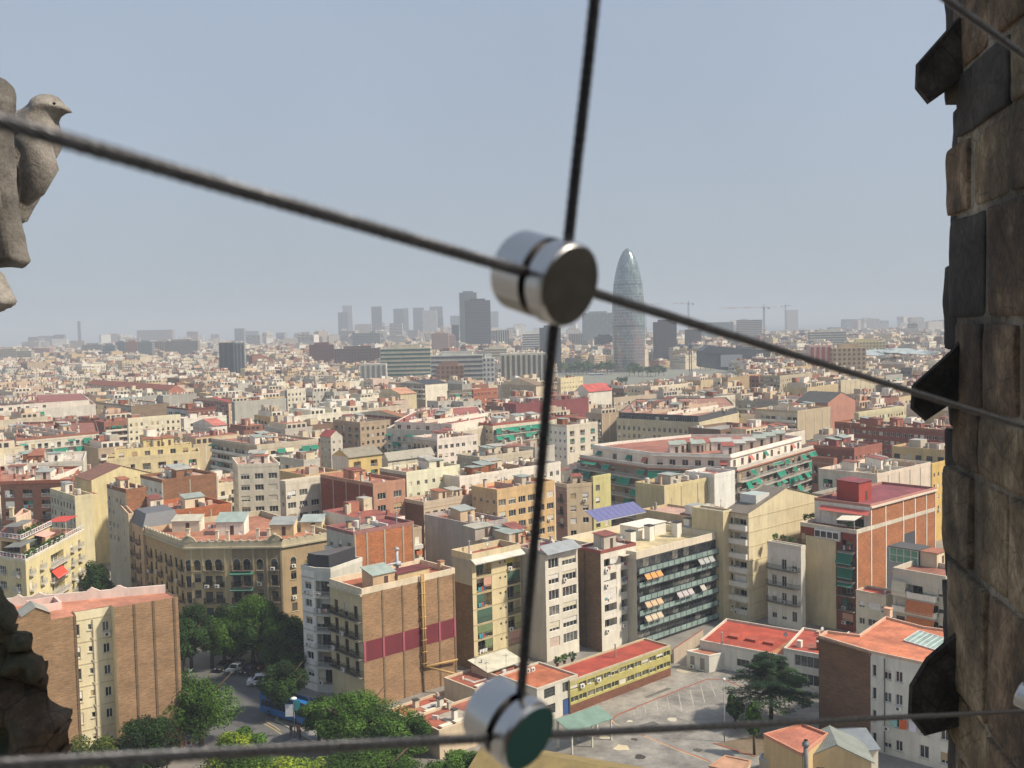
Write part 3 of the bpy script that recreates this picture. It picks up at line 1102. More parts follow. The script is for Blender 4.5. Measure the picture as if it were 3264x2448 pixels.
for a, c, k in ((p0, pm, 0), (pm, p1, 1)):
    za, zc = (24.5, 25.6) if k == 0 else (25.6, 24.5)
    m.face([(a.x - n0.x * .2, a.y - n0.y * .2, za), (c.x - n0.x * .2, c.y - n0.y * .2, zc), (c.x + n0.x * 4, c.y + n0.y * 4, zc), (a.x + n0.x * 4, a.y + n0.y * 4, za)], 0)
m.face([(p0.x, p0.y, 24.45), (p1.x, p1.y, 24.45), (pm.x, pm.y, 25.5)], 1)
m.build('gable_roof', b.root)
w3, _, L3 = b.facade(0, 'b:ae8b66', sub=(.585, 1), z0=-.02, z1=-.01)
b.obox(w0, L0 * .62, -.04, 0, L0 * .998, -.004, 5.0, 'b:c87a4c')
b.done()
LLB = b

# yellow stepped block on the left
z = 19.0
c = at('Q', 292, 1050, z)
r_ = at('Q', 965, 690, z)
l_ = c + dirv(150) * 16
b = Bld('apartment_building', 'yellow stepped block with white balustrades, planted terraces and a red awning', [c, r_, r_ + Vector((-14, 4)), l_ + Vector((-4, 14)), l_], z, group=GR, short='yellow stepped block')
bc_ = dict(fr='e6e6e0', pb=.6, bc=['e8e2d2', 'd8c49a', 'efeae0'], fl=3.0, top=.9, gnd=2)
b.facade(0, 'p:e6d394', [(.07, 1.2, 1.5, 'wk'), (.24, 1.4, 1.5, 'wk'), (.50, 6.5, 2.4, 'l'), (.76, 1.4, 1.5, 'wk'), (.9, 1.5, 1.5, 'wk')], rl='k', bands=[(.36, .66, 'k', .7)], ps=.2, **bc_)
b.facade(1, 'p:dcc884')
b.facade(2, 'p:dcc884')
b.facade(3, 'p:dcc884')
b.facade(4, 'p:e0cf95', [(.55, 2.0, 1.5, 'wk'), (.85, 1.4, 1.5, 'wk')], **bc_)
b.flat('r:b06a4c', 'p:e4d8b8', .35)


def balustrade(bb, pts, z, closed=False, m_='s:e8e6e0'):
    k = MB([m_])
    seq = list(zip(pts[:-1], pts[1:]))
    for p, q in seq:
        L_ = (q - p).length
        d = (q - p) / L_
        T = Matrix.Translation((p.x, p.y, z)) @ Matrix.Rotation(math.atan2(d.y, d.x), 4, 'Z')
        k.box(0, -.1, 0, L_, .1, .12, 0, T)
        k.box(0, -.08, .85, L_, .08, .98, 0, T)
        n = int(L_ / 1.1)
        for i in range(n + 1):
            x = L_ * i / max(1, n)
            k.box(x - .08, -.06, .12, x + .08, .06, .85, 0, T)
        k.box(0, -.02, .45, L_, .02, .5, 0, T)
    return k.build('balustrade', bb.root)


O_ = inset(b.P, .1)
balustrade(b, [O_[4], O_[0], O_[1]], z + .35)
P2 = inset(b.P, 3.6)
P2 = [P2[0], P2[0] + (P2[1] - P2[0]) * .68, *P2[2:]]
b.facade(0, 'p:e6cf90', [(.5, 6, 2.2, 'l')], P=P2, z0=z - .05, z1=z + 3, nf=1, top=.4, gnd=0, fl=2.6, ps=.5, fr='4a4840', sc=['c8bca0', '4c5a48'])
for e_ in (1, 2, 3):
    b.facade(e_, 'p:e6cf90', P=P2, z0=z - .05, z1=z + 3)
b.facade(4, 'p:e6cf90', [(.6, 6, 2.2, 'l')], P=P2, z0=z - .05, z1=z + 3, nf=1, top=.4, gnd=0, fl=2.6, fr='4a4840')
b.flat('r:a85f48', 'p:a85a4a', .1, P=P2, z=z + 3)
O2 = inset(P2, -.3)
balustrade(b, [O2[4], O2[0], O2[1]], z + 3.1)
P3 = inset(P2, 3.2)
for e_ in range(5):
    b.facade(e_, 'p:e8c8a0', P=P3, z0=z + 2.95, z1=z + 6)
b.flat('r:c07050', 'p:e8c4a8', .5, P=P3, z=z + 6)
b.chim((P3[0].x + 2, P3[0].y + 1.5), 2.0, .7, 'p:e6d0a0', 'p:e6d0a0', z=z + 6)
m = MB(['m:8a8c86', 's:6a6a64'])
for (p, zz) in ((O_[0] + Vector((1.0, 1.2)), z + 2.6), (O2[0] + Vector((1.5, .9)), z + 5.4)):
    m.box(p.x, p.y, zz, p.x + 7.5, p.y + 3.2, zz + .06, 0)
    for dx in (.1, 7.3):
        m.box(p.x + dx, p.y + .1, zz - 2.3, p.x + dx + .08, p.y + .18, zz, 1)
m.build('canopy', b.root)
put('awning', awn_mesh(5.5, 1.6, 1.4, 'e0503c'), b.root, (b.P[0] + (b.P[1] - b.P[0]) * .38).to_tuple() + (z - 4.4,), math.atan2((b.P[1] - b.P[0]).y, (b.P[1] - b.P[0]).x))['label'] = 'red awning'
put('awning', awn_mesh(5, .5, 2.2, 'e8a898'), b.root, (P2[0] + (P2[1] - P2[0]) * .45).to_tuple() + (z + 2.6,), 0)
m = MB(['f:d85a50', 's:e8e6e0'])
p = b.P[0] + (b.P[1] - b.P[0]) * .8
for i in range(7):
    m.box(p.x + i * 1.0, p.y + 1.4, z + 3.2, p.x + i * 1.0 + .65, p.y + 5.5, z + 3.26, 0)
for dx in (0, 6.6):
    for dy in (1.5, 5.4):
        m.box(p.x + dx, p.y + dy, z, p.x + dx + .1, p.y + dy + .1, z + 3.2, 1)
m.build('pergola', b.root)
b.done()
YEL = (b, O_, P2, z)

# corner block with arched windows, its chamfer facing the crossing
z = 19.0
p1 = at('D', 1195, 1210, z)
p2 = at('D', 1825, 1200, z)
c1, c2 = p1, p2
lft = at('D', 930, 1105, z)
rgt = at('D', 2118, 1130, z)
lft = c1 + dirv(130) * max(14, min(40, (lft - c1).length))
rgt = c2 + dirv(40) * max(10, min(30, (rgt - c2).length))
b = Bld('apartment_building', 'ornate beige corner block with arched top windows and iron balconies facing the treed crossing', [c1, c2, rgt, rgt + dirv(130) * 14, (rgt + lft) / 2 + Vector((0, 22)), lft + dirv(40) * 14, lft], z, group=GR, short='ornate corner block', rot=rad(0))
kw = dict(fl=3.25, top=1.6, nf=5, gnd=2.5, fr='3e3a34', pb=.6, bc=['4a4a42', '5a5446', '3e4a48', '7a7468'], ac=.12, cornice='p:c2b592', sill='p:cdbf98')


def rows(b, e, wall, cols, **k2):
    kk = dict(kw)
    kk.update(k2)
    b.facade(e, wall, [(cx, w_, 1.6, 'ai' if bal else 'a') for cx, w_, bal in cols], z0=z - 1.6 - 3.25, **{**kk, 'nf': 1})
    kk.pop('cornice')
    kk['top'] = 0
    b.facade(e, wall, [(cx, w_, 2.2 if bal else 1.7, 'di' if bal else 'w') for cx, w_, bal in cols], z1=z - 1.6 - 3.25, **{**kk, 'nf': 4})


rows(b, 0, 'p:d2b47a', [(.05, 1.3, 1), (.26, 1.3, 0), (.50, 1.45, 1), (.72, 1.45, 1)], sub=(0, .48), pil=[.14, .38, .86], pm='p:dcc594', bands=[(.41, .82, 'i', .9)])
rows(b, 0, 'p:a58c62', [(.10, 1.45, 1), (.30, 1.45, 1), (.56, 1.3, 0), (.84, 1.3, 1)], sub=(.48, 1), pil=[.0, .43, .70, .98], pm='p:bca880', bands=[(.01, .41, 'i', .9)])
rows(b, 1, 'p:b89a6c', [(.2, 1.2, 0), (.5, 1.2, 1), (.8, 1.2, 0)])
rows(b, 6, 'p:bc9c6a', [(.08 + .12 * i, 1.1, i % 2) for i in range(8)], bands=[])
for e_ in (2, 3, 4, 5):
    b.facade(e_, 'p:cbb98e', 5, w=1.1, h=1.8)
b.flat('r:c87852', 'p:c8bb98', 1.15, th=.35)
m = MB(['p:bcb08c'])
e0, e1 = b.P[0], b.P[1]
for t_, r_ in ((.04, 1.5), (.93, 1.6)):
    cc = e0 + (e1 - e0) * t_
    for k in range(10):
        a0_, a1_ = math.pi * k / 10, math.pi * (k + 1) / 10
        q = [(cc.x + r_ * math.cos(a), cc.y - .08 + yy, z + .9 + 1.35 * math.sin(a)) for a, yy in ((a0_, 0), (a1_, 0), (a1_, .5), (a0_, .5))]
        m.face(q)
        m.face([(cc.x, cc.y - .08, z + .9), q[0], q[1]])
    m.lathe([(.45, 0), (.45, .2), (.1, .5), (0, .6)], 10, 0, (cc.x, cc.y + .1, z + 2.2))
m.build('pediment', b.root)
for e0_, e1_ in ((b.P[0], b.P[1]), (b.P[1], b.P[2]), (b.P[6], b.P[0])):
    m = MB(['p:d8ccb0'])
    n = int((e1_ - e0_).length / 1.6)
    for i in range(n + 1):
        q = e0_ + (e1_ - e0_) * i / n
        m.box(q.x - .2, q.y - .1, z + 1.15, q.x + .2, q.y + .3, z + 1.45)
    m.build('merlons', b.root)
for (x, y, w_, d_, h_, mm, tt, sl) in ((1115, 1110, 6, 3.5, 2.4, 'p:e4dac4', 'm:d8d2bc', .8), (1400, 1130, 6, 4, 2.8, 'p:eeeae0', 'm:b4c4bc', 1.4), (1750, 1135, 5, 4, 2.4, 'p:e0cc98', 'm:b0b4b0', 1.0),
                                        (1950, 1110, 4.5, 4, 2.2, 'p:e4d2a8', 'm:b8c4c0', .9)):
    q = LP(b, 'D', x, y)
    b.hut((q.x, q.y), w_, d_, h_, mm, tt, sl)
for (x, y) in ((1210, 1150), (1395, 1165), (1465, 1165), (1660, 1150), (1730, 1150), (2020, 1130)):
    q = LP(b, 'D', x, y)
    b.chim((q.x, q.y), 1.9, .6, 'p:e8dfc8', 'p:cbb894')
for (x, y) in ((1300, 1130), (1340, 1120), (1560, 1150), (1900, 1140), (1990, 1140)):
    q = LP(b, 'D', x, y)
    b.small(R.choice(['antenna', 'satellite_dish', 'clothes_rack', 'antenna']), (q.x, q.y))
for fx in (.585,):
    for k in range(3):
        p = b.P[0] + (b.P[1] - b.P[0]) * fx
        put('awning', awn_mesh(4.6, .35, .9, '1f7a5c'), b.root, (p.x - 2.3, p.y - .1, z - 5.0 - 3.25 * k), 0)
b.done()
CRN = b

# beige slab and mansard house left of the corner block
b = Bld('apartment_building', 'slim beige block with small paired windows, left of the ornate corner block', quad('D', 832, 1005, 21.5, 728, 870, g=45, gl=118), 21.5, group=GR, short='slim beige block')
b.facade(0, 'p:d9c09a')
b.facade(1, 'p:d9c09a')
b.facade(2, 'p:d9c09a')
b.facade(3, 'p:d2c4a6', [(.3, 1.1, 1.3, 'w'), (.72, 1.1, 1.3, 'w')], fl=3.0, fr='6a6458', pb=.4)
b.flat('r:c88a68', 'p:dcb890', .5)
b.clutter(3, huts=1)
b.done()
b = Bld('apartment_building', 'peach block with a grey slate mansard and iron balconies, next to the ornate corner block', quad('D', 925, 1085, 20, 838, 950, g=45, gl=125, L=9), 20, group=GR, short='peach mansard block')
b.facade(0, 'p:d8b088')
b.facade(1, 'p:d8b088')
b.facade(2, 'p:d8b088')
b.facade(3, 'p:cda983', [(.3, 1.1, 2.1, 'di'), (.72, 1.1, 2.1, 'di')], fl=3.1, fr='4a4038', bc=['5a5248'])
m = MB(['s:6a6c70'])
Pm = inset(b.P, 1.2)
for i in range(4):
    j = (i + 1) % 4
    m.face([(b.P[i].x, b.P[i].y, 20), (b.P[j].x, b.P[j].y, 20), (Pm[j].x, Pm[j].y, 22.8), (Pm[i].x, Pm[i].y, 22.8)])
m.face([(p.x, p.y, 22.8) for p in Pm])
m.build('mansard_roof', b.root)
b.done()

# the apartment row on the yard
cols = [(.235, 3.6, 2.5, 'l'), (.565, .45, .5, 's'), (.67, .45, .5, 's'), (.86, 3.3, 2.5, 'l')]
b = Bld('apartment_building', 'cream block with loggias behind olive and pink blinds and a white canopy on top', quad('B', 882, 500, 20.2, 770, 1150), 20.2, group=GR, short='cream block with the olive blinds')
b.facade(0, 'p:e4cf98', cols, fl=2.85, top=.5, nf=6, gnd=2, fr='b8b4a8', rl='d', ps=.95, sc=['c8bc48', 'c8bc48', 'd8a890', '4c6a58', 'b8b078', '7a8a60'], plaundry=.4, floorline='p:c8b484', ac=.15, bands=[])
b.facade(1, 'p:d2c4a0')
b.facade(2, 'p:d2c4a0', 3)
w0, a0, L0 = b.facade(3, 'b:8e7252', z1=15.5)
b.facade(3, 'p:b5ad9c', z0=15.5)
b.flat('r:b8583c', 'p:dfcb9c', 1.1)
m = MB(['m:e8e4d6'])
Lf = (b.P[1] - b.P[0]).length
m.face([(-.3, -1.3, 19.6), (Lf + .3, -1.3, 19.6), (Lf + .3, .3, 20.5), (-.3, .3, 20.5)])
m.face([(Lf + .3, -1.3, 19.5), (-.3, -1.3, 19.5), (-.3, .3, 20.4), (Lf + .3, .3, 20.4)])
m.build('canopy', b.root)
q = LP(b, 'B', 905, 405)
b.hut((q.x + 1.5, q.y + 2), 5, 3.4, 2.4, 'p:b8a8a0', 'm:c8c4b4', .2)
for k in range(4):
    b.small(['satellite_dish', 'vent_pipe', 'antenna', 'satellite_dish'][k], (1 + k * 2.2, 1.6 + (k % 2) * 3))
b.done()
APT = b

b = Bld('apartment_building', 'pale pink rear facade hung with pink blinds, between the cream and the glazed white blocks', quad('B', 1152, 430, 19.6, 1145, 1288, W=16), 19.6, group=GR, short='pink curtained block')
b.facade(0, 'p:dcc6b4', [(.28, 2.2, 2.3, 'l'), (.72, 2.2, 2.3, 'l')], fl=2.9, top=.6, nf=6, gnd=1.5, fr='c8c4bc', rl='w', ps=.95, sc=['d0b4ac', 'd8c8b8', 'c8a8a0', 'e0d4c4'], plaundry=.3)
for e_ in (1, 2, 3):
    b.facade(e_, 'p:d2c0b0')
b.flat('r:9a4044', 'p:c8b8a4', .6)
b.clutter(5, huts=2)
b.done()
b = Bld('apartment_building', 'white rear facade with large glazed galleries under a grey sheet canopy', quad('B', 1290, 470, 20, 1285, 1470, W=18), 20, group=GR, short='white block with the glazed galleries')
b.facade(0, 'p:e2dccc', [(.25, 2.6, 1.9, 'p'), (.73, 3.7, 2.3, 'p')], fl=2.95, top=.8, nf=6, gnd=1.5, fr='eceae4', pb=.6, bc=['d8d0b8', 'e0dcd0', 'a8c0b0', 'cdb8a8'], ac=.1)
for e_ in (1, 2, 3):
    b.facade(e_, 'p:cfc6b6')
b.flat('r:8e3640', 'p:cfc8bc', .5)
m = MB(['m:a8aeb2'])
Lf = (b.P[1] - b.P[0]).length
m.face([(-.2, -1.0, 20.1), (Lf + .2, -1.0, 20.1), (Lf + .2, 1.6, 21.4), (-.2, 1.6, 21.4)])
m.box(-.2, -.02, 20.0, Lf + .2, 1.5, 20.3)
m.build('canopy', b.root)
b.clutter(4, huts=1)
b.done()

# white block with brown party wall
b = Bld('apartment_building', 'white block with cluttered rear balconies and a brown party wall on its left', quad('B', 1600, 462, 18.9, 1470, 1795), 18.9, group=GR, short='white block with the brown party wall')
b.facade(0, 'p:e6e0d2', [(.26, 3.4, 2.4, 'l'), (.75, 3.8, 2.4, 'l')], fl=2.9, top=.9, nf=5, gnd=2, fr='f0eeea', rl='w', ps=.5, sc=['d8d0c0', 'c8a88c', 'e6e2d8'], plaundry=.5, ac=.5)
b.facade(1, 'p:cfc6b6')
b.facade(2, 'p:cfc6b6')
b.facade(3, 'b:8a6c50', pil=[.3], pm='b:6e563e')
b.flat('r:d6cdbc', 'p:a84a40', .5)
b.clutter(4, huts=1)
m = MB(['m:e6dfcc'])
Lf = (b.P[1] - b.P[0]).length
m.box(Lf * .5, -1.2, 17.6, Lf + .2, .2, 17.7)
m.build('canopy', b.root)
b.done()

# black glass office block
b = Bld('office_building', 'black glass office block with pale balcony glazing, beige roof and white chimneys with black caps', quad('C', 50, 492, 17.0, 44, 492, W=20), 17.0, group=GR, short='black glass block')
fls = 6
w0, a0, L0 = b.facade(0, 's:3c444c')
n = 14
for f in range(fls):
    zf = 17 - .2 - (f + 1) * 2.72
    for i in range(n):
        x0 = L0 * i / n
        me = lib(('curtain', f % 2), lambda: (lambda q_: (q_.box(0, -.05, 0, L0 / n - .06, -.01, 1.6, 0), q_.mesh('window'))[1])(MB(['g' if 1 else 'g'])))
        put('window', me, b.root, (x0 + .03, 0, zf + 1.0))
    m = MB(['G:a8c0b8', 's:4a5056'])
    m.box(0, -.62, zf + .02, L0, -.56, zf + .98, 0)
    for i in range(n + 1):
        m.box(L0 * i / n - .03, -.68, zf - .02, L0 * i / n + .03, -.5, zf + 1.0, 1)
    m.build('balcony_glazing', b.root)
    m = MB(['s:2c3238'])
    m.box(-.1, -.7, zf - .18, L0 + .1, -.02, zf, 0)
    m.build('balcony', b.root)
for (fx, f, nn_, c_) in ((.06, 1, 3, 'd89a58'), (.73, 1, 3, 'a8aca8'), (.06, 3, 3, 'c8ac88'), (.75, 3, 1, 'b8b4a8'), (.06, 4, 3, 'c8b89c'), (.45, 3, 3, 'b8b0b0')):
    for j in range(nn_):
        put('awning', awn_mesh(1.5, .8, .7, c_), b.root, (L0 * fx + j * 1.7, -.6, 17 - .2 - f * 2.72 - .3))
b.facade(1, 's:30363c')
b.facade(2, 'p:c8c0b0')
b.facade(3, 'p:c8c0b0')
b.flat('r:e0c890', 'p:e4d6bc', 1.3)
for (x, y) in ((20, 425), (125, 392), (278, 372), (345, 348)):
    q = LP(b, 'C', x, y)
    b.chim((q.x, q.y), 3.0, 1.5, 'p:eeeae2', 's:2e3034')
q = LP(b, 'C', 60, 385)
b.hut((q.x, q.y), 9, 5, 2.6, 'p:eeeae2', 'p:e6e2da', 0)
for (x, y) in ((-20, 310), (-40, 330)):
    q = LP(b, 'C', x, y)
    b.small('air_conditioner', (q.x, q.y))
m = MB(['s:6a6c9c', 's:c8c8cc'])
q = LP(b, 'C', 0, 345)
for i in range(9):
    T = Matrix.Translation((q.x - 6 + i * 1.75, q.y + 3, 19.8)) @ Matrix.Rotation(.45, 4, 'X')
    m.box(0, 0, 0, 1.68, 4.2, .08, 0, T)
m.box(q.x - 6, q.y + 3, 19.6, q.x + 9.7, q.y + 3.1, 19.8, 1)
m.build('solar_panel', b.root)['label'] = 'row of violet blue solar panels'
b.done()

# cream tower with brown gabled roof
b = Bld('apartment_building', 'tall cream block with a brown gabled roof and skylight, balconies on its left face', quad('C', 675, 240, 22.6, 540, 1088), 22.6, group=GR, short='tall cream gabled block')
b.facade(0, 'p:e4d4a4', floorline='p:d6c596', nf=7, fl=3.0)
b.facade(1, 'p:d8c898')
b.facade(2, 'p:d8c898')
b.facade(3, 'p:dccfac', [(.25, 1.2, 1.3, 'w'), (.66, 3.0, 2.2, 'l')], fl=2.95, top=.6, nf=7, gnd=1, fr='d8d4c8', bands=[(.25, .97, 'w', .8)], ac=.4, rl='w', ps=.4, sc=['e6e2d8', '5a5a50', 'c8c0a8'], plaundry=.2)
b.gable(3.6, 'm:8a7f72', 'p:e4d4a4', axis=1)
m = MB(['s:d8d8d0', 's:b4c0bc'])
q = b.P[0] + (b.P[1] - b.P[0]) * .25 + (b.P[3] - b.P[0]) * .55
m.box(q.x - 2.4, q.y - 2.0, 23.0, q.x + 2.4, q.y + 2.0, 25.6, 0, top=1)
m.build('skylight', b.root)
b.done()
b = Bld('apartment_building', 'windowless cream block adjoining the left of the tall gabled cream block', quad('C', 533, 235, 22.6, 437, 560, W=8, L=3), 22.6, group=GR, short='windowless cream block')
for e_ in range(4):
    b.facade(e_, 'p:dcc892')
b.flat('r:8a7f72', 'p:e0cfa0', .3)
b.done()

# low white block with planted roof
b = Bld('apartment_building', 'white peeling block with long balconies, between the cream gabled and red brick blocks', quad('C', 968, 445, 16.3, 782, 980, L=1.6), 16.3, group=GR, short='peeling white block')
for e_ in (0, 1, 2):
    b.facade(e_, 'p:d8d2c6')
b.facade(3, 'p:dcd8ce', [(.2, 1.1, 2.1, 'd'), (.5, 1.1, 2.1, 'd'), (.8, 1.1, 2.1, 'd')], fl=3.4, top=1.2, nf=4, gnd=1.5, fr='c8c4ba', bands=[(.02, .98, 'd', .9)], pb=.7)
b.flat('r:c8bca8', 'p:d6cfc0', .8)
b.clutter(5, huts=1)
b.done()

# red brick block with beige lift wall
b = Bld('apartment_building', 'red brick block with white pilasters, maroon roof box and tall beige slab wall', quad('C', 1278, 352, 19.8, 965, 1722), 19.8, group=GR, short='red brick block with white pilasters')
w0, a0, L0 = b.facade(0, 'b:c07a4c', pil=[.005, .17, .345, .565, .72, .87, .99], pm='p:eee6dc')
b.facade(1, 'b:b06a44', 3)
b.facade(2, 'b:b06a44', 3)
w3, a3, L3 = b.facade(3, 'b:9a4634', [(.05, 1.0, 2.2, 'di'), (.84, 2.4, 2.2, 'l')], fl=2.95, top=.8, nf=6, gnd=1.5, fr='e6e2da', rl='d', bands=[(.70, .98, 'd', .9)], baw=(.5, ['1f6a54', '236b58']), ac=.3, ps=.3)
b.obox(w3, L3 * .12, -.5, 0, L3 * .66, -.01, 18.0, 'p:dcc896')
for (xa, xb, za, zb_) in ((.355, .555, 10, 15.2), (.575, .71, 12.4, 16.8), (.355, .555, 5.5, 9.9)):
    b.obox(w0, L0 * xa, -.05, za, L0 * xb, -.004, zb_, 's:54545a')
b.flat('r:a85842', 'p:d8ccb8', .7)
# upper body, set back behind the terrace
Pu = [b.P[0] + (b.P[1] - b.P[0]) * .16, b.P[1], b.P[2], b.P[3] + (b.P[2] - b.P[3]) * .16]
Pu = [Pu[0], Pu[1], Pu[2], Pu[3]]
b.facade(0, 'b:c07a4c', P=Pu, z0=19.7, z1=24.4, pil=[.01, .215, .475, .66, .84, .99], pm='p:eee6dc', cornice='p:e2cfc0')
b.facade(1, 'b:b06a44', P=Pu, z0=19.7, z1=24.4)
b.facade(2, 'b:b06a44', P=Pu, z0=19.7, z1=24.4)
b.facade(3, 'p:e6e2da', [(.2, 2.2, 2.2, 'd'), (.5, 2.2, 2.2, 'd'), (.8, 2.2, 2.2, 'd')], P=Pu, z0=19.7, z1=24.4, nf=1, top=1.6, gnd=0, fl=2.8, fr='5a3a34')
b.flat('r:a04048', 'p:c07a6c', .45, P=Pu, z=24.4)
mid = Pu[0] + (Pu[1] - Pu[0]) * .12 + (Pu[3] - Pu[0]) * .35
b.hut((mid.x, mid.y), 5.2, 5.0, 4.0, 'w:b04a40', 'r:9a3a44', .2, z=24.35)
m = MB(['f:e8e0cc', 's:c8c4bc', 'f:d06a5c'])
q = b.P[0] + (b.P[3] - b.P[0]) * .22
T = Matrix.Translation((q.x + .6, q.y, 22.2))
m.face([(T @ Vector(v)) for v in ((0, -2, 0), (3.2, -2, .5), (3.6, 2.5, .2), (.3, 2.2, -.4))], 0)
m.face([(T @ Vector(v)) for v in ((3.2, -3, .6), (4.4, -3, 1.4), (4.4, 8, 1.4), (3.2, 8, .6))], 2)
for v in ((0, -2), (.3, 2.2)):
    m.box(q.x + .6 + v[0], q.y + v[1], 19.8, q.x + .68 + v[0], q.y + v[1] + .08, 22.0, 1)
m.build('sun_sail', b.root)
w4 = MB(['s:e6e4de', 'g'])
q = b.P[3] + (b.P[0] - b.P[3]) * .28
w4.box(q.x - .5, q.y - 5.6, 17.8, q.x - .02, q.y, 19.7, 0)
for i in range(4):
    w4.box(q.x - .54, q.y - 5.3 + 1.35 * i, 18.2, q.x - .505, q.y - 4.2 + 1.35 * i, 19.4, 1)
w4.build('glazed_gallery', b.root)
b.done()
BRK = b

# small cream house with red roof
b = Bld('apartment_building', 'small cream block with a bright red flat roof beside the red brick block', quad('C', 1442, 705, 10.6, 1272, 1482, L=4.5), 10.6, group=GR, short='small cream red-roofed block')
for e_ in (0, 1, 2):
    b.facade(e_, 'p:e0d6bc')
b.facade(3, 'p:e4dabc', [(.2, 1.1, 1.2, 'w'), (.6, 2.4, 1.3, 'w'), (.88, .5, .5, 's')], fl=3.2, top=.6, nf=3, gnd=.5, fr='e6e2da', pb=.3)
b.flat('r:cc4430', 'p:dcc8a8', .3)
b.small('air_conditioner', (1.5, 1.2))
b.done()
# grey balcony block with green conservatory
b = Bld('apartment_building', 'grey balcony block with striped awnings and a green glass conservatory on its roof', quad('C', 1775, 618, 15.6, 1482, 1800, L=9), 15.6, group=GR, short='block with the green conservatory')
for e_ in (0, 1, 2):
    b.facade(e_, 'p:d2cabc')
b.facade(3, 'p:cdc6b6', [(.15, 1.6, 1.9, 'd'), (.42, 3, 2.1, 'l'), (.72, 3, 2.1, 'l'), (.93, 1.2, 1.4, 'w')], fl=2.95, top=.9, nf=5, gnd=1, fr='4a4a44', bands=[(.02, .3, 'w', .9), (.32, .85, 'w', 1.1)], baw=(.5, ['b8c09c', 'd8d0b4', 'c87848']), ps=.3)
b.flat('r:b46a50', 'p:cfc4b0', .9)
q = LP(b, 'C', 1620, 530)
m = MB(['s:e2e2da', 'G:7ac0a0', 'p:4e5258'])
m.box(q.x, q.y, 15.5, q.x + 4.5, q.y + 5.5, 18.4, 1)
for i in range(5):
    y = q.y + 5.5 * i / 4
    m.box(q.x - .05, y - .07, 15.5, q.x + .02, y + .07, 18.4, 0)
m.box(q.x - .3, q.y - .3, 18.4, q.x + 4.8, q.y + 5.8, 18.55, 2)
for z_ in (15.6, 16.9, 18.2):
    m.box(q.x - .06, q.y, z_, q.x - .03, q.y + 5.5, z_ + .12, 0)
m.build('conservatory', b.root)
b.hut((q.x + .5, q.y - 3.4), 4, 3.2, 2.8, 'p:e8d0a8', 'r:c8704c', 0)
b.done()

# brown and white block at the right edge of the yard
z = 14.2
b = Bld('apartment_building', 'brick and white rendered block with an orange roof, glazed rooflight and hanging laundry', [at('C', x, y, z) for x, y in ((1356, 1015), (1850, 1122), (1850, 905), (1650, 878), (1440, 822), (1292, 925), (1112, 902), (1066, 928))], z, group=GR, short='orange roofed block with the rooflight')
w0, a0, L0 = b.facade(0, 'p:e0dcd2', [(.045, .6, 1.7, 'w'), (.2, 1.1, 1.4, 'w'), (.335, 1.0, 1.5, 'w'), (.62, 1.3, 1.8, 'w'), (.85, 1.2, 1.6, 'w')], fl=3.3, top=1.0, nf=4, gnd=1, fr='eceae4', pb=.4, sill='p:cfc9bb', ac=.15)
b.facade(1, 'b:9a6240')
b.facade(2, 'p:cfc6b6')
for e_ in (3, 4, 5, 6):
    b.facade(e_, 'p:d8c0a0')
b.facade(7, 'b:8c6446', cornice='b:7a5a40')
b.flat('r:ee7c4c', 'p:e6b494', .3)
q = LP(b, 'C', 1668, 965)
m = MB(['G:b8d4c8', 's:e6e8e4'])
T = Matrix.Translation((q.x, q.y, z + .5)) @ Matrix.Rotation(rad(-15), 4, 'Z') @ Matrix.Rotation(rad(14), 4, 'X')
m.box(-2.6, -1.7, -.5, 2.6, 1.7, .06, 0, T)
for i in range(7):
    m.box(-2.6 + 5.2 * i / 6 - .05, -1.75, .06, -2.6 + 5.2 * i / 6 + .05, 1.75, .14, 1, T)
m.box(-2.7, -1.8, -.5, 2.7, -1.7, .12, 1, T)
m.box(-2.7, 1.7, -.5, 2.7, 1.8, .12, 1, T)
m.build('rooflight', b.root)
q = LP(b, 'C', 1430, 815)
b.chim((q.x, q.y), 1.3, 1.0, 'p:e8c0a0', 'p:e8a880')
m = MB(['s:6e6a60'])
m.tube([w0(L0 * .17, -.12, z - .4), w0(L0 * .17, -.12, .3)], .08, 6)
m.build('drain_pipe', b.root)
m = MB(['f:9ac4b8', 'f:d8602c', 'f:e4dce8'])
for i in range(3):
    x = L0 * .25 + i * 1.35
    m.face([w0(x, -.5, 4.4), w0(x + 1.0, -.5, 4.5), w0(x + 1.0, -.48, 5.8), w0(x, -.48, 5.8)], i)
m.build('laundry', b.root)
b.done()
# ---------------------------------------------------------------- low buildings round the yard
def low(label, short, q, z, wall, roof, ph=.25, cat='building', name='school_building', par=None, **k):
    b = Bld(name, label, q, z, cat, short=short)
    for e_ in range(len(q)):
        sp_ = k.get('f%d' % e_, {})
        b.facade(e_, sp_.get('wall', wall), sp_.get('cols'), **{kk: v for kk, v in sp_.items() if kk not in ('cols', 'wall')})
    if roof:
        b.flat(roof, par or wall, ph)
    return b


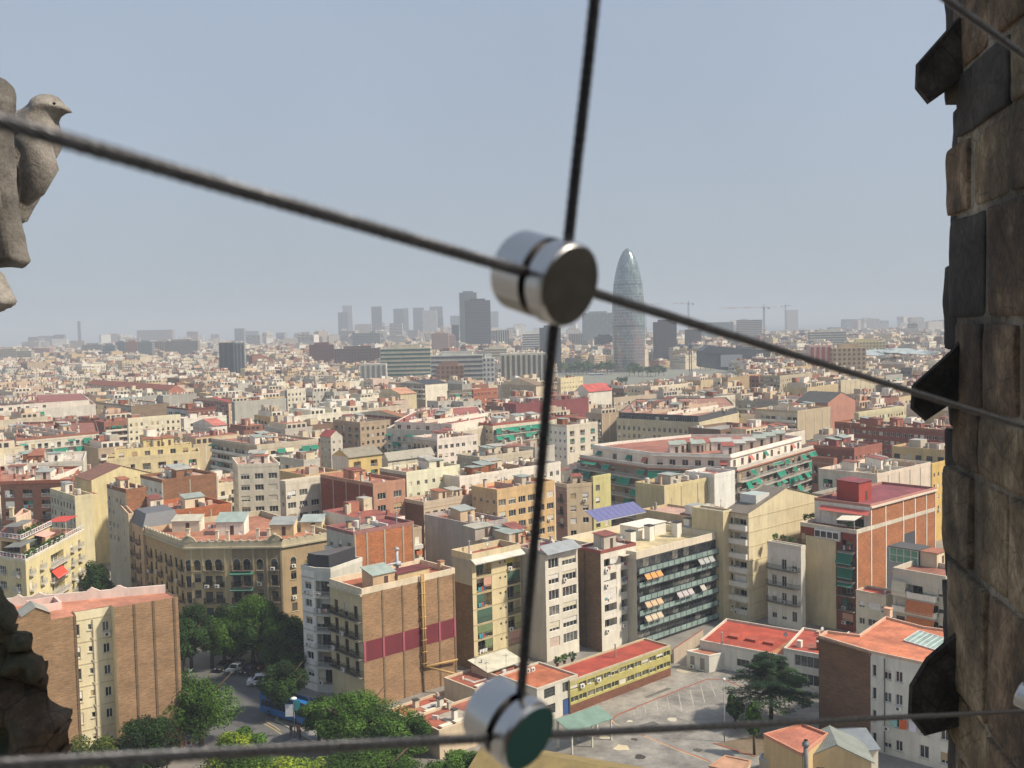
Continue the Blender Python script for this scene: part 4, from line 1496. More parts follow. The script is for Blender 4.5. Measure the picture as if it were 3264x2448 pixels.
q = quad('C', -575, 1175, 5.2, -760, 250, L=24.5, W=6.5)
q = quad('B', 1430, 1180, 5.2, 1240, 1904, W=6.0, L=25)
b = low('long low yellow ribbed school wing with a bright red flat roof', 'yellow school wing', q, 5.2, 'p:cfc878', 'r:d0442c', par='p:c8b890',
        f0=dict(z0=1.4, wall='t:d2c87a', cols=[((i + .5) / 13, 1.75, .9, 'g') for i in range(13)], nf=2, fl=1.95, top=.05, gnd=0, fr='d0cc9c', pb=.1))
w0, a0, L0 = b.facade(0, 'b:8a5a44', z1=1.4)
for k in range(4):
    b.small('air_conditioner', (4 + k * 5, .4), 3.3, 0)
b.small('vent_pipe', (14, 3))
b.done()
q = quad('B', 1220, 1215, 5.6, 1010, 1425, L=9, W=9)
q = quad('B', 1245, 1225, 5.6, 1050, 1430, L=9.0, W=9)
b = low('weathered white workshop with large steel windows, a blue door and an orange flat roof', 'white workshop with the blue door', q, 5.6, 'p:d8d4c8', 'r:dc7040', par='p:cfc8b8',
        f0=dict(cols=[(.3, 2.4, 1.7, 'p'), (.76, 2.6, 1.7, 'p')], nf=2, fl=2.7, top=.1, gnd=0, fr='6a6c68', st='x', pb=0))
w0, a0, L0 = b.facade(0, 'p:d8d4c8', z0=-.02, z1=-.01)
b.obox(w0, L0 * .62, -.06, .1, L0 * .94, -.01, 2.5, 'w:3c5a94')
for k in range(3):
    b.small('air_conditioner', (3 + k * 1.1, 7))
b.done()
# low terracotta roofs between the brick block and the yard
for i, (x, y, z, L_, W_, rf, lb, sh) in enumerate([
        (700, 1460, 4.0, 12, 7, 'r:c86040', 'low terracotta roof of a ground floor annex at the foot of the maroon banded wall', 'terracotta annex'),
        (540, 1400, 3.6, 9, 6, 'r:c8583a', 'low flat orange roof beside the street trees, left of the terracotta annex', 'flat orange annex'),
        (1120, 1190, 4.4, 8, 7, 'r:c46a48', 'low peach shed roof with air conditioners between the banded wall and the workshop', 'peach shed'),
        (900, 1230, 3.8, 8, 8, 'r:b8583c', 'low rust coloured roof behind the upper clamp, at the foot of the cream block', 'rust shed roof')]):
    c = at('B', x, y, z)
    q = [c, c + dirv(42) * L_, c + dirv(42) * L_ + dirv(132) * W_, c + dirv(132) * W_]
    b = low(lb, sh, q, z, 'p:d8c0a0', rf, .3, name='annex')
    for k in range(3):
        m = MB(['p:e6dcc8'])
        m.box(1 + k * 2.6, .6, z, 3 + k * 2.6, 1.5, z + .3)
        m.build('roof_vent', b.root)
    b.clutter(2, huts=0)
    b.done()
# peach hut with pale ribbed roof at the foot of the cream block
c = at('B', 965, 1110, 5.2)
q = [c, c + dirv(42) * 7.5, c + dirv(42) * 7.5 + dirv(132) * 4, c + dirv(132) * 4]
b = Bld('hut', 'peach hut with a pale ribbed sheet roof at the foot of the cream block', q, 5.0, 'hut', short='peach hut')
for e_ in range(4):
    b.facade(e_, 'p:e0bc98', [(.3, 1.2, 1.0, 'w')] if e_ in (0, 3) else None, nf=1, top=.3, gnd=0, fl=2.6, fr='5a6a60')
m = MB(['m:eae4cc'])
m.face([(-.5, -.8, 5.0), (8, -.8, 5.0), (8, 4.4, 5.9), (-.5, 4.4, 5.9)])
m.face([(8, -.8, 4.9), (-.5, -.8, 4.9), (-.5, 4.4, 5.8), (8, 4.4, 5.8)])
m.build('roof', b.root)
b.done()
# white and red school pavilions across the yard
q = quad('C', 405, 955, 4.2, 355, 880, g=-37, gl=60, L=26, W=15)
b = low('long white school pavilion with a red and orange flat roof across the yard', 'white school pavilion', q, 4.2, 'p:e2dfd6', 'r:d4482c', .35, par='p:dccfc0',
        f0=dict(cols=[(.12, 1.2, 2.4, 'd'), (.32, 2.4, 1.3, 'w'), (.42, 1.3, 1.1, 'w'), (.62, 2.4, 1.3, 'w'), (.8, 2.4, 1.3, 'w')], nf=1, top=.7, gnd=0, fl=3.3, fr='8a8c88', pb=.1))
for k in range(3):
    m = MB(['p:c84a34'])
    m.box(3 + k * 3.4, 5, 4.1, 5 + k * 3.4, 7, 4.6)
    m.build('roof_vent', b.root)
m = MB(['r:cf7a44'])
m.box(13, .5, 4.15, 24, 10, 4.3)
m.build('roof_patch', b.root)
b.small('satellite_dish', (12.5, 9))
b.small('vent_pipe', (4, .6))
b.done()
q = quad('C', 872, 1000, 6.3, 860, 1085, g=-37, gl=60, L=16, W=13)
b = low('two storey white school pavilion with a red roof and wide dark windows beside the cedar', 'two storey school pavilion', q, 6.3, 'p:e2dfd6', 'r:cc4a34', .35, par='p:dccfc0',
        f0=dict(cols=[(.25, 4.2, 2.0, 'p'), (.6, 3.0, 2.0, 'p')], nf=2, fl=3.0, top=.2, gnd=0, fr='d0d0cc', pb=0))
b.clutter(2, huts=1)
b.done()
q = quad('C', 440, 1030, 3.0, 333, 540, g=10, gl=128)
q = quad('C', 455, 1035, 3.0, 333, 541, g=28, gl=140)
b = low('small white store hut with a terracotta roof and two doors standing in the yard', 'white yard hut', q, 3.0, 'p:e4e1d8', 'r:d88058', .12, name='hut', cat='hut', f3=dict(cols=[(.25, .9, 2.1, 'd'), (.7, .9, 2.1, 'd')], nf=1, top=.3, gnd=0, fl=2.5, pb=1, bc=['9a9690']))
m = MB(['s:8a8c8c'])
m.tube([(3.4, .4, 3), (3.4, .4, 5)], .12, 8)
m.build('flue', b.root)
b.done()
# buildings at the bottom edge right
c = at('C', 885, 1585, 5.0)
z = 6.0
q = [at('C', 975, 1590, z), at('C', 1120, 1475, z), at('C', 975, 1420, z), at('C', 760, 1478, z)]
b = low('low ochre house with a salmon flat roof and metal flue below the yard', 'ochre house with the salmon roof', q, z, 'p:dcb878', 'r:e07a58', .3, par='p:e08a68')
m = MB(['s:7a7c7c'])
m.tube([(.2, -.4, 2), (.2, -.4, 7.4)], .3, 10)
m.lathe([(.3, 0), (.48, .15), (.48, .5), (.3, .6), (.3, .9)], 10, 0, (.2, -.4, 7.2))
m.build('flue', b.root, smooth=True)
b.done()
c = at('C', 985, 1600, 4.6)
q = [c, c + dirv(-8) * 8.5, c + dirv(-8) * 8.5 + dirv(82) * 6.5, c + dirv(82) * 6.5]
b = Bld('house', 'low yellow walled house with a grey slate hipped roof beside the ochre house', q, 4.4, 'house', short='grey slate roofed house')
for e_ in range(4):
    b.facade(e_, 'p:dcb878', 2 if e_ in (0, 3) else None, nf=1, top=.4, gnd=0, fl=3, fr='8a8478')
b.gable(2.0, 'm:98a098', 'p:dcb878', axis=1)
b.done()
q = quad('C', 1130, 1560, 5.0, 1065, 1350, g=12, gl=110)
c = at('C', 1130, 1530, 5.0)
q = [c, c + dirv(10) * 7, c + dirv(10) * 7 + dirv(100) * 7, c + dirv(100) * 7]
b = Bld('shed', 'white shed with a blue grey corrugated roof at the foot of the brick wall', q, 4.0, 'shed', short='shed with the blue grey roof')
for e_ in range(4):
    b.facade(e_, 'p:ddd8cc')
b.gable(1.3, 'm:8a949c', 'p:ddd8cc', axis=0)
b.done()
q = [at('C', 455, 1650, 3.2), at('C', 640, 1690, 3.2), at('C', 690, 1620, 3.2), at('C', 545, 1590, 3.2)]
b = Bld('shed', 'little shed with a pink tiled lean-to roof at the bottom edge of the yard', q, 3.2, 'shed', short='pink tiled shed')
for e_ in range(4):
    b.facade(e_, 'p:d8c4a4')
b.flat('t:d8a888', 't:d8a888', .1)
b.done()
q = [at('C', 735, 1610, 2.8), at('C', 870, 1640, 2.8), at('C', 880, 1600, 3.2), at('C', 745, 1560, 3.2)]
b = Bld('shed', 'low porch with a pale corrugated canopy left of the ochre house', q, 2.8, 'shed', short='pale canopy porch')
for e_ in range(4):
    b.facade(e_, 'p:c8bca0')
b.flat('m:d2d4cc', 'm:d2d4cc', .1)
b.done()
# ochre tiled hall under the lower clamp
c = at('T', 1330, 1400, 7.5)
A_ = at('T', 1330, 1405, 7.5)
B_ = at('T', 1850, 1659, 5.5)
d_ = (B_ - A_).normalized()
n_ = Vector((-d_.y, d_.x))
q = [A_ - d_ * 9 - n_ * 9, A_ + d_ * 22 - n_ * 9, A_ + d_ * 22 + n_ * 3, A_ - d_ * 9 + n_ * 3]
b = Bld('hall', 'hall with a weathered ochre ribbed roof under the lower clamp', q, 5.0, 'building', short='hall with the ochre ribbed roof')
for e_ in range(4):
    b.facade(e_, 'p:c8b48a')
b.gable(2.2, 't:a08c58', 'p:c8b48a', axis=0)
b.done()
# green sheet canopy in the yard
A_, B_ = at('T', 1330, 1140, 4.2), at('T', 1790, 985, 4.2)
d_ = (B_ - A_)
L_ = d_.length
t = thing('canopy', 'pale green corrugated canopy on white posts in front of the workshop', 'canopy', (A_.x, A_.y, 0), math.atan2(d_.y, d_.x))
m = MB(['m:88a696'])
m.face([(0, 0, 4.3), (L_, 0, 4.3), (L_, -3.4, 3.3), (0, -3.4, 3.3)])
m.face([(L_, 0, 4.22), (0, 0, 4.22), (0, -3.4, 3.22), (L_, -3.4, 3.22)])
m.build('roof', t)
for x in (.3, L_ * .5, L_ - .4):
    m = MB(['p:d8d6cc'])
    m.box(-.15, -.15, 0, .15, .15, 4.2)
    m.build('post', t, (x, -.1, 0))
    m = MB(['p:d8d6cc'])
    m.box(-.1, -.1, 0, .1, .1, 3.25)
    m.build('post', t, (x, -3.2, 0))

# ---------------------------------------------------------------- middle distance, one row per building
ST = {
    'blank': dict(),
    'pil': dict(pil=[.02, .33, .66, .98]),
    'win': dict(n=4, kw=dict(w=1.15, h=1.5, fr='8a8478')),
    'winw': dict(n=5, kw=dict(w=1.2, h=1.4, fr='e8e6e0')),
    'few': dict(n=2, kw=dict(w=.9, h=1.1)),
    'bal': dict(n=5, kw=dict(w=1.5, h=2.1, kind='d', fr='5a564c', bands=[(.02, .98, 'w', 1.0)], baw=(.22, ['1f8068', '1f8068', 'd8c8a8', 'c86a40']))),
    'balg': dict(n=5, kw=dict(w=1.6, h=2.1, kind='d', fr='4a4a44', bands=[(.02, .98, 'k', 1.1)], baw=(.5, ['1c8a70', '1f7e66', '1c8a70']))),
    'iron': dict(n=4, kw=dict(w=1.1, h=2.1, kind='di', fr='5a4a3c', bc=['8a7a5c', '5a5a4c', 'c8c0a8'])),
    'gal': dict(n=3, kw=dict(w=2.4, h=1.6, kind='g', fr='e4e4de')),
    'log': dict(n=3, kw=dict(w=2.6, h=2.2, kind='l', fr='8a867c', rl='k', ps=.5, sc=['d8c8a8', '3c7a64', 'e0dcd0'])),
    'mans': dict(n=7, kw=dict(w=1.2, h=1.8, kind='d', fr='e0dccf')),
}


def mid(label, short, q, z, wR, sR, wL, sL, roof, n=4, huts=1, _h=1, gab=None, par=None, attic=None, aw=None, seed=None, cat='building', name='apartment_building', rc=None):
    b = Bld(name, label, q, z, cat, short=short)
    rr = random.Random(seed or (len(HAND) * 13 + 5))
    nq = len(q)
    A_ = (q[1] - q[0]).length * (q[-1] - q[0]).length
    if A_ > 150:
        huts += 1 + int(A_ > 350) + int(A_ > 700)
    n += int(A_ / 90)
    for e_ in range(nq):
        if e_ == 0:
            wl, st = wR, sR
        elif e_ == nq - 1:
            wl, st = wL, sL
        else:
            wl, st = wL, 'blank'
        S = ST[st]
        L_ = (q[(e_ + 1) % nq] - q[e_]).length
        kw_ = dict(S.get('kw', {}))
        nn = None
        if 'n' in S:
            nn = max(1, int(L_ / {'log': 4.5, 'gal': 3.3}.get(st, 2.35)))
        if 'pil' in S:
            kw_['pil'] = [i / max(2, int(L_ / 5)) for i in range(max(2, int(L_ / 5)) + 1)]
        if aw and kw_.get('baw'):
            kw_['baw'] = aw
        if 'w' in kw_ and st in ('win', 'winw', 'iron', 'bal', 'balg'):
            kw_['w'] = kw_['w'] * rr.choice([.9, 1.1, 1.3])
            kw_['skip'] = .05
            kw_['pb'] = rr.choice([.35, .55, .75])
            if rr.random() < .5:
                kw_['floorline'] = rr.choice(['p:e0d8c8', 'p:b8ac98', 'p:c8a888'])
        zs_ = max(0, z - 13)          # lower storeys there are hidden by the houses in front
        if nn:
            b.facade(e_, wl, z1=zs_)
            b.facade(e_, wl, nn, z0=zs_, rnd=rr, gnd=0, **kw_)
        else:
            b.facade(e_, wl, **kw_)
    if gab:
        b.gable(gab[0], roof, wR, axis=gab[1])
    else:
        b.flat(roof, par or wR, .8)
    if attic:
        P2 = inset(b.P, attic[0])
        for e_ in range(nq):
            b.facade(e_, attic[1], max(1, int((P2[(e_ + 1) % nq] - P2[e_]).length / 4)) if e_ in (0, nq - 1) else None, P=P2, z0=z - .06, z1=z + 2.9, nf=1, top=.4, gnd=0, fl=2.5, w=1.8, h=2.0, kind='d', rnd=rr, pb=.4)
        b.flat(attic[2] if len(attic) > 2 else roof, attic[1], .3, P=P2, z=z + 2.9)
        b.clutter(n, P=P2, z=z + 2.9, rr=rr, huts=huts, cols=rc)
    elif not gab:
        b.clutter(n, rr=rr, huts=huts, cols=rc)
    b.done()
    return b


def Q(*a, **k):
    return quad(*a, **k)


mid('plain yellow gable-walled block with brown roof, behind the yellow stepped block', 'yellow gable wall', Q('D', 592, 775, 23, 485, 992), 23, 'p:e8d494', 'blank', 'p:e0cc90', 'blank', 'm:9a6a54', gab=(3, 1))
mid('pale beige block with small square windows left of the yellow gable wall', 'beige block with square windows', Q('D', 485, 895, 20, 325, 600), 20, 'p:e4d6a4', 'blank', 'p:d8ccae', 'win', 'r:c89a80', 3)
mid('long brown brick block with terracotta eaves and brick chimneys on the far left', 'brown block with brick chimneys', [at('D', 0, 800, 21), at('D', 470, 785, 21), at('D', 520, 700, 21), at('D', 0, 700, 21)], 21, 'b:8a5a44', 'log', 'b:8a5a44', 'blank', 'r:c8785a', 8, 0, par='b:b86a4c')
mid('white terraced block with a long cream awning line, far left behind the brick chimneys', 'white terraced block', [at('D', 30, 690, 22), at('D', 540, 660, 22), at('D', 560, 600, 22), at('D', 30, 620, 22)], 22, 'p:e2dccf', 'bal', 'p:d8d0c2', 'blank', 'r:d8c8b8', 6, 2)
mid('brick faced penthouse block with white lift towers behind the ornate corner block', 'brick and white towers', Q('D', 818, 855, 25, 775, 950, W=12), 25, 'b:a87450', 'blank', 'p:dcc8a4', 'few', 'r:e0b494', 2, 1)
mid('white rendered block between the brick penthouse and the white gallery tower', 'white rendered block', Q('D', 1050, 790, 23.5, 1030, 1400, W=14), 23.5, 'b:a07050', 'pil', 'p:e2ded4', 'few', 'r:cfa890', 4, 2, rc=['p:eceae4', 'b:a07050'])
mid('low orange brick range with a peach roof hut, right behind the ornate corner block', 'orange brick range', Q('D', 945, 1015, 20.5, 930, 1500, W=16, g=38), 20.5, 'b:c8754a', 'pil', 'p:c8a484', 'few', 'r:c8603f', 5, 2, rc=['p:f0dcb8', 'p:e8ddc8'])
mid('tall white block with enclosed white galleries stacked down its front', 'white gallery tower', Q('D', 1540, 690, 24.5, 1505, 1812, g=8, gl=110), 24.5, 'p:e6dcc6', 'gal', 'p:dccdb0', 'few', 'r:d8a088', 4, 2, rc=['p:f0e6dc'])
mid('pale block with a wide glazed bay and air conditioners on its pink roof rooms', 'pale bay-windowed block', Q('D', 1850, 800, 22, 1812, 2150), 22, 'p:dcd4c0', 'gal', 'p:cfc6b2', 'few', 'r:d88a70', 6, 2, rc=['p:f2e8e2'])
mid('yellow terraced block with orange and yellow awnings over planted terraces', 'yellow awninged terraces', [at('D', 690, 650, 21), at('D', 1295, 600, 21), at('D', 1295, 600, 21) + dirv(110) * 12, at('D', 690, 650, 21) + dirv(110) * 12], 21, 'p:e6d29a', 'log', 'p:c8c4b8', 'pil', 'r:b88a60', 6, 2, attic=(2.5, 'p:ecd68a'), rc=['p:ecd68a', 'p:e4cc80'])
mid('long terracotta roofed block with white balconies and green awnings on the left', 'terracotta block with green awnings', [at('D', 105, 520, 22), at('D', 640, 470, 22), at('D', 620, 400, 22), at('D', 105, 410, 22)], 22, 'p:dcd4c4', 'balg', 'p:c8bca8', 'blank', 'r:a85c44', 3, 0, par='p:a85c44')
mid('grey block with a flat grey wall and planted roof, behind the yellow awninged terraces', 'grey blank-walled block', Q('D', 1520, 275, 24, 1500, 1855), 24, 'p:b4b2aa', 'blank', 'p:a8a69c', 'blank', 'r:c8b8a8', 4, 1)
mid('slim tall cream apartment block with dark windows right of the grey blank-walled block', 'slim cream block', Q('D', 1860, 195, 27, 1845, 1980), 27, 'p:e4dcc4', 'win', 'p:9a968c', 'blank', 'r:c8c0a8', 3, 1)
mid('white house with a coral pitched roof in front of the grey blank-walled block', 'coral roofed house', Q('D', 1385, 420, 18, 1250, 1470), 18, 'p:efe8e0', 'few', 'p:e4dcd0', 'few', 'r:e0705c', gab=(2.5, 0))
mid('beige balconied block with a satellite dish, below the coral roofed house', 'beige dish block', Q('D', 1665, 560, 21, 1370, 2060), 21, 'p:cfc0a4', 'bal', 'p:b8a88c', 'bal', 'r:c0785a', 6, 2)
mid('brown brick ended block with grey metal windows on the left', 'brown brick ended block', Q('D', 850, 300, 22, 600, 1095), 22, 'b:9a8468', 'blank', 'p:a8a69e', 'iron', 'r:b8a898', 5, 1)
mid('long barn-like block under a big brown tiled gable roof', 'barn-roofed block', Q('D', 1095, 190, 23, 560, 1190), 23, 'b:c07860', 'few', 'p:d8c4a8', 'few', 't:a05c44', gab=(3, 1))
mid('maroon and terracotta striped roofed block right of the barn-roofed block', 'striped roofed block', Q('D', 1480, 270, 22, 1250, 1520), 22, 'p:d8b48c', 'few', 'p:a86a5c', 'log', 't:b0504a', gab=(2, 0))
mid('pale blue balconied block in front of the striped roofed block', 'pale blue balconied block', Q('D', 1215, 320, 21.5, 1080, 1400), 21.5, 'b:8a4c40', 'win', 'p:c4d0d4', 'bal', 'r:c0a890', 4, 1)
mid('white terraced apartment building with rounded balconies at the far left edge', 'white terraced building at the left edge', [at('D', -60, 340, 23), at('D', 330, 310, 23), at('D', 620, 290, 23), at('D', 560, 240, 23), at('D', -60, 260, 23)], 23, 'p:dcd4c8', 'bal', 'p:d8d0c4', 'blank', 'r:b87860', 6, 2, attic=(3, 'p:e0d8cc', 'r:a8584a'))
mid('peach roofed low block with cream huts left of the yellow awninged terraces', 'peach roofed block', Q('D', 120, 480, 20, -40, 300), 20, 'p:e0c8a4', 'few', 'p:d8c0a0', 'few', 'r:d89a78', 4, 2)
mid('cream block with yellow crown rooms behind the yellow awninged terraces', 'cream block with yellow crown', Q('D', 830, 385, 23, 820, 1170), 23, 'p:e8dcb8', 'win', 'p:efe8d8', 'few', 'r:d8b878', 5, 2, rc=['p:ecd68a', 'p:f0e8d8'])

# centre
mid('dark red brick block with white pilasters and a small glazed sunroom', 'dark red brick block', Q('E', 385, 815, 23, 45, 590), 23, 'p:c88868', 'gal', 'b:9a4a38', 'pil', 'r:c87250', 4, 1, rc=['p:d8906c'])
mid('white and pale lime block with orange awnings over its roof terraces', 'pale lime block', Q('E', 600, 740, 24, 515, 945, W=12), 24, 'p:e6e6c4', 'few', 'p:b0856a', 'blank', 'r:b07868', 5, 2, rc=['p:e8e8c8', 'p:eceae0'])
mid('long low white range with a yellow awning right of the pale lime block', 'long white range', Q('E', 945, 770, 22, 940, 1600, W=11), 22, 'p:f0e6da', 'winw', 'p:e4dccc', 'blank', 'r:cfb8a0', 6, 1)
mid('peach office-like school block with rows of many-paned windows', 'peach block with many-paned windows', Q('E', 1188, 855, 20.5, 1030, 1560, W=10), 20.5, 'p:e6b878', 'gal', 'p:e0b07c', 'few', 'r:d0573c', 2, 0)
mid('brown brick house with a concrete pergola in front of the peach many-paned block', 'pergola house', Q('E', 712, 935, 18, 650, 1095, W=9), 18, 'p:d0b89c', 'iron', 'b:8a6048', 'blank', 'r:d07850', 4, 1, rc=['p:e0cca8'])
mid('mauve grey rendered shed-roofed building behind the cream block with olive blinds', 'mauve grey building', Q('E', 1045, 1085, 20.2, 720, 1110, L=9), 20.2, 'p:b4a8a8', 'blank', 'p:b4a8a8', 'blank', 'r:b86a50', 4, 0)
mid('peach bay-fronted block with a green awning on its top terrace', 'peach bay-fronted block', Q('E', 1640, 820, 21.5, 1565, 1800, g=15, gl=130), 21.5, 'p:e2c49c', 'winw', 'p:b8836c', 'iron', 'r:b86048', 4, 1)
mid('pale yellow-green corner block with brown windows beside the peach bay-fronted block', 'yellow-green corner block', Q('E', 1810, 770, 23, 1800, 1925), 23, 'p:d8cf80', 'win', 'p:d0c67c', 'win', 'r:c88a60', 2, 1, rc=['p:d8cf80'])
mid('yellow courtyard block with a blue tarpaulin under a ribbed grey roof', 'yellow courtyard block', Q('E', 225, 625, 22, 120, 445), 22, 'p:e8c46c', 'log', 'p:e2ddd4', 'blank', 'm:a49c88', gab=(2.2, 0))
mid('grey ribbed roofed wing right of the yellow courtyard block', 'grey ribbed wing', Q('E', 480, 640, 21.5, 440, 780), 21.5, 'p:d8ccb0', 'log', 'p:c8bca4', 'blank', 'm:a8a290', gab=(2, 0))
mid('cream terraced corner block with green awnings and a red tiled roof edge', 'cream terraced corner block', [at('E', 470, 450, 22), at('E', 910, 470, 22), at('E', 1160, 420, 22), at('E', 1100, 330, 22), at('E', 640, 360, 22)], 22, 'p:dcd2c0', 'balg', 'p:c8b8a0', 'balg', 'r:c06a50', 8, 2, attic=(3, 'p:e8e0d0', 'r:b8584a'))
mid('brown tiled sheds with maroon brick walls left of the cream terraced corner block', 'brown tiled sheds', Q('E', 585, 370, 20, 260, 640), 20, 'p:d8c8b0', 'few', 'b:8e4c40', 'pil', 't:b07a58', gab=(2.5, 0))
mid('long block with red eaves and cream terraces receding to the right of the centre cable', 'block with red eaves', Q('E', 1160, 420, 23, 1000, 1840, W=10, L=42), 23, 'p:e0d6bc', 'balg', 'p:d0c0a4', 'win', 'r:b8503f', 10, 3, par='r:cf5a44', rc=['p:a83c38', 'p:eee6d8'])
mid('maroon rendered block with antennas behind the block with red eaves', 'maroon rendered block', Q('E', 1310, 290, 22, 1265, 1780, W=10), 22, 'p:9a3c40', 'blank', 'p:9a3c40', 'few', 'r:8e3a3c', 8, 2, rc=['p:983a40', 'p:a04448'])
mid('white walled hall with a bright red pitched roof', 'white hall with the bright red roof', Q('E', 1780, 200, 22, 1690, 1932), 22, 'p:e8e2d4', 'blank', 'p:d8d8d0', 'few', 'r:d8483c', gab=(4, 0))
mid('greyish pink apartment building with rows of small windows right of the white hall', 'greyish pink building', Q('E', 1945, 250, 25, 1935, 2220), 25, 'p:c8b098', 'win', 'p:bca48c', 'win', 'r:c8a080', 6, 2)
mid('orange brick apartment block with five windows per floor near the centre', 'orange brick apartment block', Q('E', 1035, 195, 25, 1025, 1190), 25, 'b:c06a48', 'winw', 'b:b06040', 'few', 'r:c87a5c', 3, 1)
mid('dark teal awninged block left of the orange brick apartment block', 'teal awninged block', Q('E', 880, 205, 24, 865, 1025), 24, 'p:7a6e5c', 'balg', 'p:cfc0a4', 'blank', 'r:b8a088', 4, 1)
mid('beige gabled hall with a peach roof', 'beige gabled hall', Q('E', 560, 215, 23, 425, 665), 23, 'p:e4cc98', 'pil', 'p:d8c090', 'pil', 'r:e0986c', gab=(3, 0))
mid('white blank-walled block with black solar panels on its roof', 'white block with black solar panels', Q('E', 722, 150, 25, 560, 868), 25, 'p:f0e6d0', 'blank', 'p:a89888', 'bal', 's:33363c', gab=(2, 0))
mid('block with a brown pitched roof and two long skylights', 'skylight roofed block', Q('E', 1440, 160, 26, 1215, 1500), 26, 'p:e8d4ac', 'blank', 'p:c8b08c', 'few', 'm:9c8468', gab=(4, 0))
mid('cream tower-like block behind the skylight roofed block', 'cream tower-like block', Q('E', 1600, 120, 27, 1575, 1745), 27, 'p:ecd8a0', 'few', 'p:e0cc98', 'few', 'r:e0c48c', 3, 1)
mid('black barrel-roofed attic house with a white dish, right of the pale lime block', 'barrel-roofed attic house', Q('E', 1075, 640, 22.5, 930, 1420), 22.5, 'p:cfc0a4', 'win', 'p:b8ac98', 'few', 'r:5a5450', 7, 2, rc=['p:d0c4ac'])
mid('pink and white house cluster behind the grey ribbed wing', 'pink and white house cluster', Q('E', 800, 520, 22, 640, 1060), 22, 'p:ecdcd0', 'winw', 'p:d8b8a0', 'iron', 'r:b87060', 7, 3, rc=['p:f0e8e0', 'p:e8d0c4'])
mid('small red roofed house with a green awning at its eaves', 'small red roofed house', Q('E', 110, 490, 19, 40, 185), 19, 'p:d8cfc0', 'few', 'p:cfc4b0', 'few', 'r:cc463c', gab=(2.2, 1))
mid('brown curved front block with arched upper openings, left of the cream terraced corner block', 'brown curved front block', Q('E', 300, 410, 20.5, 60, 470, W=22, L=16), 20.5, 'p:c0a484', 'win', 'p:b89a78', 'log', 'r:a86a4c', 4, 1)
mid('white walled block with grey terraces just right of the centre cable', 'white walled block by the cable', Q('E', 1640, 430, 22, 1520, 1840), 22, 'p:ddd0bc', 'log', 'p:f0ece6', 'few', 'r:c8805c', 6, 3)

# right: long chamfered block with green awnings
z = 20.5
c1, c2 = at('Z', 1400, 1010, z), at('Z', 1592, 1016, z)
r_ = at('Z', 1757, 968, z)
l_ = at('Z', 1284, 985, z)
l_ = c1 + dirv(125) * max(14, (l_ - c1).length)
b = Bld('apartment_building', 'long grey chamfered corner block with white balconies and many green awnings', [c1, c2, r_, r_ + dirv(130) * 14, (r_ + l_) / 2 + Vector((0, 20)), l_ + dirv(40) * 14, l_], z, short='long green-awninged corner block', rot=rad(0))
bk = dict(w=1.7, h=2.1, kind='d', fr='3e3e3a', fl=3.0, top=.4, gnd=2, ac=.02)
for e_, n_ in ((0, 8), (1, 12), (6, 5)):
    b.facade(e_, 'p:8a7a68', n_, bands=[(.01, .99, 'k', 1.2)], baw=(.42, ['1a8068', '1d8a70', '17755e']), cornice='p:c87a5c', **bk)
for e_ in (2, 3, 4, 5):
    b.facade(e_, 'p:b0a690')
b.flat('r:b86850', 'p:d0ccc4', .9)
P2 = inset(b.P, 3.0)
for e_, n_ in ((0, 6), (1, 10), (6, 4)):
    b.facade(e_, 'p:f0e8dc', n_, P=P2, z0=z - .06, z1=z + 3.2, nf=1, top=.6, gnd=0, fl=2.6, w=1.8, h=2.1, kind='d', cornice='p:ecdcd0', aw=(.3, ['1a8068', 'c87060']))
for e_ in (2, 3, 4, 5):
    b.facade(e_, 'p:e0d8cc', P=P2, z0=z - .06, z1=z + 3.2)
b.flat('r:b86850', 'p:f0ece4', .8, P=P2, z=z + 3.2)
Lc = (P2[1] - P2[0]).length
rr = random.Random(4)
for i in range(9):
    q = P2[0] + Vector((rr.uniform(0, Lc), rr.uniform(2, 9)))
    b.hut((q.x, q.y), rr.uniform(2.5, 4), rr.uniform(2.5, 4), 2.6, rr.choice(['p:e8e0d0', 'p:cfc2ac', 'p:efe8dc', 'p:b8553f']), rr.choice(['m:b4c0b4', 'm:c4c8c0', 'r:c05a48']), .8, z=z + 3.15)
for i in range(6):
    q = P2[1] + (P2[2] - P2[1]) * (.1 + .14 * i) + Vector((-4, 2))
    b.hut((q.x, q.y), 3.4, 3, 2.5, rr.choice(['p:efe8dc', 'p:e0d4c0']), rr.choice(['m:b4c0b4', 'r:c05a48', 'm:d0d0c8']), .8, z=z + 3.15)
b.done()
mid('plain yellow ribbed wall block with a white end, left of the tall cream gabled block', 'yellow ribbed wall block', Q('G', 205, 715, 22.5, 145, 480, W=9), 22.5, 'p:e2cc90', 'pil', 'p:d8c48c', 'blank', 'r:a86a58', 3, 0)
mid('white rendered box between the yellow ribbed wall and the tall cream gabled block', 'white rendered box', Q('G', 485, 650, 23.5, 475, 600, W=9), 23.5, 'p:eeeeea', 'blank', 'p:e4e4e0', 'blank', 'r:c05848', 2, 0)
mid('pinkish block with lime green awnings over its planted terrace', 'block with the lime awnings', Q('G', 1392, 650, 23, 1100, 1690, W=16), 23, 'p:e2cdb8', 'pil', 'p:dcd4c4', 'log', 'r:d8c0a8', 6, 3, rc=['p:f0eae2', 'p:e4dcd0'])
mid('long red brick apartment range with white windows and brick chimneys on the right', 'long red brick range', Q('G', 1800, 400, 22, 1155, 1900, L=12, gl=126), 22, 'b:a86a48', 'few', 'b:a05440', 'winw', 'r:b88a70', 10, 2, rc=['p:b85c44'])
mid('salmon gable wall with a grey slate roof and dormers', 'salmon gable block', Q('G', 1118, 235, 25, 935, 1270), 25, 'p:cf8068', 'blank', 'p:c07860', 'few', 'm:5a5854', gab=(4, 1))
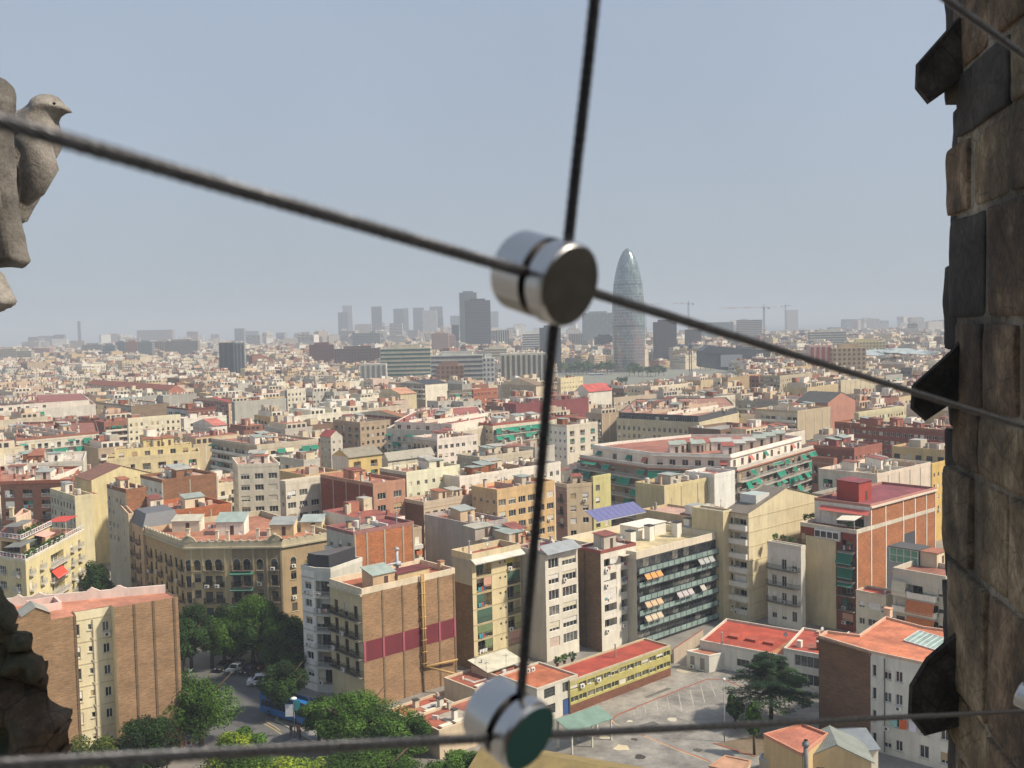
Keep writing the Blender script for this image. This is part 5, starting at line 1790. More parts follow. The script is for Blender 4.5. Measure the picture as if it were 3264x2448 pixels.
mid('long cream institutional block with a yellow crown house on the right', 'long cream institutional block', Q('G', 1290, 300, 22, 1265, 1555), 22, 'p:d8cc9c', 'win', 'p:ccc094', 'win', 'r:e0b080', 6, 2, rc=['p:e8cc70', 'p:e8cc70'])
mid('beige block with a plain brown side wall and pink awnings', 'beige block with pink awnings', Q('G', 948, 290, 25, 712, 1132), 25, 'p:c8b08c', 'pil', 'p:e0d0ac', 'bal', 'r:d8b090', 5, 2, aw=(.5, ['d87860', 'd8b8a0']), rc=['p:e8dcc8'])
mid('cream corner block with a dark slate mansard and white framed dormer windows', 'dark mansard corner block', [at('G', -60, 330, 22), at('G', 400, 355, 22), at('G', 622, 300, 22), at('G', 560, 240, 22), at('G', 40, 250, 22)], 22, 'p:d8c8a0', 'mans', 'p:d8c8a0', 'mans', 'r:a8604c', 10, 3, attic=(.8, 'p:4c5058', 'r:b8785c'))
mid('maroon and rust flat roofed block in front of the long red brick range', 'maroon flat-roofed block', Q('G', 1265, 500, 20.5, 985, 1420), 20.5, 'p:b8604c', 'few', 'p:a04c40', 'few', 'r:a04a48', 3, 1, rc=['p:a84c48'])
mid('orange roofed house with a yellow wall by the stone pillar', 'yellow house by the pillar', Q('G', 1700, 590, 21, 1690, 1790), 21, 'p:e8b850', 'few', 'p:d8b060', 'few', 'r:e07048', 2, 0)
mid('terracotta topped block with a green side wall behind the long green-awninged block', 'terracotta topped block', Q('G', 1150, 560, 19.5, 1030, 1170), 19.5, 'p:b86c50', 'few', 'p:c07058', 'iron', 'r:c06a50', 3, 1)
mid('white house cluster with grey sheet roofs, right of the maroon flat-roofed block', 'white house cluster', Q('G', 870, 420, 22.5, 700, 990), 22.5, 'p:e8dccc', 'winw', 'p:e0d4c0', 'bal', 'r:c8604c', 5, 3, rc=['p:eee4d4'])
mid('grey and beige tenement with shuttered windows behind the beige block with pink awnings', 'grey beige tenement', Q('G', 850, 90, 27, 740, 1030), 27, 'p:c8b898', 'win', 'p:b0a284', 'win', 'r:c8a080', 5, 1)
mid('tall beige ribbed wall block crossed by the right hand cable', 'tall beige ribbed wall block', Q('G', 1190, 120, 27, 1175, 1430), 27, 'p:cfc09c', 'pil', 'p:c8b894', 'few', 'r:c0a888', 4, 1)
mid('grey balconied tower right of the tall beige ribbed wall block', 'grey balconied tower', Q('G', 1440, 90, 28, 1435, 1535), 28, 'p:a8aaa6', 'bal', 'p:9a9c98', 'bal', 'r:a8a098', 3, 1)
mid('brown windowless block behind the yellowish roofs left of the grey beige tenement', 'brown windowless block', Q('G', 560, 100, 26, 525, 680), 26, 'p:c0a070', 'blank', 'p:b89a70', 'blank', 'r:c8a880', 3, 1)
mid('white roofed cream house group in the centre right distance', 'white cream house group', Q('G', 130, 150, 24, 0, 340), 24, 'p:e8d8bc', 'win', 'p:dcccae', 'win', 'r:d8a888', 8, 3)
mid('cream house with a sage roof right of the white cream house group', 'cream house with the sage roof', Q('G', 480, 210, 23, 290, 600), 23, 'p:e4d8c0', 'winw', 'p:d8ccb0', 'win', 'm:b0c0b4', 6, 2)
# ---------------------------------------------------------------- the rest of the city grid, beyond the near blocks
WALLS = [('cream', 'e4d2ac'), ('white', 'ece6da'), ('pale beige', 'd8c8ac'), ('light grey', 'c4c0b6'), ('sand coloured', 'd8bc8c'), ('brick red', 'a86048'), ('ochre', 'dcb878'), ('peach', 'e0bc98'), ('grey', 'aaa8a0'),
         ('ivory', 'efe8d0'), ('tan', 'c0a484'), ('pinkish', 'dcc0ac'), ('brown', '8e6a54'), ('dark grey', '7c7a76'), ('rust brown', '9c5c44')]
ROOFS = [('terracotta', 'c4704e'), ('rust red', 'b0523e'), ('brown', 'a07a60'), ('grey', 'a8a49a'), ('pale', 'd4c6b0'), ('maroon', '8e4444'), ('orange', 'd48458'), ('white', 'e4e0d6'), ('pink', 'd8a48c')]
rr = random.Random(21)
BU, BV = dirv(42), dirv(132)
BO = Vector((-55, 167))
handrect = []
for nm, lb, sh, pts, z in HAND:
    pp = [pix((p.x, p.y, z)) for p in pts] + [pix((p.x, p.y, max(0, z - 9))) for p in pts]
    pp = [p for p in pp if p]
    cx = sum((p for p in pts), Vector((0, 0))) / len(pts)
    handrect.append((min(p[0] for p in pp), max(p[0] for p in pp), min(p[1] for p in pp), max(p[1] for p in pp), cx, sh, pts))


def inside(p, poly, e=0):
    n, c = len(poly), False
    for i in range(n):
        a, b = poly[i], poly[(i + 1) % n]
        if (a.y > p.y) != (b.y > p.y) and p.x < (b.x - a.x) * (p.y - a.y) / (b.y - a.y) + a.x:
            c = not c
    return c


def far_mesh(name, L, W, h, wall, roof, mb, det, o=Vector((0, 0)), ang=0, zb=0, r=None):
    """a filler block with its openings, roof, parapet and roof rooms in one mesh; det 2 = window reveals as proud frames"""
    T = Matrix.Translation((o.x, o.y, zb)) @ Matrix.Rotation(ang, 4, 'Z')
    r = r or rr

    def bx(x0, y0, z0, x1, y1, z1, m, top=None):
        mb.box(x0, y0, z0, x1, y1, z1, m, T, top, bottom=False)
    bx(0, 0, 0, L, W, h, 'p:' + wall, 'r:' + roof)
    gl, ml_ = 's:33322e', 'p:' + r.choice(['e4ded0', 'cfc6b2', 'd8d4ca'])
    if det:
        fl = r.choice([2.9, 3.1, 3.3])
        nfl = 4 if det == 2 else 3
        for side, S in ((0, L), (1, W)):
            if r.random() < (.25 if side == 0 else .2):
                for i in range(int(S / 5) + 1):
                    x = i * 5.0
                    if side == 0:
                        bx(x, -.08, h - 14, x + .25, -.004, h - .1, ml_)
                continue
            n = max(2, int(S / r.choice([2.6, 3.2])))
            ww = r.choice([1.1, 1.3, 1.8])
            balc = r.random() < .5
            awc = r.choice(['1f8068', 'd8c8a8', 'c87850', 'e8e0c8', '1f8068'])
            for f in range(nfl):
                zf = h - .9 - (f + 1) * fl
                for i in range(n):
                    c = S * (i + .5) / n
                    if r.random() < .08:
                        continue
                    g_ = gl if r.random() < .75 else 'p:' + r.choice(['c8bfa8', '8a8474', 'e4e0d4'])
                    if side == 0:
                        bx(c - ww / 2, -.05, zf + .8, c + ww / 2, -.003, zf + 2.2, g_)
                    else:
                        bx(-.05, c - ww / 2, zf + .8, -.003, c + ww / 2, zf + 2.2, g_)
                    if balc and r.random() < .14:
                        if side == 0:
                            bx(c - ww / 2 - .2, -.9, zf + 1.5, c + ww / 2 + .2, -.06, zf + 2.3, 'f:' + awc)
                        else:
                            bx(-.9, c - ww / 2 - .2, zf + 1.5, -.06, c + ww / 2 + .2, zf + 2.3, 'f:' + awc)
                if balc:
                    if side == 0:
                        bx(.4, -1.0, zf - .1, S - .4, -.06, zf + .75, ml_)
                    else:
                        bx(-1.0, .4, zf - .1, -.06, S - .4, zf + .75, ml_)
    top = h
    # parapet as four thin walls
    ph = r.uniform(.5, 1.1)
    pw = 'p:' + wall
    for a in ((-.05, -.05, L + .05, .2), (-.05, W - .2, L + .05, W + .05), (-.05, .2, .2, W - .2), (L - .2, .2, L + .05, W - .2)):
        bx(a[0], a[1], h - .1, a[2], a[3], h + ph, pw)
    if r.random() < .45 and L > 8 and W > 8:
        a, top = r.uniform(1.6, 3), h + 2.8
        w2 = 'p:' + r.choice([wall, 'ece6da', 'dccfb4'])
        bx(a, a, h - .02, L - a, W - a * .6, top, w2, 'r:' + roof)
        for i in range(int((L - 2 * a) / 2.4)):
            bx(a + .5 + 2.4 * i, a - .04, h + .2, a + 2.1 + 2.4 * i, a - .003, h + 2.1, gl)
        x0, y0, x1, y1 = a + .3, a + .3, L - a - .3, W - a * .6 - .3
    else:
        x0, y0, x1, y1 = .5, .5, L - .5, W - .5
    for i in range(r.choice([1, 2, 2, 3]) if det else r.choice([0, 1, 2])):
        w_, d_, hh = r.uniform(2, 4.5), r.uniform(2, 4), r.uniform(1.8, 3)
        x, y = r.uniform(x0, max(x0, x1 - w_)), r.uniform(y0, max(y0, y1 - d_))
        m = 'p:' + r.choice(['ece6da', 'e4d2ac', 'c8bca8', 'f0ece4', 'd8b894', 'b86a50'])
        tp = r.choice(['m:b4bab4', 'r:c4704e', 'm:ccc8bc', 'r:9a5044'])
        bx(x, y, top - .02 - i * .003, x + w_, y + d_, top + hh, m, tp)
    if det:
        for i in range(r.randint(4, 9)):
            x, y, s_ = r.uniform(x0, x1), r.uniform(y0, y1), r.uniform(.3, .9)
            bx(x, y, top - .03 - .003 * i, x + s_, y + s_ * r.uniform(.6, 1.8), top + r.uniform(.7, 2.2), r.choice(['p:d8cbb0', 'p:a86048', 'p:eceae4', 's:9a9a94']))
        for i in range(r.randint(1, 3)):
            x, y, s_ = r.uniform(x0, x1), r.uniform(y0, y1), r.uniform(2.4, 4.5)
            bx(x, y, top, x + .06, y + .06, top + s_, 's:8a8a86')
            bx(x - .5, y + .06, top + s_ - .5, x + .5, y + .1, top + s_ - .44, 's:8a8a86')


plots = []
for i in range(-12, 34):
    for j in range(-14, 26):
        O = BO + BU * (133 * i + 10) + BV * (133 * j + 10)
        ctr = O + BU * 56 + BV * 56
        if ctr.y < 120 or abs(ctr.x) > ctr.y * .56 + 130 or ctr.length > 3900:
            continue
        if ctr.y > 2300 and ctr.x > ctr.y * .18 and ctr.length > 3200:
            continue
        rb = random.Random(i * 131 + j)
        hb = rb.uniform(17.5, 21.5)
        # park and station ground round the round tower
        S_ = 113
        for side in range(4):
            t = 10.0
            sid = rb.randrange(1 << 30)
            hh_ = hb
            while t < S_ - 12:
                if rb.random() < .55:
                    sid = rb.randrange(1 << 30)
                    hh_ = hb + rb.choice([-5, -3, -1, 0, 0, 0, 1, 3]) + rb.uniform(-.4, .4)
                w_ = min(rb.uniform(8, 15) if ctr.length < 1500 else rb.uniform(11, 20), S_ - 10 - t)
                dpt = rb.uniform(13, 24)
                if side == 0:
                    p, L_, W_ = O + BU * t, w_, dpt
                elif side == 1:
                    p, L_, W_ = O + BU * (S_ - dpt) + BV * t, dpt, w_
                elif side == 2:
                    p, L_, W_ = O + BU * t + BV * (S_ - dpt), w_, dpt
                else:
                    p, L_, W_ = O + BV * t, dpt, w_
                plots.append((p, L_, W_, max(9, hh_ + (rb.choice([0, 0, 0, 0, 4, 9]) if ctr.length > 1300 else 0)), rb.random(), sid))
                t += w_ + .02
        for k in range(5):                  # low stuff inside the block
            p = O + BU * rb.uniform(26, 70) + BV * rb.uniform(26, 70)
            plots.append((p, rb.uniform(10, 22), rb.uniform(8, 18), rb.uniform(4, 9), rb.random() + 2, rb.randrange(1 << 30)))
cand = []
for p, L_, W_, h, s_, sid in plots:
    a = [p, p + BU * L_, p + BU * L_ + BV * W_, p + BV * W_]
    c = (a[0] + a[2]) / 2
    if c.length < 205 or c.y < 150:
        continue
    # open ground: the roundabout park by the round tower
    if 745 < c.y < 1335 and .035 < c.x / c.y < .225:
        continue
    q = [pix((v.x, v.y, h)) for v in a]
    if any(v is None for v in q):
        continue
    x0, x1, y0 = min(v[0] for v in q), max(v[0] for v in q), min(v[1] for v in q)
    if x1 < -60 or x0 > 3130:
        continue
    y1 = max(pix((v.x, v.y, max(0, h - 8)))[1] for v in a)
    bad = False
    for (hx0, hx1, hy0, hy1, hc, sh, pts) in handrect:
        if c.length < 620 and ((hc - c).length < 60) and any(inside(v, pts) for v in a + [c]) or ((hc - c).length < 60 and any(inside(v, a) for v in pts + [hc])):
            bad = True
            break
        if c.y < hc.y - 4 and hc.y < 700 and x1 > hx0 + 4 and x0 < hx1 - 4 and y0 < hy0 + (hy1 - hy0) * .45 and y1 > hy0 - 20:
            bad = True
            break
    if bad:
        continue
    cand.append((c.length, a, L_, W_, h, (x0, x1, y0, y1), s_, sid))
cand.sort(key=lambda t: t[0])
NIND = 300 - sum(1 for h in HAND if h[0] == 'apartment_building')
print('filler', len(cand), 'individual', NIND)
used_lab = set()
far_land = [(t[5], ((t[0] + t[1]) / 2, t[2])) for t in handrect if t[5]]
stuff_near, stuff_far = MB([]), MB([])
ni = 0
for d_, a, L_, W_, h, bb, s_, sid in cand:
    r = random.Random(int(a[0].x * 17 + a[0].y * 5))
    r2 = random.Random(sid)
    wn, wc = r2.choice(WALLS)
    rn, rc_ = r2.choice(ROOFS[:3]) if r2.random() < .62 else r2.choice(ROOFS)
    ang = rad(42)
    if ni < NIND and s_ < 2:
        cx, cy = (bb[0] + bb[1]) / 2, bb[2]
        lab = None
        lands = sorted(far_land, key=lambda t: math.hypot(t[1][0] - cx, (t[1][1] - cy) * 1.5))
        for lm, (lx, ly) in lands[:12]:
            rel = ('just behind' if ly - cy > 0 else 'just below') if abs(lx - cx) < 60 else ('behind and left of' if ly - cy > 12 else 'left of') if cx < lx else ('behind and right of' if ly - cy > 12 else 'right of')
            t_ = '%s walled block with a %s flat roof %s the %s' % (wn, rn, rel, lm)
            if t_ not in used_lab and len(t_.split()) <= 16:
                lab = t_
                break
        if lab is None:
            continue
        used_lab.add(lab)
        m = MB([])
        far_mesh('', L_, W_, h, wc, rc_, m, 2 if d_ < 600 else 1, r=r)
        o = m.build('apartment_building', None, (a[0].x, a[0].y, 0), ang)
        tag(o, lab, 'building', 'city blocks in the middle distance')
        ni += 1
    else:
        far_mesh('', L_, W_, h, wc, rc_, stuff_near if d_ < 1500 else stuff_far, 1 if d_ < 1700 else 0, a[0], ang, r=r)
print('individuals', ni, 'stuff faces', len(stuff_near.f), len(stuff_far.f))
rh = random.Random(12)
for i in range(120):                      # taller blocks standing out of the far mass
    Y = rh.uniform(2200, 3800)
    X = Y * (rh.gauss(-.13, .12) if rh.random() < .5 else rh.uniform(-.5, .42))
    far_mesh('', rh.uniform(16, 50), rh.uniform(14, 24), rh.uniform(28, 50) + (Y - 2200) * .012, rh.choice(['c8b8a8', 'a89c94', 'dcd8d0', '9c8880', '8c9094', 'b89c8c', 'e4e0d8']), 'a8a49a', stuff_far, 1, Vector((X, Y)), rad(rh.choice([0, 12, 42, -20])), r=rh)
o = stuff_near.build('distant_buildings')
tag(o, 'mass of cream, white and terracotta city roofs receding behind the nearer blocks', 'buildings', kind='stuff')
o = stuff_far.build('distant_buildings')
tag(o, 'hazy farthest rows of city roofs below the horizon', 'buildings', kind='stuff')
# ---------------------------------------------------------------- ground, roads, yard
def sheet(name, pts, z, mat, kind='structure', label=None):
    m = MB([mat])
    m.face([(p[0], p[1], z) for p in pts])
    o = m.build(name)
    return tag(o, label, kind=kind)


T = NT('asphalt')
v = T.coord(1, 1, 1)
c = T.ramp(T.noise(v, 0.25, 5, 0.7), [(0.3, (0.075, 0.075, 0.077)), (0.7, (0.13, 0.128, 0.123))])
T.l(T.mul(c, T.rng(T.noise(v, 6, 3), .3, .7, .8, 1.15)), T.b.inputs[0])
T.b.inputs['Roughness'].default_value = .85
MC['asphalt'] = T.m
T = NT('yard_asphalt')
c = T.ramp(T.noise(v2 := T.coord(1, 1, 1), 0.12, 7, 0.8), [(0.36, (0.13, 0.122, 0.108)), (0.5, (0.23, 0.215, 0.19)), (0.62, (0.34, 0.315, 0.27))])
c = T.mix(T.rng(T.noise(v2, 0.8, 5, .7), .62, .7, 0, .5), c, (.1, .095, .085, 1))
T.l(T.mul(c, T.rng(T.noise(v2, 5, 3), .3, .7, .85, 1.1)), T.b.inputs[0])
MC['yard'] = T.m
T = NT('paving')
c = T.ramp(T.noise(T.coord(1, 1, 1), 0.2, 5, 0.7), [(0.3, (0.16, 0.15, 0.135)), (0.7, (0.26, 0.245, 0.22))])
T.l(c, T.b.inputs[0])
MC['paving'] = T.m
T = NT('sea_water')
T.l(T.mul((0.03, 0.06, 0.09, 1), T.rng(T.noise(T.coord(.01, .01, 1), 1, 4), .3, .7, .8, 1.2)), T.b.inputs[0])
T.b.inputs['Roughness'].default_value = .3
MC['sea'] = T.m
MC_ = MC
sheet('ground', [(-16000, -300), (16000, -300), (16000, 26000), (-16000, 26000)], 0, 'paving')
sheet('park', [(at('J', 1560, 640).x, 1310), (22, 640), (150, 640), (300, 1310)], .05, 'r:8a8c78', label='open ground round the roundabout park by the round tower')
sheet('sea', [(700, 3950), (16000, 2500), (16000, 25900), (-900, 25900), (-900, 6500)], .6, 'sea')


def kq(i, j):
    return BO + BU * i + BV * j


m = MB(['asphalt'])
for k in range(-2, 4):
    a = 133 * k
    m.face([(*kq(-400, a - 6.5), .004), (*kq(530, a - 6.5), .004), (*kq(530, a + 6.5), .004), (*kq(-400, a + 6.5), .004)])
    m.face([(*kq(a - 6.5, -400), .008), (*kq(a + 6.5, -400), .008), (*kq(a + 6.5, 530), .008), (*kq(a - 6.5, 530), .008)])
for i in (0, 1):
    o_ = kq(133 * i, 0)
    m.face([(o_.x + 17.5 * math.cos(rad(42 + 22.5 + 45 * t)), o_.y + 17.5 * math.sin(rad(42 + 22.5 + 45 * t)), .012) for t in range(8)])
tag(m.build('road'), 'dark asphalt streets meeting at the tree shaded crossing', kind='structure')
m = MB(['p:b0aba0'])
for sx in (-1, 1):
    for sy in (-1, 1):
        p = kq(17 * sx, 6.6 * sy), kq(50 * sx, 6.6 * sy)
        q = kq(6.6 * sx, 17 * sy), kq(6.6 * sx, 50 * sy)
        for (a, c_) in (p, q, (p[0], q[0])):
            d = c_ - a
            T_ = Matrix.Translation((a.x, a.y, 0)) @ Matrix.Rotation(math.atan2(d.y, d.x), 4, 'Z')
            m.box(0, -.12, 0, d.length, .12, .14, 0, T_)
tag(m.build('kerb'), 'pale stone kerbs along the crossing', kind='structure')
yp = [at('C', -420, 1330), at('C', 250, 1110), at('C', 420, 1040), at('C', 1090, 1230), at('C', 1060, 1470), at('C', 1060, 1800), at('C', -420, 1800)]
sheet('school_yard', yp, .016, 'yard', label='worn grey asphalt school yard with faded bay markings')


def strip(pts, w_, mat, z, name='marking', label=None):
    m = MB([mat])
    for a, c_ in zip(pts[:-1], pts[1:]):
        d = (c_ - a).normalized()
        n = Vector((-d.y, d.x)) * w_ / 2
        m.face([(*(a - n), z), (*(c_ - n), z), (*(c_ + n), z), (*(a + n), z)])
    return tag(m.build(name), label, kind='structure')


Cp = lambda *l: [at('C', x, y) for x, y in l]
for (x0, y0, x1, y1) in ((35, 1335, 40, 1365), (95, 1310, 104, 1355), (160, 1285, 170, 1342), (222, 1265, 236, 1335), (285, 1245, 304, 1342), (348, 1222, 372, 1322), (408, 1200, 432, 1296), (462, 1182, 492, 1262), (560, 1185, 585, 1220), (610, 1290, 640, 1330), (690, 1320, 710, 1380)):
    strip(Cp((x0, y0), (x1, y1)), .13, 'p:b4b0a4', .022)
strip(Cp((-10, 1342), (282, 1226), (440, 1166), (540, 1166), (640, 1210)), .32, 'p:b0543c', .024)
strip(Cp((0, 1277), (200, 1205), (415, 1128)), .13, 'p:b4b0a4', .022)
strip(Cp((30, 1240), (75, 1252)), .13, 'p:b4b0a4', .026)
strip(Cp((100, 1215), (135, 1228)), .13, 'p:b4b0a4', .026)
strip(Cp((190, 1180), (232, 1198)), .13, 'p:b4b0a4', .026)
strip(Cp((280, 1148), (325, 1166)), .13, 'p:b4b0a4', .026)
strip(Cp((80, 1475), (250, 1545), (460, 1622)), .35, 'p:b8644c', .024)
strip(Cp((95, 1482), (250, 1548), (450, 1625)), .12, 'p:d8c890', .028)
strip([at('T', x, y) for x, y in ((1940, 1180), (1945, 1140), (1975, 1100), (2040, 1065), (2200, 1010))], .45, 'p:a8604c', .03)
strip([at('T', x, y) for x, y in ((2040, 1210), (1975, 1180), (1940, 1140))], .14, 'p:d8c890', .034)
rr = random.Random(3)
for (r_, x, y, a, col) in (('T', 2050, 1440, 1.3, 'd8c8a0'), ('T', 1860, 1330, .8, 'c8bca0'), ('C', 250, 1388, .9, 'c8c0ac'), ('T', 2130, 1155, .5, 'cfc6b0'), ('C', 70, 1600, .9, '3c3a34'), ('C', 390, 1560, .7, '55524a'), ('C', 40, 1500, .6, '4a4842'), ('C', 330, 1110, 2.2, 'b8ac94')):
    p = at(r_, x, y)
    pts = [(p.x + a * rr.uniform(.6, 1.2) * math.cos(t * .7), p.y + a * rr.uniform(.6, 1.2) * math.sin(t * .7)) for t in range(9)]
    sheet('stain', pts, .036 + .004 * rr.random(), 'p:' + col)
for (r_, x, y, a, b2, an, col) in (('S', 420, 900, 2.2, 5, 40, '4a4a4a'), ('S', 560, 1080, 1.6, 3, 20, '8a8884'), ('S', 640, 1250, 1.2, 6, 50, '5a5856'), ('S', 900, 1330, 1.5, 1.5, 42, '6a6864'), ('S', 1100, 1420, 3, 2, 42, 'a8a296'),
                                   ('C', 120, 1420, 3, 1.6, 30, '6e6a62'), ('C', 300, 1480, 5, 1.2, 42, '8a857a'), ('C', 170, 1240, 6, .8, 42, '78736a'), ('C', 880, 1340, 3, 2, 10, '6e6a62'), ('C', 330, 1380, 2, 3, 40, '9a9488')):
    p = at(r_, x, y)
    c_, s_ = math.cos(rad(an)), math.sin(rad(an))
    sheet('asphalt_patch', [(p.x + u * a * c_ - v_ * b2 * s_, p.y + u * a * s_ + v_ * b2 * c_) for u, v_ in ((-.5, -.5), (.5, -.5), (.5, .5), (-.5, .5))], .0385 + .0004 * len(col) + rr.random() * .003, 'r:' + col)
sheet('soil', Cp((480, 1525), (760, 1470), (820, 1560), (700, 1600)), .032, 'r:8a7456', label='bare soil bed round the trees of the yard')
strip(Cp((480, 1520), (600, 1560), (705, 1592)), .3, 'p:b0543c', .06, name='kerb')
Sp = lambda *l: [at('S', x, y) for x, y in l]
strip(Sp((825, 1216), (930, 1275), (1022, 1335)), .16, 'p:c8b068', .02)
strip(Sp((860, 1208), (960, 1262), (1010, 1300)), .16, 'p:c8b068', .021)
strip(Sp((880, 1205), (1080, 1222)), .16, 'p:c8b068', .022)
strip(Sp((160, 1470), (220, 1400)), .25, 'p:d0ccc0', .02)
strip(Sp((110, 780), (170, 740)), .16, 'p:c8c4b8', .02)
# playground wall between hut and wing
pa, pb_ = at('C', 255, 1075), at('C', 420, 960)
t = thing('wall', 'old pale garden wall at the back corner of the yard', 'wall', (pa.x, pa.y, 0), math.atan2((pb_ - pa).y, (pb_ - pa).x))
m = MB(['p:c0ac98', 'r:b8583c'])
m.box(0, -.15, 0, (pb_ - pa).length, .15, 2.6, 0, top=1)
m.build('masonry', t)

# ---------------------------------------------------------------- trees
def crown_mesh(seed, leaf, n, r=(1, 1, .8), col='3f5a1c', clumps=26, flat=0, dark='25380f'):
    rg = random.Random(seed)
    b = MB(['l:' + col, 'l:' + dark])
    cl = []
    for i in range(clumps):
        while True:
            p = Vector((rg.uniform(-1, 1), rg.uniform(-1, 1), rg.uniform(-.9, 1)))
            if .35 < p.length < .92:
                break
        cl.append((p * .78, rg.uniform(.2, .36), rg.random()))
    cl.append((Vector((0, 0, 0)), .5, .4))
    for i in range(n):
        c_, rad_, mm = rg.choice(cl)
        d = Vector((rg.gauss(0, 1), rg.gauss(0, 1), rg.gauss(0, 1))).normalized()
        p = c_ + d * rad_ * rg.uniform(.65, 1.08)
        nn = (d + Vector((rg.gauss(0, .5), rg.gauss(0, .5), rg.gauss(.4, .5)))).normalized()
        u = nn.orthogonal().normalized()
        a = rg.uniform(0, 6.28)
        w_ = u * math.cos(a) + nn.cross(u) * math.sin(a)
        h_ = nn.cross(w_)
        s = leaf * rg.uniform(.6, 1.3)
        q = Vector((p.x * r[0], p.y * r[1], p.z * r[2]))
        b.face([q - w_ * s * .5, q - h_ * s * .35 + w_ * s * .1, q + w_ * s * .55, q + h_ * s * .4], 0 if mm > .3 else 1)
    return b.mesh('crown')


def trunk_mesh(seed, h, rt, spread, col='5a4a38'):
    rg = random.Random(seed)
    b = MB(['k:' + col])
    b.tube([(0, 0, 0), (.05, .02, h * .3), (.1, -.05, h * .62)], [rt, rt * .8, rt * .6], 8)
    for i in range(6):
        a = i * 1.05 + rg.uniform(-.3, .3)
        z0 = h * rg.uniform(.34, .6)
        b.tube([(.08, 0, z0), (spread * .4 * math.cos(a), spread * .4 * math.sin(a), z0 + h * .14), (spread * .75 * math.cos(a), spread * .75 * math.sin(a), z0 + h * rg.uniform(.2, .34))], [rt * .5, rt * .35, rt * .12], 6)
    return b.mesh('trunk', True)


def topz(r, xb, yb, yt):
    p = at(r, xb, yb)
    D = p.length
    d = ray(r, xb, yt)
    return HC + d.z * D / math.hypot(d.x, d.y), p


COLS = {'g': ('42601f', '2a4016'), 'd': ('2c451c', '1c3012'), 'y': ('84962a', '5f7822'), 'l': ('4e6e28', '35521c'), 'o': ('525f28', '38461c')}
TREES = [('S', 250, 1455, 670, 325, 'g', 'leafy plane tree in front of the brick block with the pink parapet, over the road'),
         ('S', 1045, 1160, 590, 205, 'd', 'dark dense street tree hiding the blue bus, left of the narrow white block'),
         ('S', 1385, 1395, 945, 165, 'g', 'slim street tree on the pavement beside the lamp post'),
         ('S', 1640, 1560, 925, 230, 'l', 'bright green street tree under the maroon banded wall, second from the lamp post'),
         ('B', 250, 1570, 1215, 215, 'l', 'full green tree at the foot of the maroon banded wall'),
         ('B', 490, 1620, 1330, 150, 'l', 'rounded green tree in front of the flat orange annex'),
         ('A', 1195, 1045, 625, 130, 'd', 'street tree nearest the brick block edge, in front of the ornate corner block'),
         ('A', 1325, 1035, 690, 125, 'g', 'street tree second from the left before the ornate corner block'),
         ('A', 1455, 1015, 700, 130, 'g', 'middle street tree before the ornate corner block, above the parked cars'),
         ('A', 1580, 1000, 565, 165, 'g', 'tallest street tree before the ornate corner block'),
         ('A', 1750, 1010, 670, 165, 'g', 'broad street tree before the right wing of the ornate corner block'),
         ('A', 1850, 1090, 750, 120, 'd', 'shaded street tree against the narrow white block'),
         ('A', 1450, 1760, 1425, 135, 'y', 'yellow-green tree at the bottom of the picture'),
         ('S', 730, 1760, 1235, 150, 'l', 'light green tree behind the yellow-green tree'),
         ('A', 915, 1790, 1315, 170, 'd', 'round dark green tree at the foot of the brick wall with the pink parapet'),
         ('A', 600, 1830, 1435, 160, 'o', 'olive green tree beside the mossy rock carving'),
         ('T', 230, 1960, 1420, 290, 'l', 'leafy tree under the lower clamp at the bottom edge'),
         ('Z', 610, 1790, 1618, 105, 'y', 'yellowish tree top just under the bottom cable'),
         ('Z', 800, 1780, 1602, 110, 'g', 'green tree top under the bottom cable, left of the lower clamp'),
         ('Z', 500, 1800, 1612, 90, 'g', 'green tree top under the bottom cable near the brick wall edge'),
         ('A', 615, 740, 350, 85, 'd', 'dark evergreen behind the yellow stepped block'),
         ('A', 1150, 1120, 700, 120, 'd', 'shaded street tree tucked against the brick wall edge, behind the leafy plane tree'),
         ('A', 1400, 985, 640, 130, 'd', 'dark street tree filling the canopy under the chamfered facade'),
         ('A', 1660, 1015, 640, 140, 'd', 'dark street tree between the tallest and the broad street trees'),
         ('A', 1800, 1130, 800, 140, 'd', 'dark low street tree beside the stacked balconies, above the blue bus'),
         ('C', 600, 1440, 1250, 46, 'd', 'glossy magnolia tree left of the cedar in the yard'),
         ('C', 708, 1585, 1290, 42, 'g', 'bare stemmed tree in the soil bed before the cedar')]
for i, (r_, x, y, yt, hw, ck, lab) in enumerate(TREES):
    h, p = topz(r_, x, y, yt)
    s_ = REG[r_][2]
    dist = math.hypot(p.length, HC)
    rx = hw / s_ / FPX * dist
    h = min(h, 19)
    rx *= 1.22
    ch = min(h * .46, max(rx * .85, h * .36))
    t = thing('tree', lab, 'tree', (p.x, p.y, 0), rr.uniform(0, 6))
    c_, d_ = COLS[ck]
    nl = int(min(26000, 6000 + rx * rx * 700))
    put('crown', crown_mesh(i + 3, .34 / 1, 10, col=c_, dark=d_), None) if 0 else None
    me = crown_mesh(i + 3, .31 / rx, nl, (1, 1, 1), c_, int(18 + rx * 4), 0, d_)
    o = put('crown', me, t, (0, 0, h - ch))
    o.scale = (rx, rx, ch)
    put('trunk', trunk_mesh(i, h, .16 + rx * .04, rx), t)


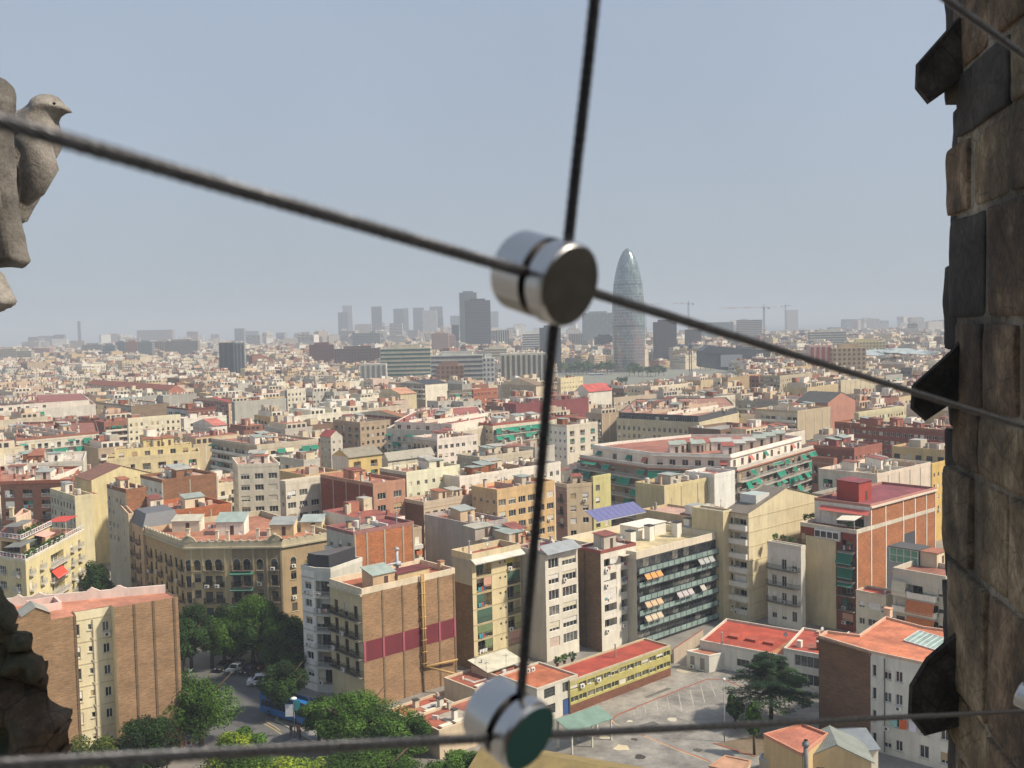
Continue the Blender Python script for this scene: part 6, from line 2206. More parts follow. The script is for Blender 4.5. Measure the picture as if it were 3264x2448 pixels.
# cedar: a leaning trunk with flat plates of needles
h, p = topz('C', 800, 1400, 1030)
t = thing('cedar_tree', 'dark layered cedar with flat spreading branches in the school yard', 'tree', (p.x, p.y, 0))
m = MB(['k:4a3c30'])
m.tube([(0, 0, 0), (.15, 0, h * .4), (-.1, 0, h * .8), (-.1, 0, h - .3)], [.38, .3, .14, .05], 8)
rg = random.Random(5)
bb = MB(['l:2f4a26', 'l:1f3620', 'l:3c5a30'])
dist = math.hypot(p.length, HC)
WR = 275 / 1.75 / FPX * dist
for k in range(64):
    u_ = rg.uniform(0, 1)
    z = h * (.30 + .68 * u_)
    R_ = WR * (1.05 - .78 * u_ ** 1.3) * rg.uniform(.65, 1.1)
    a = rg.uniform(0, 6.28)
    e = Vector((math.cos(a) * R_ + .35 * (1 - u_), math.sin(a) * R_, z - R_ * .10))
    m.tube([(0, 0, z), tuple(Vector((0, 0, z)).lerp(e, .5) + Vector((0, 0, .25))), tuple(e)], [.09, .05, .02], 5)
    kd = Vector((-math.sin(a), math.cos(a), 0))
    for q in range(300):
        f = rg.random() ** .6
        c_ = Vector((0, 0, z)).lerp(e, f)
        c_ += kd * rg.gauss(0, .14 + .30 * R_ * f * (1.05 - f) + .2) + Vector((0, 0, rg.gauss(.1, .10)))
        d = (Vector((math.cos(a), math.sin(a), 0)) + kd * rg.gauss(0, .6) + Vector((0, 0, rg.gauss(-.1, .25)))).normalized()
        n = d.cross(Vector((0, 0, 1))).normalized() * rg.uniform(.05, .11)
        L_ = rg.uniform(.25, .6)
        bb.face([c_ - n, c_ + d * L_ * .5 - n * 1.2, c_ + d * L_, c_ + n], k % 3)
bb.build('crown', t)
m.build('trunk', t, smooth=True)

# far trees round the roundabout park
fm = [crown_mesh(90 + k, .17, 950, (1, 1, 1), c_, 16, 0, d_) for k, (c_, d_) in enumerate((('4c6a30', '35502a'), ('5a7838', '3c5a2a'), ('40603a', '2c4a2c')))]
ft = trunk_mesh(77, 10, .3, 3)
k = 0
rg = random.Random(8)
for (r_, x0, x1, yb, n, h0) in (('J', 1600, 1945, 700, 13, 15), ('J', 2030, 2110, 690, 3, 13), ('K', 5, 215, 612, 9, 13), ('J', 1210, 1450, 712, 8, 10), ('K', 395, 530, 575, 5, 11), ('J', 680, 760, 706, 3, 11), ('K', 880, 1030, 498, 5, 14), ('J', 1960, 2040, 770, 3, 9), ('K', 1545, 1580, 800, 2, 9),
                                  ('J', 1640, 1900, 660, 6, 16)):
    for i in range(n):
        x = x0 + (x1 - x0) * (i + .5) / n + rg.uniform(-6, 6)
        p = at(r_, x, yb - rg.uniform(-4, 6))
        t = thing('tree', {'J': 'round leafy tree in the row beside the glass round tower', 'K': 'round leafy tree on the open ground right of the glass round tower'}[r_], 'tree', (p.x, p.y, 0), rg.uniform(0, 6), 'trees on the far roundabout' if r_ == 'J' else 'trees right of the round tower')
        h = h0 * rg.uniform(.85, 1.15)
        o = put('crown', fm[k % 3], t, (0, 0, h * .62))
        o.scale = (h * .45, h * .45, h * .40)
        put('trunk', ft, t)
        k += 1

# ---------------------------------------------------------------- vehicles, lamps, people
def car(kind, label, cat, p, rz, col, L=4.3, Wd=1.78, H=1.5, prof=None):
    t = thing(kind, label, cat, (p.x, p.y, .02), rz)
    h = Wd / 2
    van = prof == 'van'
    side = [(0, .35), (.02, .75), (.12, .95), (L * .22, 1.02), (L * .98, 1.0), (L, .8), (L, .35)] if not van else [(0, .35), (.02, .85), (.15, 1.05), (L * .16, 1.15), (L * .98, 1.12), (L, .9), (L, .35)]
    if van:
        roof = [(L * .15, 1.12), (L * .31, H), (L * .93, H), (L * .985, 1.1)]
    else:
        roof = [(L * .24, 1.0), (L * .40, H), (L * .80, H), (L * .965, .98)]
    m = MB(['s:' + col, 's:1c1c1e'])
    for sgn in (-1, 1):
        f_ = [(x, sgn * h, z) for x, z in side]
        m.face(f_ if sgn < 0 else f_[::-1], 0)
        g_ = [(x, sgn * (h - (.0 if z < 1.2 else .18)), z) for x, z in roof]
        m.face(g_ if sgn < 0 else g_[::-1], 0)
    for i in range(len(side) - 1):
        (x0, z0), (x1, z1) = side[i], side[i + 1]
        m.face([(x0, h, z0), (x1, h, z1), (x1, -h, z1), (x0, -h, z0)], 0)
    for i in range(len(roof) - 1):
        (x0, z0), (x1, z1) = roof[i], roof[i + 1]
        e0, e1 = (h if z0 < 1.2 else h - .18), (h if z1 < 1.2 else h - .18)
        m.face([(x0, e0, z0), (x1, e1, z1), (x1, -e1, z1), (x0, -e0, z0)], 0)
    m.face([(0, -h, .35), (L, -h, .35), (L, h, .35), (0, h, .35)], 1)
    m.box(-.03, -h + .15, .42, .0, h - .15, .62, 1)
    m.build('body', t)
    g = MB(['G:20262c'])

    def lerp(a, b_, k):
        return tuple(a[i] + (b_[i] - a[i]) * k for i in range(3))

    def pane(nm, a, b_, c_, d, off):
        q = [Vector(v) for v in (a, b_, c_, d)]
        ctr = sum(q, Vector()) / 4
        q = [ctr + (v - ctr) * .86 + Vector(off) for v in q]
        k_ = MB(['G:20262c'])
        k_.face(q)
        k_.build(nm, t)
    (a0, z0), (a1, z1), (a2, z2), (a3, z3) = roof
    pane('windscreen', (a0, -h, z0), (a0, h, z0), (a1, h - .18, z1), (a1, -h + .18, z1), (-.02, 0, .02))
    pane('rear_window', (a3, h, z3), (a3, -h, z3), (a2, -h + .18, z2), (a2, h - .18, z2), (.02, 0, .02))
    for sgn in (-1, 1):
        for k0, k1 in ((.06, .48), (.52, .95)):
            lo0, lo1 = lerp((a0, sgn * h, z0), (a3, sgn * h, z3), k0), lerp((a0, sgn * h, z0), (a3, sgn * h, z3), k1)
            up0, up1 = lerp((a1, sgn * (h - .18), z1), (a2, sgn * (h - .18), z2), k0 if k0 < .5 else k0), lerp((a1, sgn * (h - .18), z1), (a2, sgn * (h - .18), z2), k1)
            pane('side_window', lo0, lo1, up1, up0, (0, sgn * .02, .005))
    wm = lib('tyre', lambda: (lambda q: (q.lathe([(.16, -.1), (.31, -.1), (.33, -.05), (.33, .05), (.31, .1), (.16, .1)], 16), q.mesh('tyre', True))[1])(MB(['s:18181a'])))
    rm = lib('rim', lambda: (lambda q: (q.lathe([(0, -.085), (.2, -.085), (.22, -.1), (.22, .1), (.2, .085), (0, .085)], 16), q.mesh('rim'))[1])(MB(['s:9a9c9e'])))
    for x in (L * .18, L * .80):
        for sgn in (-1, 1):
            w_ = put('wheel', wm, t, (x, sgn * (h - .08), .33))
            w_.rotation_euler = (rad(90), 0, 0)
            put('rim', rm, w_)
    for sgn in (-1, 1):
        for nm, x, cc in (('headlight', -.012, 'e8e8e0'), ('tail_light', L + .012, '8a1c1c')):
            k_ = MB(['s:' + cc])
            k_.box(x - .02, sgn * (h - .4) - .17, .66, x + .02, sgn * (h - .4) + .17, .82)
            k_.build(nm, t)
    return t


def at_car(x, y):
    return at('S', x, y)


car('parked_van', 'silver white minivan turning in the crossing, half hidden by the dark tree', 'van', at('S', 690, 865), rad(8), 'dcdee0', 4.7, 1.85, 1.85, 'van').location.z = .02
car('parked_car', 'silver grey car parked facing the crossing under the trees', 'car', at('S', 515, 770), rad(70), '8e9698', 4.4, 1.8, 1.55)
car('parked_car', 'black car parked left of the silver grey car', 'car', at('S', 400, 745), rad(72), '1e2022', 4.2, 1.75, 1.45)
car('parked_car', 'dark blue car parked right of the silver grey car', 'car', at('S', 648, 775), rad(68), '24282e', 4.3, 1.78, 1.45)
car('parked_car', 'rusty orange car in the shade behind the white minivan', 'car', at('S', 780, 735), rad(66), '6e3c22', 4.2, 1.75, 1.45)
car('parked_car', 'pale grey green car at the right end of the parked row', 'car', at('S', 870, 715), rad(62), '8a9a94', 4.2, 1.75, 1.45)
# bus
p0, p1 = at('S', 815, 1135), at('S', 1075, 1215)
d = (p1 - p0).normalized()
t = thing('bus', 'bright blue open topped coach mostly hidden by the dark tree', 'bus', (p0.x, p0.y, .02), math.atan2(d.y, d.x))
m = MB(['s:1f6fb4', 's:16486e'])
m.box(0, 0, .4, 10.5, 2.5, 3.1, 0)
m.box(.1, .05, 3.1, 3.0, 2.45, 4.0, 0)
m.box(3.0, 0, 3.1, 10.5, .08, 3.7, 1)
m.box(3.0, 2.42, 3.1, 10.5, 2.5, 3.7, 1)
m.build('body', t)
for i in range(6):
    m = MB(['G:1c2a38'])
    m.box(.5 + 1.65 * i, -.03, 1.5, 2.0 + 1.65 * i, -.002, 2.6)
    m.build('window', t)
for x in (2, 8.2):
    for y in (.1, 2.4):
        w_ = put('wheel', LIB['tyre'], t, (x, y, .5))
        w_.rotation_euler = (rad(90), 0, 0)
        w_.scale = (1.5, 1.5, 1.5)
# scooters
def scooter(label, p, rz, col):
    t = thing('scooter', label, 'scooter', (p.x, p.y, .02), rz)
    m = MB(['s:' + col, 's:1a1a1c'])
    m.tube([(-.15, 0, .35), (.2, 0, .3), (.55, 0, .38), (.85, 0, .62), (1.05, 0, .6)], [.1, .14, .16, .16, .08], 8)
    m.tube([(-.05, 0, .3), (-.02, 0, .75), (.05, 0, 1.0)], [.12, .1, .05], 8)
    m.build('body', t, smooth=True)
    m = MB(['s:1a1a1c'])
    m.box(.4, -.14, .7, 1.0, .14, .8)
    m.build('seat', t)
    m = MB(['s:2a2a2c'])
    m.tube([(.08, -.32, 1.05), (.02, 0, 1.0), (.08, .32, 1.05)], .02, 5)
    m.build('handlebar', t)
    for x in (-.2, 1.0):
        w_ = put('wheel', LIB['tyre'], t, (x, 0, .26))
        w_.rotation_euler = (rad(90), 0, 0)
        w_.scale = (.75, .75, .7)
    return t


scooter('white scooter parked at the kerb beside the black car', at('S', 130, 745), rad(60), 'c8ccce')
SC = scooter('dark scooter being ridden behind the silver grey car', at('S', 625, 660), rad(150), '3a3c40')
scooter('grey scooter parked next to the ridden dark scooter', at('S', 680, 670), rad(140), 'a8acae')


def person(label, p, z0, rz, shirt, trousers, hair, pose='stand', helmet=None):
    t = thing('person', label, 'person', (p.x, p.y, z0), rz)
    # one continuous skinned body
    sit = pose == 'sit'
    hip = .92
    V = [(0, 0, hip), (0, -.02, 1.15), (0, 0, 1.38), (0, 0, 1.5), (0, -.02, 1.62), (0, -.01, 1.72)]
    E_ = [(0, 1), (1, 2), (2, 3), (3, 4), (4, 5)]
    Rr = [.15, .13, .14, .055, .095, .085]
    for sgn in (-1, 1):
        n = len(V)
        V += [(sgn * .18, 0, 1.40), (sgn * .23, -.02 if not sit else -.15, 1.14), (sgn * .22, -.14 if not sit else -.4, .92 if not sit else 1.05)]
        E_ += [(2, n), (n, n + 1), (n + 1, n + 2)]
        Rr += [.06, .045, .032]
        for k in range(3):
            V.append((sgn * (.2 + .02 * k), -.18 - (.26 if sit else 0) - .02 * k, .83 + (.2 if sit else 0)))
            E_.append((n + 2, len(V) - 1))
            Rr.append(.014)
        n = len(V)
        if sit:
            V += [(sgn * .12, -.05, hip - .03), (sgn * .17, -.42, hip - .08), (sgn * .17, -.4, hip - .5), (sgn * .17, -.52, hip - .52)]
        else:
            st_ = .12 * sgn
            V += [(sgn * .1, 0, hip - .06), (sgn * .11, -st_ * .5 - .02, .5), (sgn * .11, st_ * .5, .08), (sgn * .12, st_ * .5 - .16, .04)]
        E_ += [(0, n), (n, n + 1), (n + 1, n + 2), (n + 2, n + 3)]
        Rr += [.1, .065, .045, .035]
    me = bpy.data.meshes.new('body')
    me.from_pydata(V, E_, [])
    o = put('body', me, t)
    o.modifiers.new('skin', 'SKIN').use_smooth_shade = True
    me.skin_vertices if hasattr(me, 'skin_vertices') else None
    if not me.skin_vertices:
        bpy.context.view_layer.objects.active = o
    for i, r_ in enumerate(Rr):
        if me.skin_vertices:
            me.skin_vertices[0].data[i].radius = (r_, r_)
            me.skin_vertices[0].data[i].use_root = (i == 0)
    o.modifiers.new('sub', 'SUBSURF').levels = 1
    dg = bpy.context.evaluated_depsgraph_get()
    m2 = bpy.data.meshes.new_from_object(o.evaluated_get(dg))
    o.modifiers.clear()
    m2.materials.clear()
    for c_ in ('s:b98a6a', 's:' + shirt, 's:' + trousers, 's:2a2624'):
        m2.materials.append(M(c_))
    for f in m2.polygons:
        c = f.center
        if c.z > 1.47:
            f.material_index = 0
        elif c.z > (hip + .02) and abs(c.x) < .27 and c.y > -.25:
            f.material_index = 1 if not (abs(c.x) > .2 and c.z < 1.2) else 0
        elif abs(c.x) > .175 and c.z > .75 and c.y < -.08:
            f.material_index = 0
        elif c.z < (.1 if not sit else hip - .47):
            f.material_index = 3
        else:
            f.material_index = 2
    o.data = m2
    m = MB(['s:' + (helmet or hair)])
    k = .115 if helmet else .104
    m.lathe([(k, -.02), (k, .03), (k * .85, .08), (k * .5, .115), (0, .125)], 12, 0, (0, .012, 1.70))
    if not helmet:
        m.box(-.09, .06, 1.56, .09, .11, 1.73)
    m.build('helmet' if helmet else 'hair', t, smooth=True)
    f_ = MB(['s:1a1614', 's:a0705a'])
    for sgn in (-1, 1):
        f_.box(sgn * .035 - .012, -.107, 1.665, sgn * .035 + .012, -.1, 1.68, 0)
    f_.box(-.012, -.125, 1.625, .012, -.1, 1.665, 1)
    f_.box(-.028, -.105, 1.592, .028, -.098, 1.602, 1)
    f_.build('face', t)
    return t


person('rider with a yellow helmet on the dark scooter', at('S', 620, 655), -.1, rad(60), 'd8d4c8', '3a4048', '2a2018', 'sit', 'd8c83c')
person('pedestrian in dark clothes standing left of the lamp post', at('S', 1115, 1350), .12, rad(20), '3c3a40', '2a2a30', '2a2018')
person('pedestrian in an orange top right of the lamp post', at('S', 1180, 1345), .12, rad(-30), 'c8683c', '4a4a58', '3a2818')
person('pedestrian in a red shirt nearest the slim street tree', at('S', 1200, 1385), .12, rad(50), 'a84434', '343640', '1e1814')
for k, (x, y, c_) in enumerate(((785, 610, 'c8703c'), (850, 600, 'a03c30'), (800, 620, '6a7ca0'))):
    person(['pedestrian in orange under the trees by the corner shop front', 'pedestrian in dark red under the trees, rightmost of three', 'pedestrian in a blue shirt in the middle of the group by the shop front'][k], at('S', x, y), .12, k, c_, '3a3c48', '2a1c14')


def lamp(label, p, h, style):
    t = thing('street_lamp', label, 'lamp', (p.x, p.y, 0))
    m = MB(['s:a8aaa8'])
    m.tube([(0, 0, 0), (0, 0, h)], [.09, .05], 8)
    m.build('pole', t, smooth=True)
    m = MB(['s:ecece8'])
    if style:
        m.lathe([(0, -.25), (.2, -.18), (.28, 0), (.2, .18), (0, .25)], 12, 0, (0, 0, h + .2))
    else:
        m.lathe([(.12, -.1), (.5, 0), (.52, .08), (.3, .22), (0, .28)], 14, 0, (0, 0, h))
    m.build('lamp_shade', t, smooth=True)
    return t


h, p = topz('S', 1150, 1362, 990)
lamp('grey street lamp with a white dish head at the crossing', p, h, 0)
t = thing('banner', 'white and teal advertising banner on the lamp post', 'banner', (p.x, p.y, 0))
m = MB(['f:eceeee', 'f:3c9a9c'])
z_ = topz('S', 1150, 1362, 1160)[0]
m.box(-1.3, -.08, z_, -.15, -.05, z_ + 1.9, 0)
m.box(.15, -.08, z_ + .9, .95, -.05, z_ + 2.5, 1)
m.build('cloth', t)
h, p = topz('C', 541, 1512, 1172)
lamp('thin yard lamp post with a white globe in the school yard', p, h, 1)
# no entry sign
h, p = topz('S', 130, 1480, 1370)
t = thing('road_sign', 'square white road sign with a red disc beside the brick wall corner', 'sign', (p.x, p.y, 0), rad(10))
m = MB(['s:8a8a88'])
m.tube([(0, 0, 0), (0, 0, h)], .04, 6)
m.build('pole', t)
m = MB(['s:e8e8e6', 's:a82430', 's:701420'])
m.box(-.6, -.06, h - 1.3, .6, -.02, h, 1)
m.box(-.5, -.08, h - 1.2, .5, -.062, h - .1, 0)
pts = [(.3 * math.cos(a * .5236), -.09, h - .65 + .3 * math.sin(a * .5236)) for a in range(12)]
m.face(pts, 2)
m.build('panel', t)
# kiosk canopy and its sign under the trees
h, p = topz('S', 560, 640, 490)
t = thing('bus_shelter', 'slatted grey shelter roof with a small sign under the trees', 'shelter', (p.x, p.y, 0), rad(15))
m = MB(['s:8a9294'])
for i in range(8):
    m.box(-1.6 + .42 * i, -1, h - .1, -1.3 + .42 * i, 1, h)
m.build('roof', t)
for x in (-1.5, 1.5):
    m = MB(['s:6a7072'])
    m.box(x - .05, .8, 0, x + .05, .9, h - .1)
    m.build('post', t)
m = MB(['s:c8ccc8', 's:5a6a78'])
m.tube([(.9, -1.3, 0), (.9, -1.3, h - .8)], .04, 6, 1)
m.box(.5, -1.36, h - 1.7, 1.3, -1.3, h - .7, 0)
m.build('sign', t)
for k, (r_, x, y, z_) in enumerate((('C', 985, 290, 19.8), ('C', 1020, 285, 19.8), ('C', 1150, 300, 19.8), ('C', 1230, 335, 19.8), ('C', 815, 400, 16.3), ('C', 860, 408, 16.3), ('C', 905, 418, 16.3), ('B', 1380, 1085, 4.4), ('B', 1425, 1075, 4.4), ('B', 1340, 1100, 4.4))):
    p = at(r_, x, y, z_)
    t = thing('potted_shrub', 'leafy potted shrub on a roof terrace near the school yard', 'plant', (p.x + .6, p.y + .9, z_ - .05), 0, 'potted shrubs on the roof terraces')
    o = put('foliage', fm[k % 3], t, (0, 0, 1.1))
    o.scale = (.9, .9, .8)
    m = MB(['p:a8583c'])
    m.lathe([(.2, 0), (.3, .45), (.32, .5)], 10)
    m.build('pot', t)
# shrubs on the terraces of the stepped block
b, O_, P2, z = YEL
rg = random.Random(2)
for k in range(12):
    q = (O_[0] + (O_[1] - O_[0]) * (k / 12)) if k < 8 else (P2[0] + (P2[1] - P2[0]) * ((k - 8) / 5))
    w_ = b.root.matrix_world
    c, s_ = math.cos(b.g), math.sin(b.g)
    X = b.o.x + q.x * c - q.y * s_
    Y = b.o.y + q.x * s_ + q.y * c
    t = thing('potted_shrub', 'leafy potted shrub on the balustraded terrace of the yellow stepped block', 'plant', (X - .3, Y + 1.2, (z if k < 8 else z + 3) - .02), 0, 'potted shrubs on the stepped terraces')
    o = put('foliage', fm[k % 3], t, (0, 0, 1.2))
    s2 = rg.uniform(.6, 1.1)
    o.scale = (s2, s2, .9)
    m = MB(['p:a8583c'])
    m.lathe([(.2, 0), (.3, .45), (.32, .5)], 10)
    m.build('pot', t)
# ---------------------------------------------------------------- far landmarks
def tower(label, r_, x0, x1, yt, Y, style, c1, c2='4a5058', dp=None, name='tower_block', cat='tower', yb=None, g=0, group=None, n=None, fl=3.6, top=None):
    c1, c2 = [('%02x%02x%02x' % tuple(int(int(c[i:i + 2], 16) * 1) for i in (0, 2, 4))) for c in (c1, c2)]
    a, b_ = far_at(r_, x0, yt, Y), far_at(r_, x1, yt, Y)
    h = (a.z + b_.z) / 2
    L = b_.x - a.x
    dp = dp or L * .6
    t = thing(name, label, cat, (a.x, Y, 0), rad(g), group)
    m = MB(['s:' + c2, 'p:' + c1])
    m.box(0, 0, 0, L, dp, h, 1)
    if top:
        m.box(L * .2, dp * .2, h, L * .8, dp * .8, h + top, 1)
    w_ = m
    nf = max(2, int(h / fl))
    if style == 'h':                     # horizontal bands
        for i in range(nf):
            z = h - (i + 1) * fl + .9
            if z > 1:
                w_.box(.4, -.15, z, L - .4, -.01, z + fl * .45, 0)
                w_.box(-.15, .4, z, -.01, dp - .4, z + fl * .45, 0)
                w_.box(L + .01, .4, z, L + .15, dp - .4, z + fl * .45, 0)
    elif style == 'v':                   # vertical strips
        k = n or max(3, int(L / 4))
        for i in range(k):
            w_.box(L * (i + .25) / k, -.2, 2, L * (i + .8) / k, -.01, h - 1.5, 0)
    elif style in ('w', 'W'):            # window grid
        k = n or max(3, int(L / 3.4))
        for i in range(nf):
            z = h - (i + 1) * fl + .9
            if z < 1:
                continue
            for j in range(k):
                if style == 'W' and (i * 7 + j * 5 + i * j) % 4 == 0:
                    continue
                w_.box(L * (j + .25) / k, -.15, z, L * (j + .75) / k, -.01, z + fl * .55, 0)
            for j in range(max(2, int(dp / 3.4))):
                q = max(2, int(dp / 3.4))
                w_.box(-.15, dp * (j + .25) / q, z, -.01, dp * (j + .75) / q, z + fl * .55, 0)
                w_.box(L + .01, dp * (j + .25) / q, z, L + .15, dp * (j + .75) / q, z + fl * .55, 0)
    m.build('wall', t)
    return t, L, dp, h


FT = 'far towers in the haze'
rows_ = [
    ('tall blue grey slab tower standing behind the dark banded tower', 'J', 942, 1054, 168, 512, 'h', '6d7c84', '5f6e76'),
    ('dark banded office tower left of the upper clamp', 'J', 978, 1143, 218, 520, 'h', '3c444e', '5a626c'),
    ('white framed tower with an irregular grid of openings', 'J', 703, 796, 283, 470, 'W', 'dcdedc', '4c545c'),
    ('narrow dark and white tower touching the white framed tower', 'J', 796, 840, 327, 430, 'v', 'c8ccce', '2c3238'),
    ('dark tapering tower with a mast in the left haze', 'J', 372, 437, 258, 445, 'h', '4c5460', '3e4650'),
    ('pale stepped tower left of the dark tapering tower', 'J', 185, 248, 252, 432, 'h', 'b8bcc0', '989ea4'),
    ('low dark tower before the pale stepped tower', 'J', 155, 218, 296, 434, 'v', '6c747c', '5a626a'),
    ('grey flat topped tower, first of the hazy pair', 'J', 515, 580, 272, 442, 'h', '5c6870', '4c585f'),
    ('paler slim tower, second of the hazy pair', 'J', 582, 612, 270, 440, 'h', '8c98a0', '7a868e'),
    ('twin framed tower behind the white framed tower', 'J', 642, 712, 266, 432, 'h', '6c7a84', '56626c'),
    ('wide grey tower behind and right of the white framed tower', 'J', 750, 834, 258, 420, 'h', '7c868e', '6a747c'),
    ('white tower with grey bands right of the wide dark office', 'J', 490, 573, 365, 495, 'h', 'd4d4d0', '6c7478'),
    ('wide dark green office with pale bands', 'J', 252, 428, 430, 510, 'h', '4c5654', '8a948f'),
    ('peach twin block before the dark tapering tower', 'J', 380, 456, 362, 432, 'w', 'd8b8a4', '9a8478'),
    ('pale pink stepped block left of the peach twin block', 'J', 265, 365, 372, 442, 'w', 'c8b0a4', '948078'),
    ('black glass slab left of the tall blue grey slab', 'J', 893, 940, 378, 505, 'v', '2c343e', '3c444e'),
    ('teal glass tower behind the black glass slab', 'J', 884, 946, 318, 442, 'h', '7c9096', '66787e'),
    ('pale blue tower behind and right of the dark banded office tower', 'J', 1146, 1196, 290, 420, 'h', '9aaab2', '8898a0'),
    ('beige twin residential tower right of the dark banded office tower', 'J', 1088, 1176, 414, 485, 'w', 'dcd0b4', '6c6c64'),
    ('half dark half white block with a zigzag end wall', 'J', 1178, 1266, 407, 510, 'v', 'd4d4ce', '3c484a'),
    ('white balcony banded block below the upper clamp', 'J', 1352, 1464, 434, 535, 'h', 'dcdcd6', '5c6466'),
    ('pink brick residential tower pair', 'J', 762, 872, 432, 545, 'w', 'c8a498', '7c6c68'),
    ('pink brown residential block beside the pink brick pair', 'J', 872, 916, 448, 540, 'w', 'cfae9c', '86746c'),
    ('grey glass block half hidden under the upper clamp', 'J', 1464, 1600, 395, 560, 'h', '4c5862', '3c4852'),
    ('beige slot windowed block left of the light blue tower', 'J', 1653, 1756, 432, 590, 'v', 'b8b0a4', '6c6c6c'),
    ('light blue tower with scattered small windows behind the round tower', 'J', 1742, 1942, 300, 595, 'W', '8ea4b0', '4a5c6a'),
    ('black glass block with white slots left of the round tower', 'J', 1822, 1945, 452, 612, 'h', '20262c', '343c44'),
    ('lower black block stepping down from the black glass block', 'J', 1768, 1824, 536, 606, 'v', '2a3036', '707880'),
    ('white cubic block with square openings, first right of the round tower', 'K', 115, 216, 458, 545, 'w', 'dcdedc', '5c6468'),
    ('white cubic block with square openings, second right of the round tower', 'K', 219, 412, 458, 545, 'w', 'dcdedc', '5c6468'),
    ('dark brown office slab behind the white cubic blocks', 'K', 150, 274, 308, 458, 'h', '4c4a50', '3e3c42'),
    ('brown office slab under the right cable', 'K', 326, 412, 350, 440, 'v', '544c4a', '403a3a'),
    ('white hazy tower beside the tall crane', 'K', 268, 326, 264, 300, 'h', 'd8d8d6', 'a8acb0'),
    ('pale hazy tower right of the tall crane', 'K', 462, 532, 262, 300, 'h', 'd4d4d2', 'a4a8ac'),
    ('wide teal glass block under the right cable', 'K', 420, 592, 310, 400, 'h', '7c9490', '6a827e'),
    ('white and dark office beside the blue crane', 'K', 622, 752, 296, 402, 'h', 'b8b8b0', '4c5864'),
    ('tall pale slab tower right of the cranes', 'K', 890, 952, 240, 322, 'v', 'd8d0c8', 'b0a8a4'),
    ('long grey office range in the right distance', 'K', 1020, 1222, 362, 430, 'h', 'c0bfb8', '6a6c6e'),
    ('grey blue low range right of the pale slab tower', 'K', 1210, 1330, 292, 332, 'h', '7c848c', '6c747c'),
    ('white and pink residential block on the right', 'K', 1015, 1140, 438, 545, 'v', 'cfb0a8', 'a84c48'),
    ('tan residential block with square windows on the right', 'K', 1143, 1332, 452, 545, 'w', 'c8a880', '6c5c48'),
    ('yellow hall with a white roof on the right', 'K', 1236, 1440, 418, 470, 'w', 'd8c888', '8a8060'),
    ('dark ribbed block standing alone on the left', 'I', 1417, 1512, 492, 655, 'v', '5c6264', '4a5054'),
    ('lighter silver ribbed half of the ribbed block', 'I', 1513, 1582, 492, 656, 'v', '8a949a', '60686e'),
    ('pale teal glass box behind the ribbed block', 'I', 1580, 1676, 416, 482, 'h', '9cb4b4', '8ca4a6'),
    ('slim grey block behind the ribbed block', 'I', 1518, 1580, 400, 490, 'v', '7c868a', '6c767a'),
    ('white stepped terraced block in the left distance', 'I', 2030, 2120, 425, 490, 'h', 'e0dcd2', 'a8a49c'),
    ('white lower terraced block', 'I', 2120, 2175, 452, 492, 'h', 'dcd8ce', 'a8a49c'),
    ('grey blue residential slab with a white top, first of the long row', 'I', 530, 660, 505, 565, 'w', '9a9c9c', '5c6468'),
    ('teal banded slab, second of the long row', 'I', 662, 745, 510, 568, 'h', '7c8c8c', '566466'),
    ('grey slab, third of the long row', 'I', 746, 812, 490, 563, 'h', '7c848a', '5c646a'),
    ('salmon slab, fourth of the long row', 'I', 813, 888, 487, 566, 'w', 'b8786a', '8a5c54'),
    ('teal grey banded slab, fifth of the long row', 'I', 889, 986, 487, 567, 'h', '8a989c', '56646a'),
    ('beige ribbed slab, sixth of the long row', 'I', 987, 1062, 482, 564, 'v', 'b8aca0', '7c746c'),
    ('grey brick slab at the right end of the long row', 'I', 1063, 1280, 482, 562, 'w', '948c8a', '5c5c60'),
    ('red brown slab on the left skyline', 'I', 180, 245, 455, 500, 'w', '94645c', '6c4c48'),
    ('white topped slab on the left skyline', 'I', 246, 345, 448, 498, 'w', 'a89c98', '74706e'),
    ('brown slab right of the white topped slab', 'I', 350, 412, 440, 497, 'w', '8c6864', '684c4c'),
    ('brick and white skyline block', 'I', 668, 762, 434, 492, 'h', 'a05c58', 'cfc8c4'),
    ('beige residential slab at the far left', 'I', -20, 105, 532, 590, 'w', 'c8bca4', '7c7464'),
    ('cream banded slab second from the far left', 'I', 106, 202, 545, 592, 'h', 'c8c0ac', '7c7868'),
    ('pink range with a white roofline on the left', 'I', 205, 320, 528, 570, 'w', 'b88c80', '806058'),
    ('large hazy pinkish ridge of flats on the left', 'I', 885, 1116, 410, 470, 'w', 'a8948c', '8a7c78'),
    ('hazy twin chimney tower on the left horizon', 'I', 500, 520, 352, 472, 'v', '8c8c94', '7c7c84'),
    ('white long modern building with dark strip windows', 'J', 757, 1095, 572, 690, 'h', 'c8ccca', '5c666a'),
    ('tall white end block of the long modern building', 'J', 1092, 1170, 590, 705, 'w', 'e0e2e0', '6c7478'),
    ('teal balconied residential slab with white edges', 'J', 428, 756, 527, 668, 'h', 'd0cbb8', '3f6e68'),
    ('white low colonnaded building left of the teal slab', 'J', 300, 470, 628, 690, 'v', 'dcdad2', '8a8c8a'),
    ('cream framed building with tall vertical bays', 'J', 1208, 1512, 560, 690, 'v', 'd8d4c4', '6a6c68'),
    ('cream office wing behind the framed building', 'J', 1110, 1250, 530, 575, 'h', 'd4ceb8', '8a8674'),
    ('dark flat office left of the teal slab', 'J', 130, 430, 530, 600, 'w', '7c6460', '4c4442'),
    ('maroon brick slab at the left of the centre distance', 'J', -30, 128, 505, 592, 'w', '8c5450', '5c3c3c'),
    ('brown brick gabled hall before the modern building', 'J', 793, 972, 640, 692, 'w', 'a87c64', '6c5040'),
]
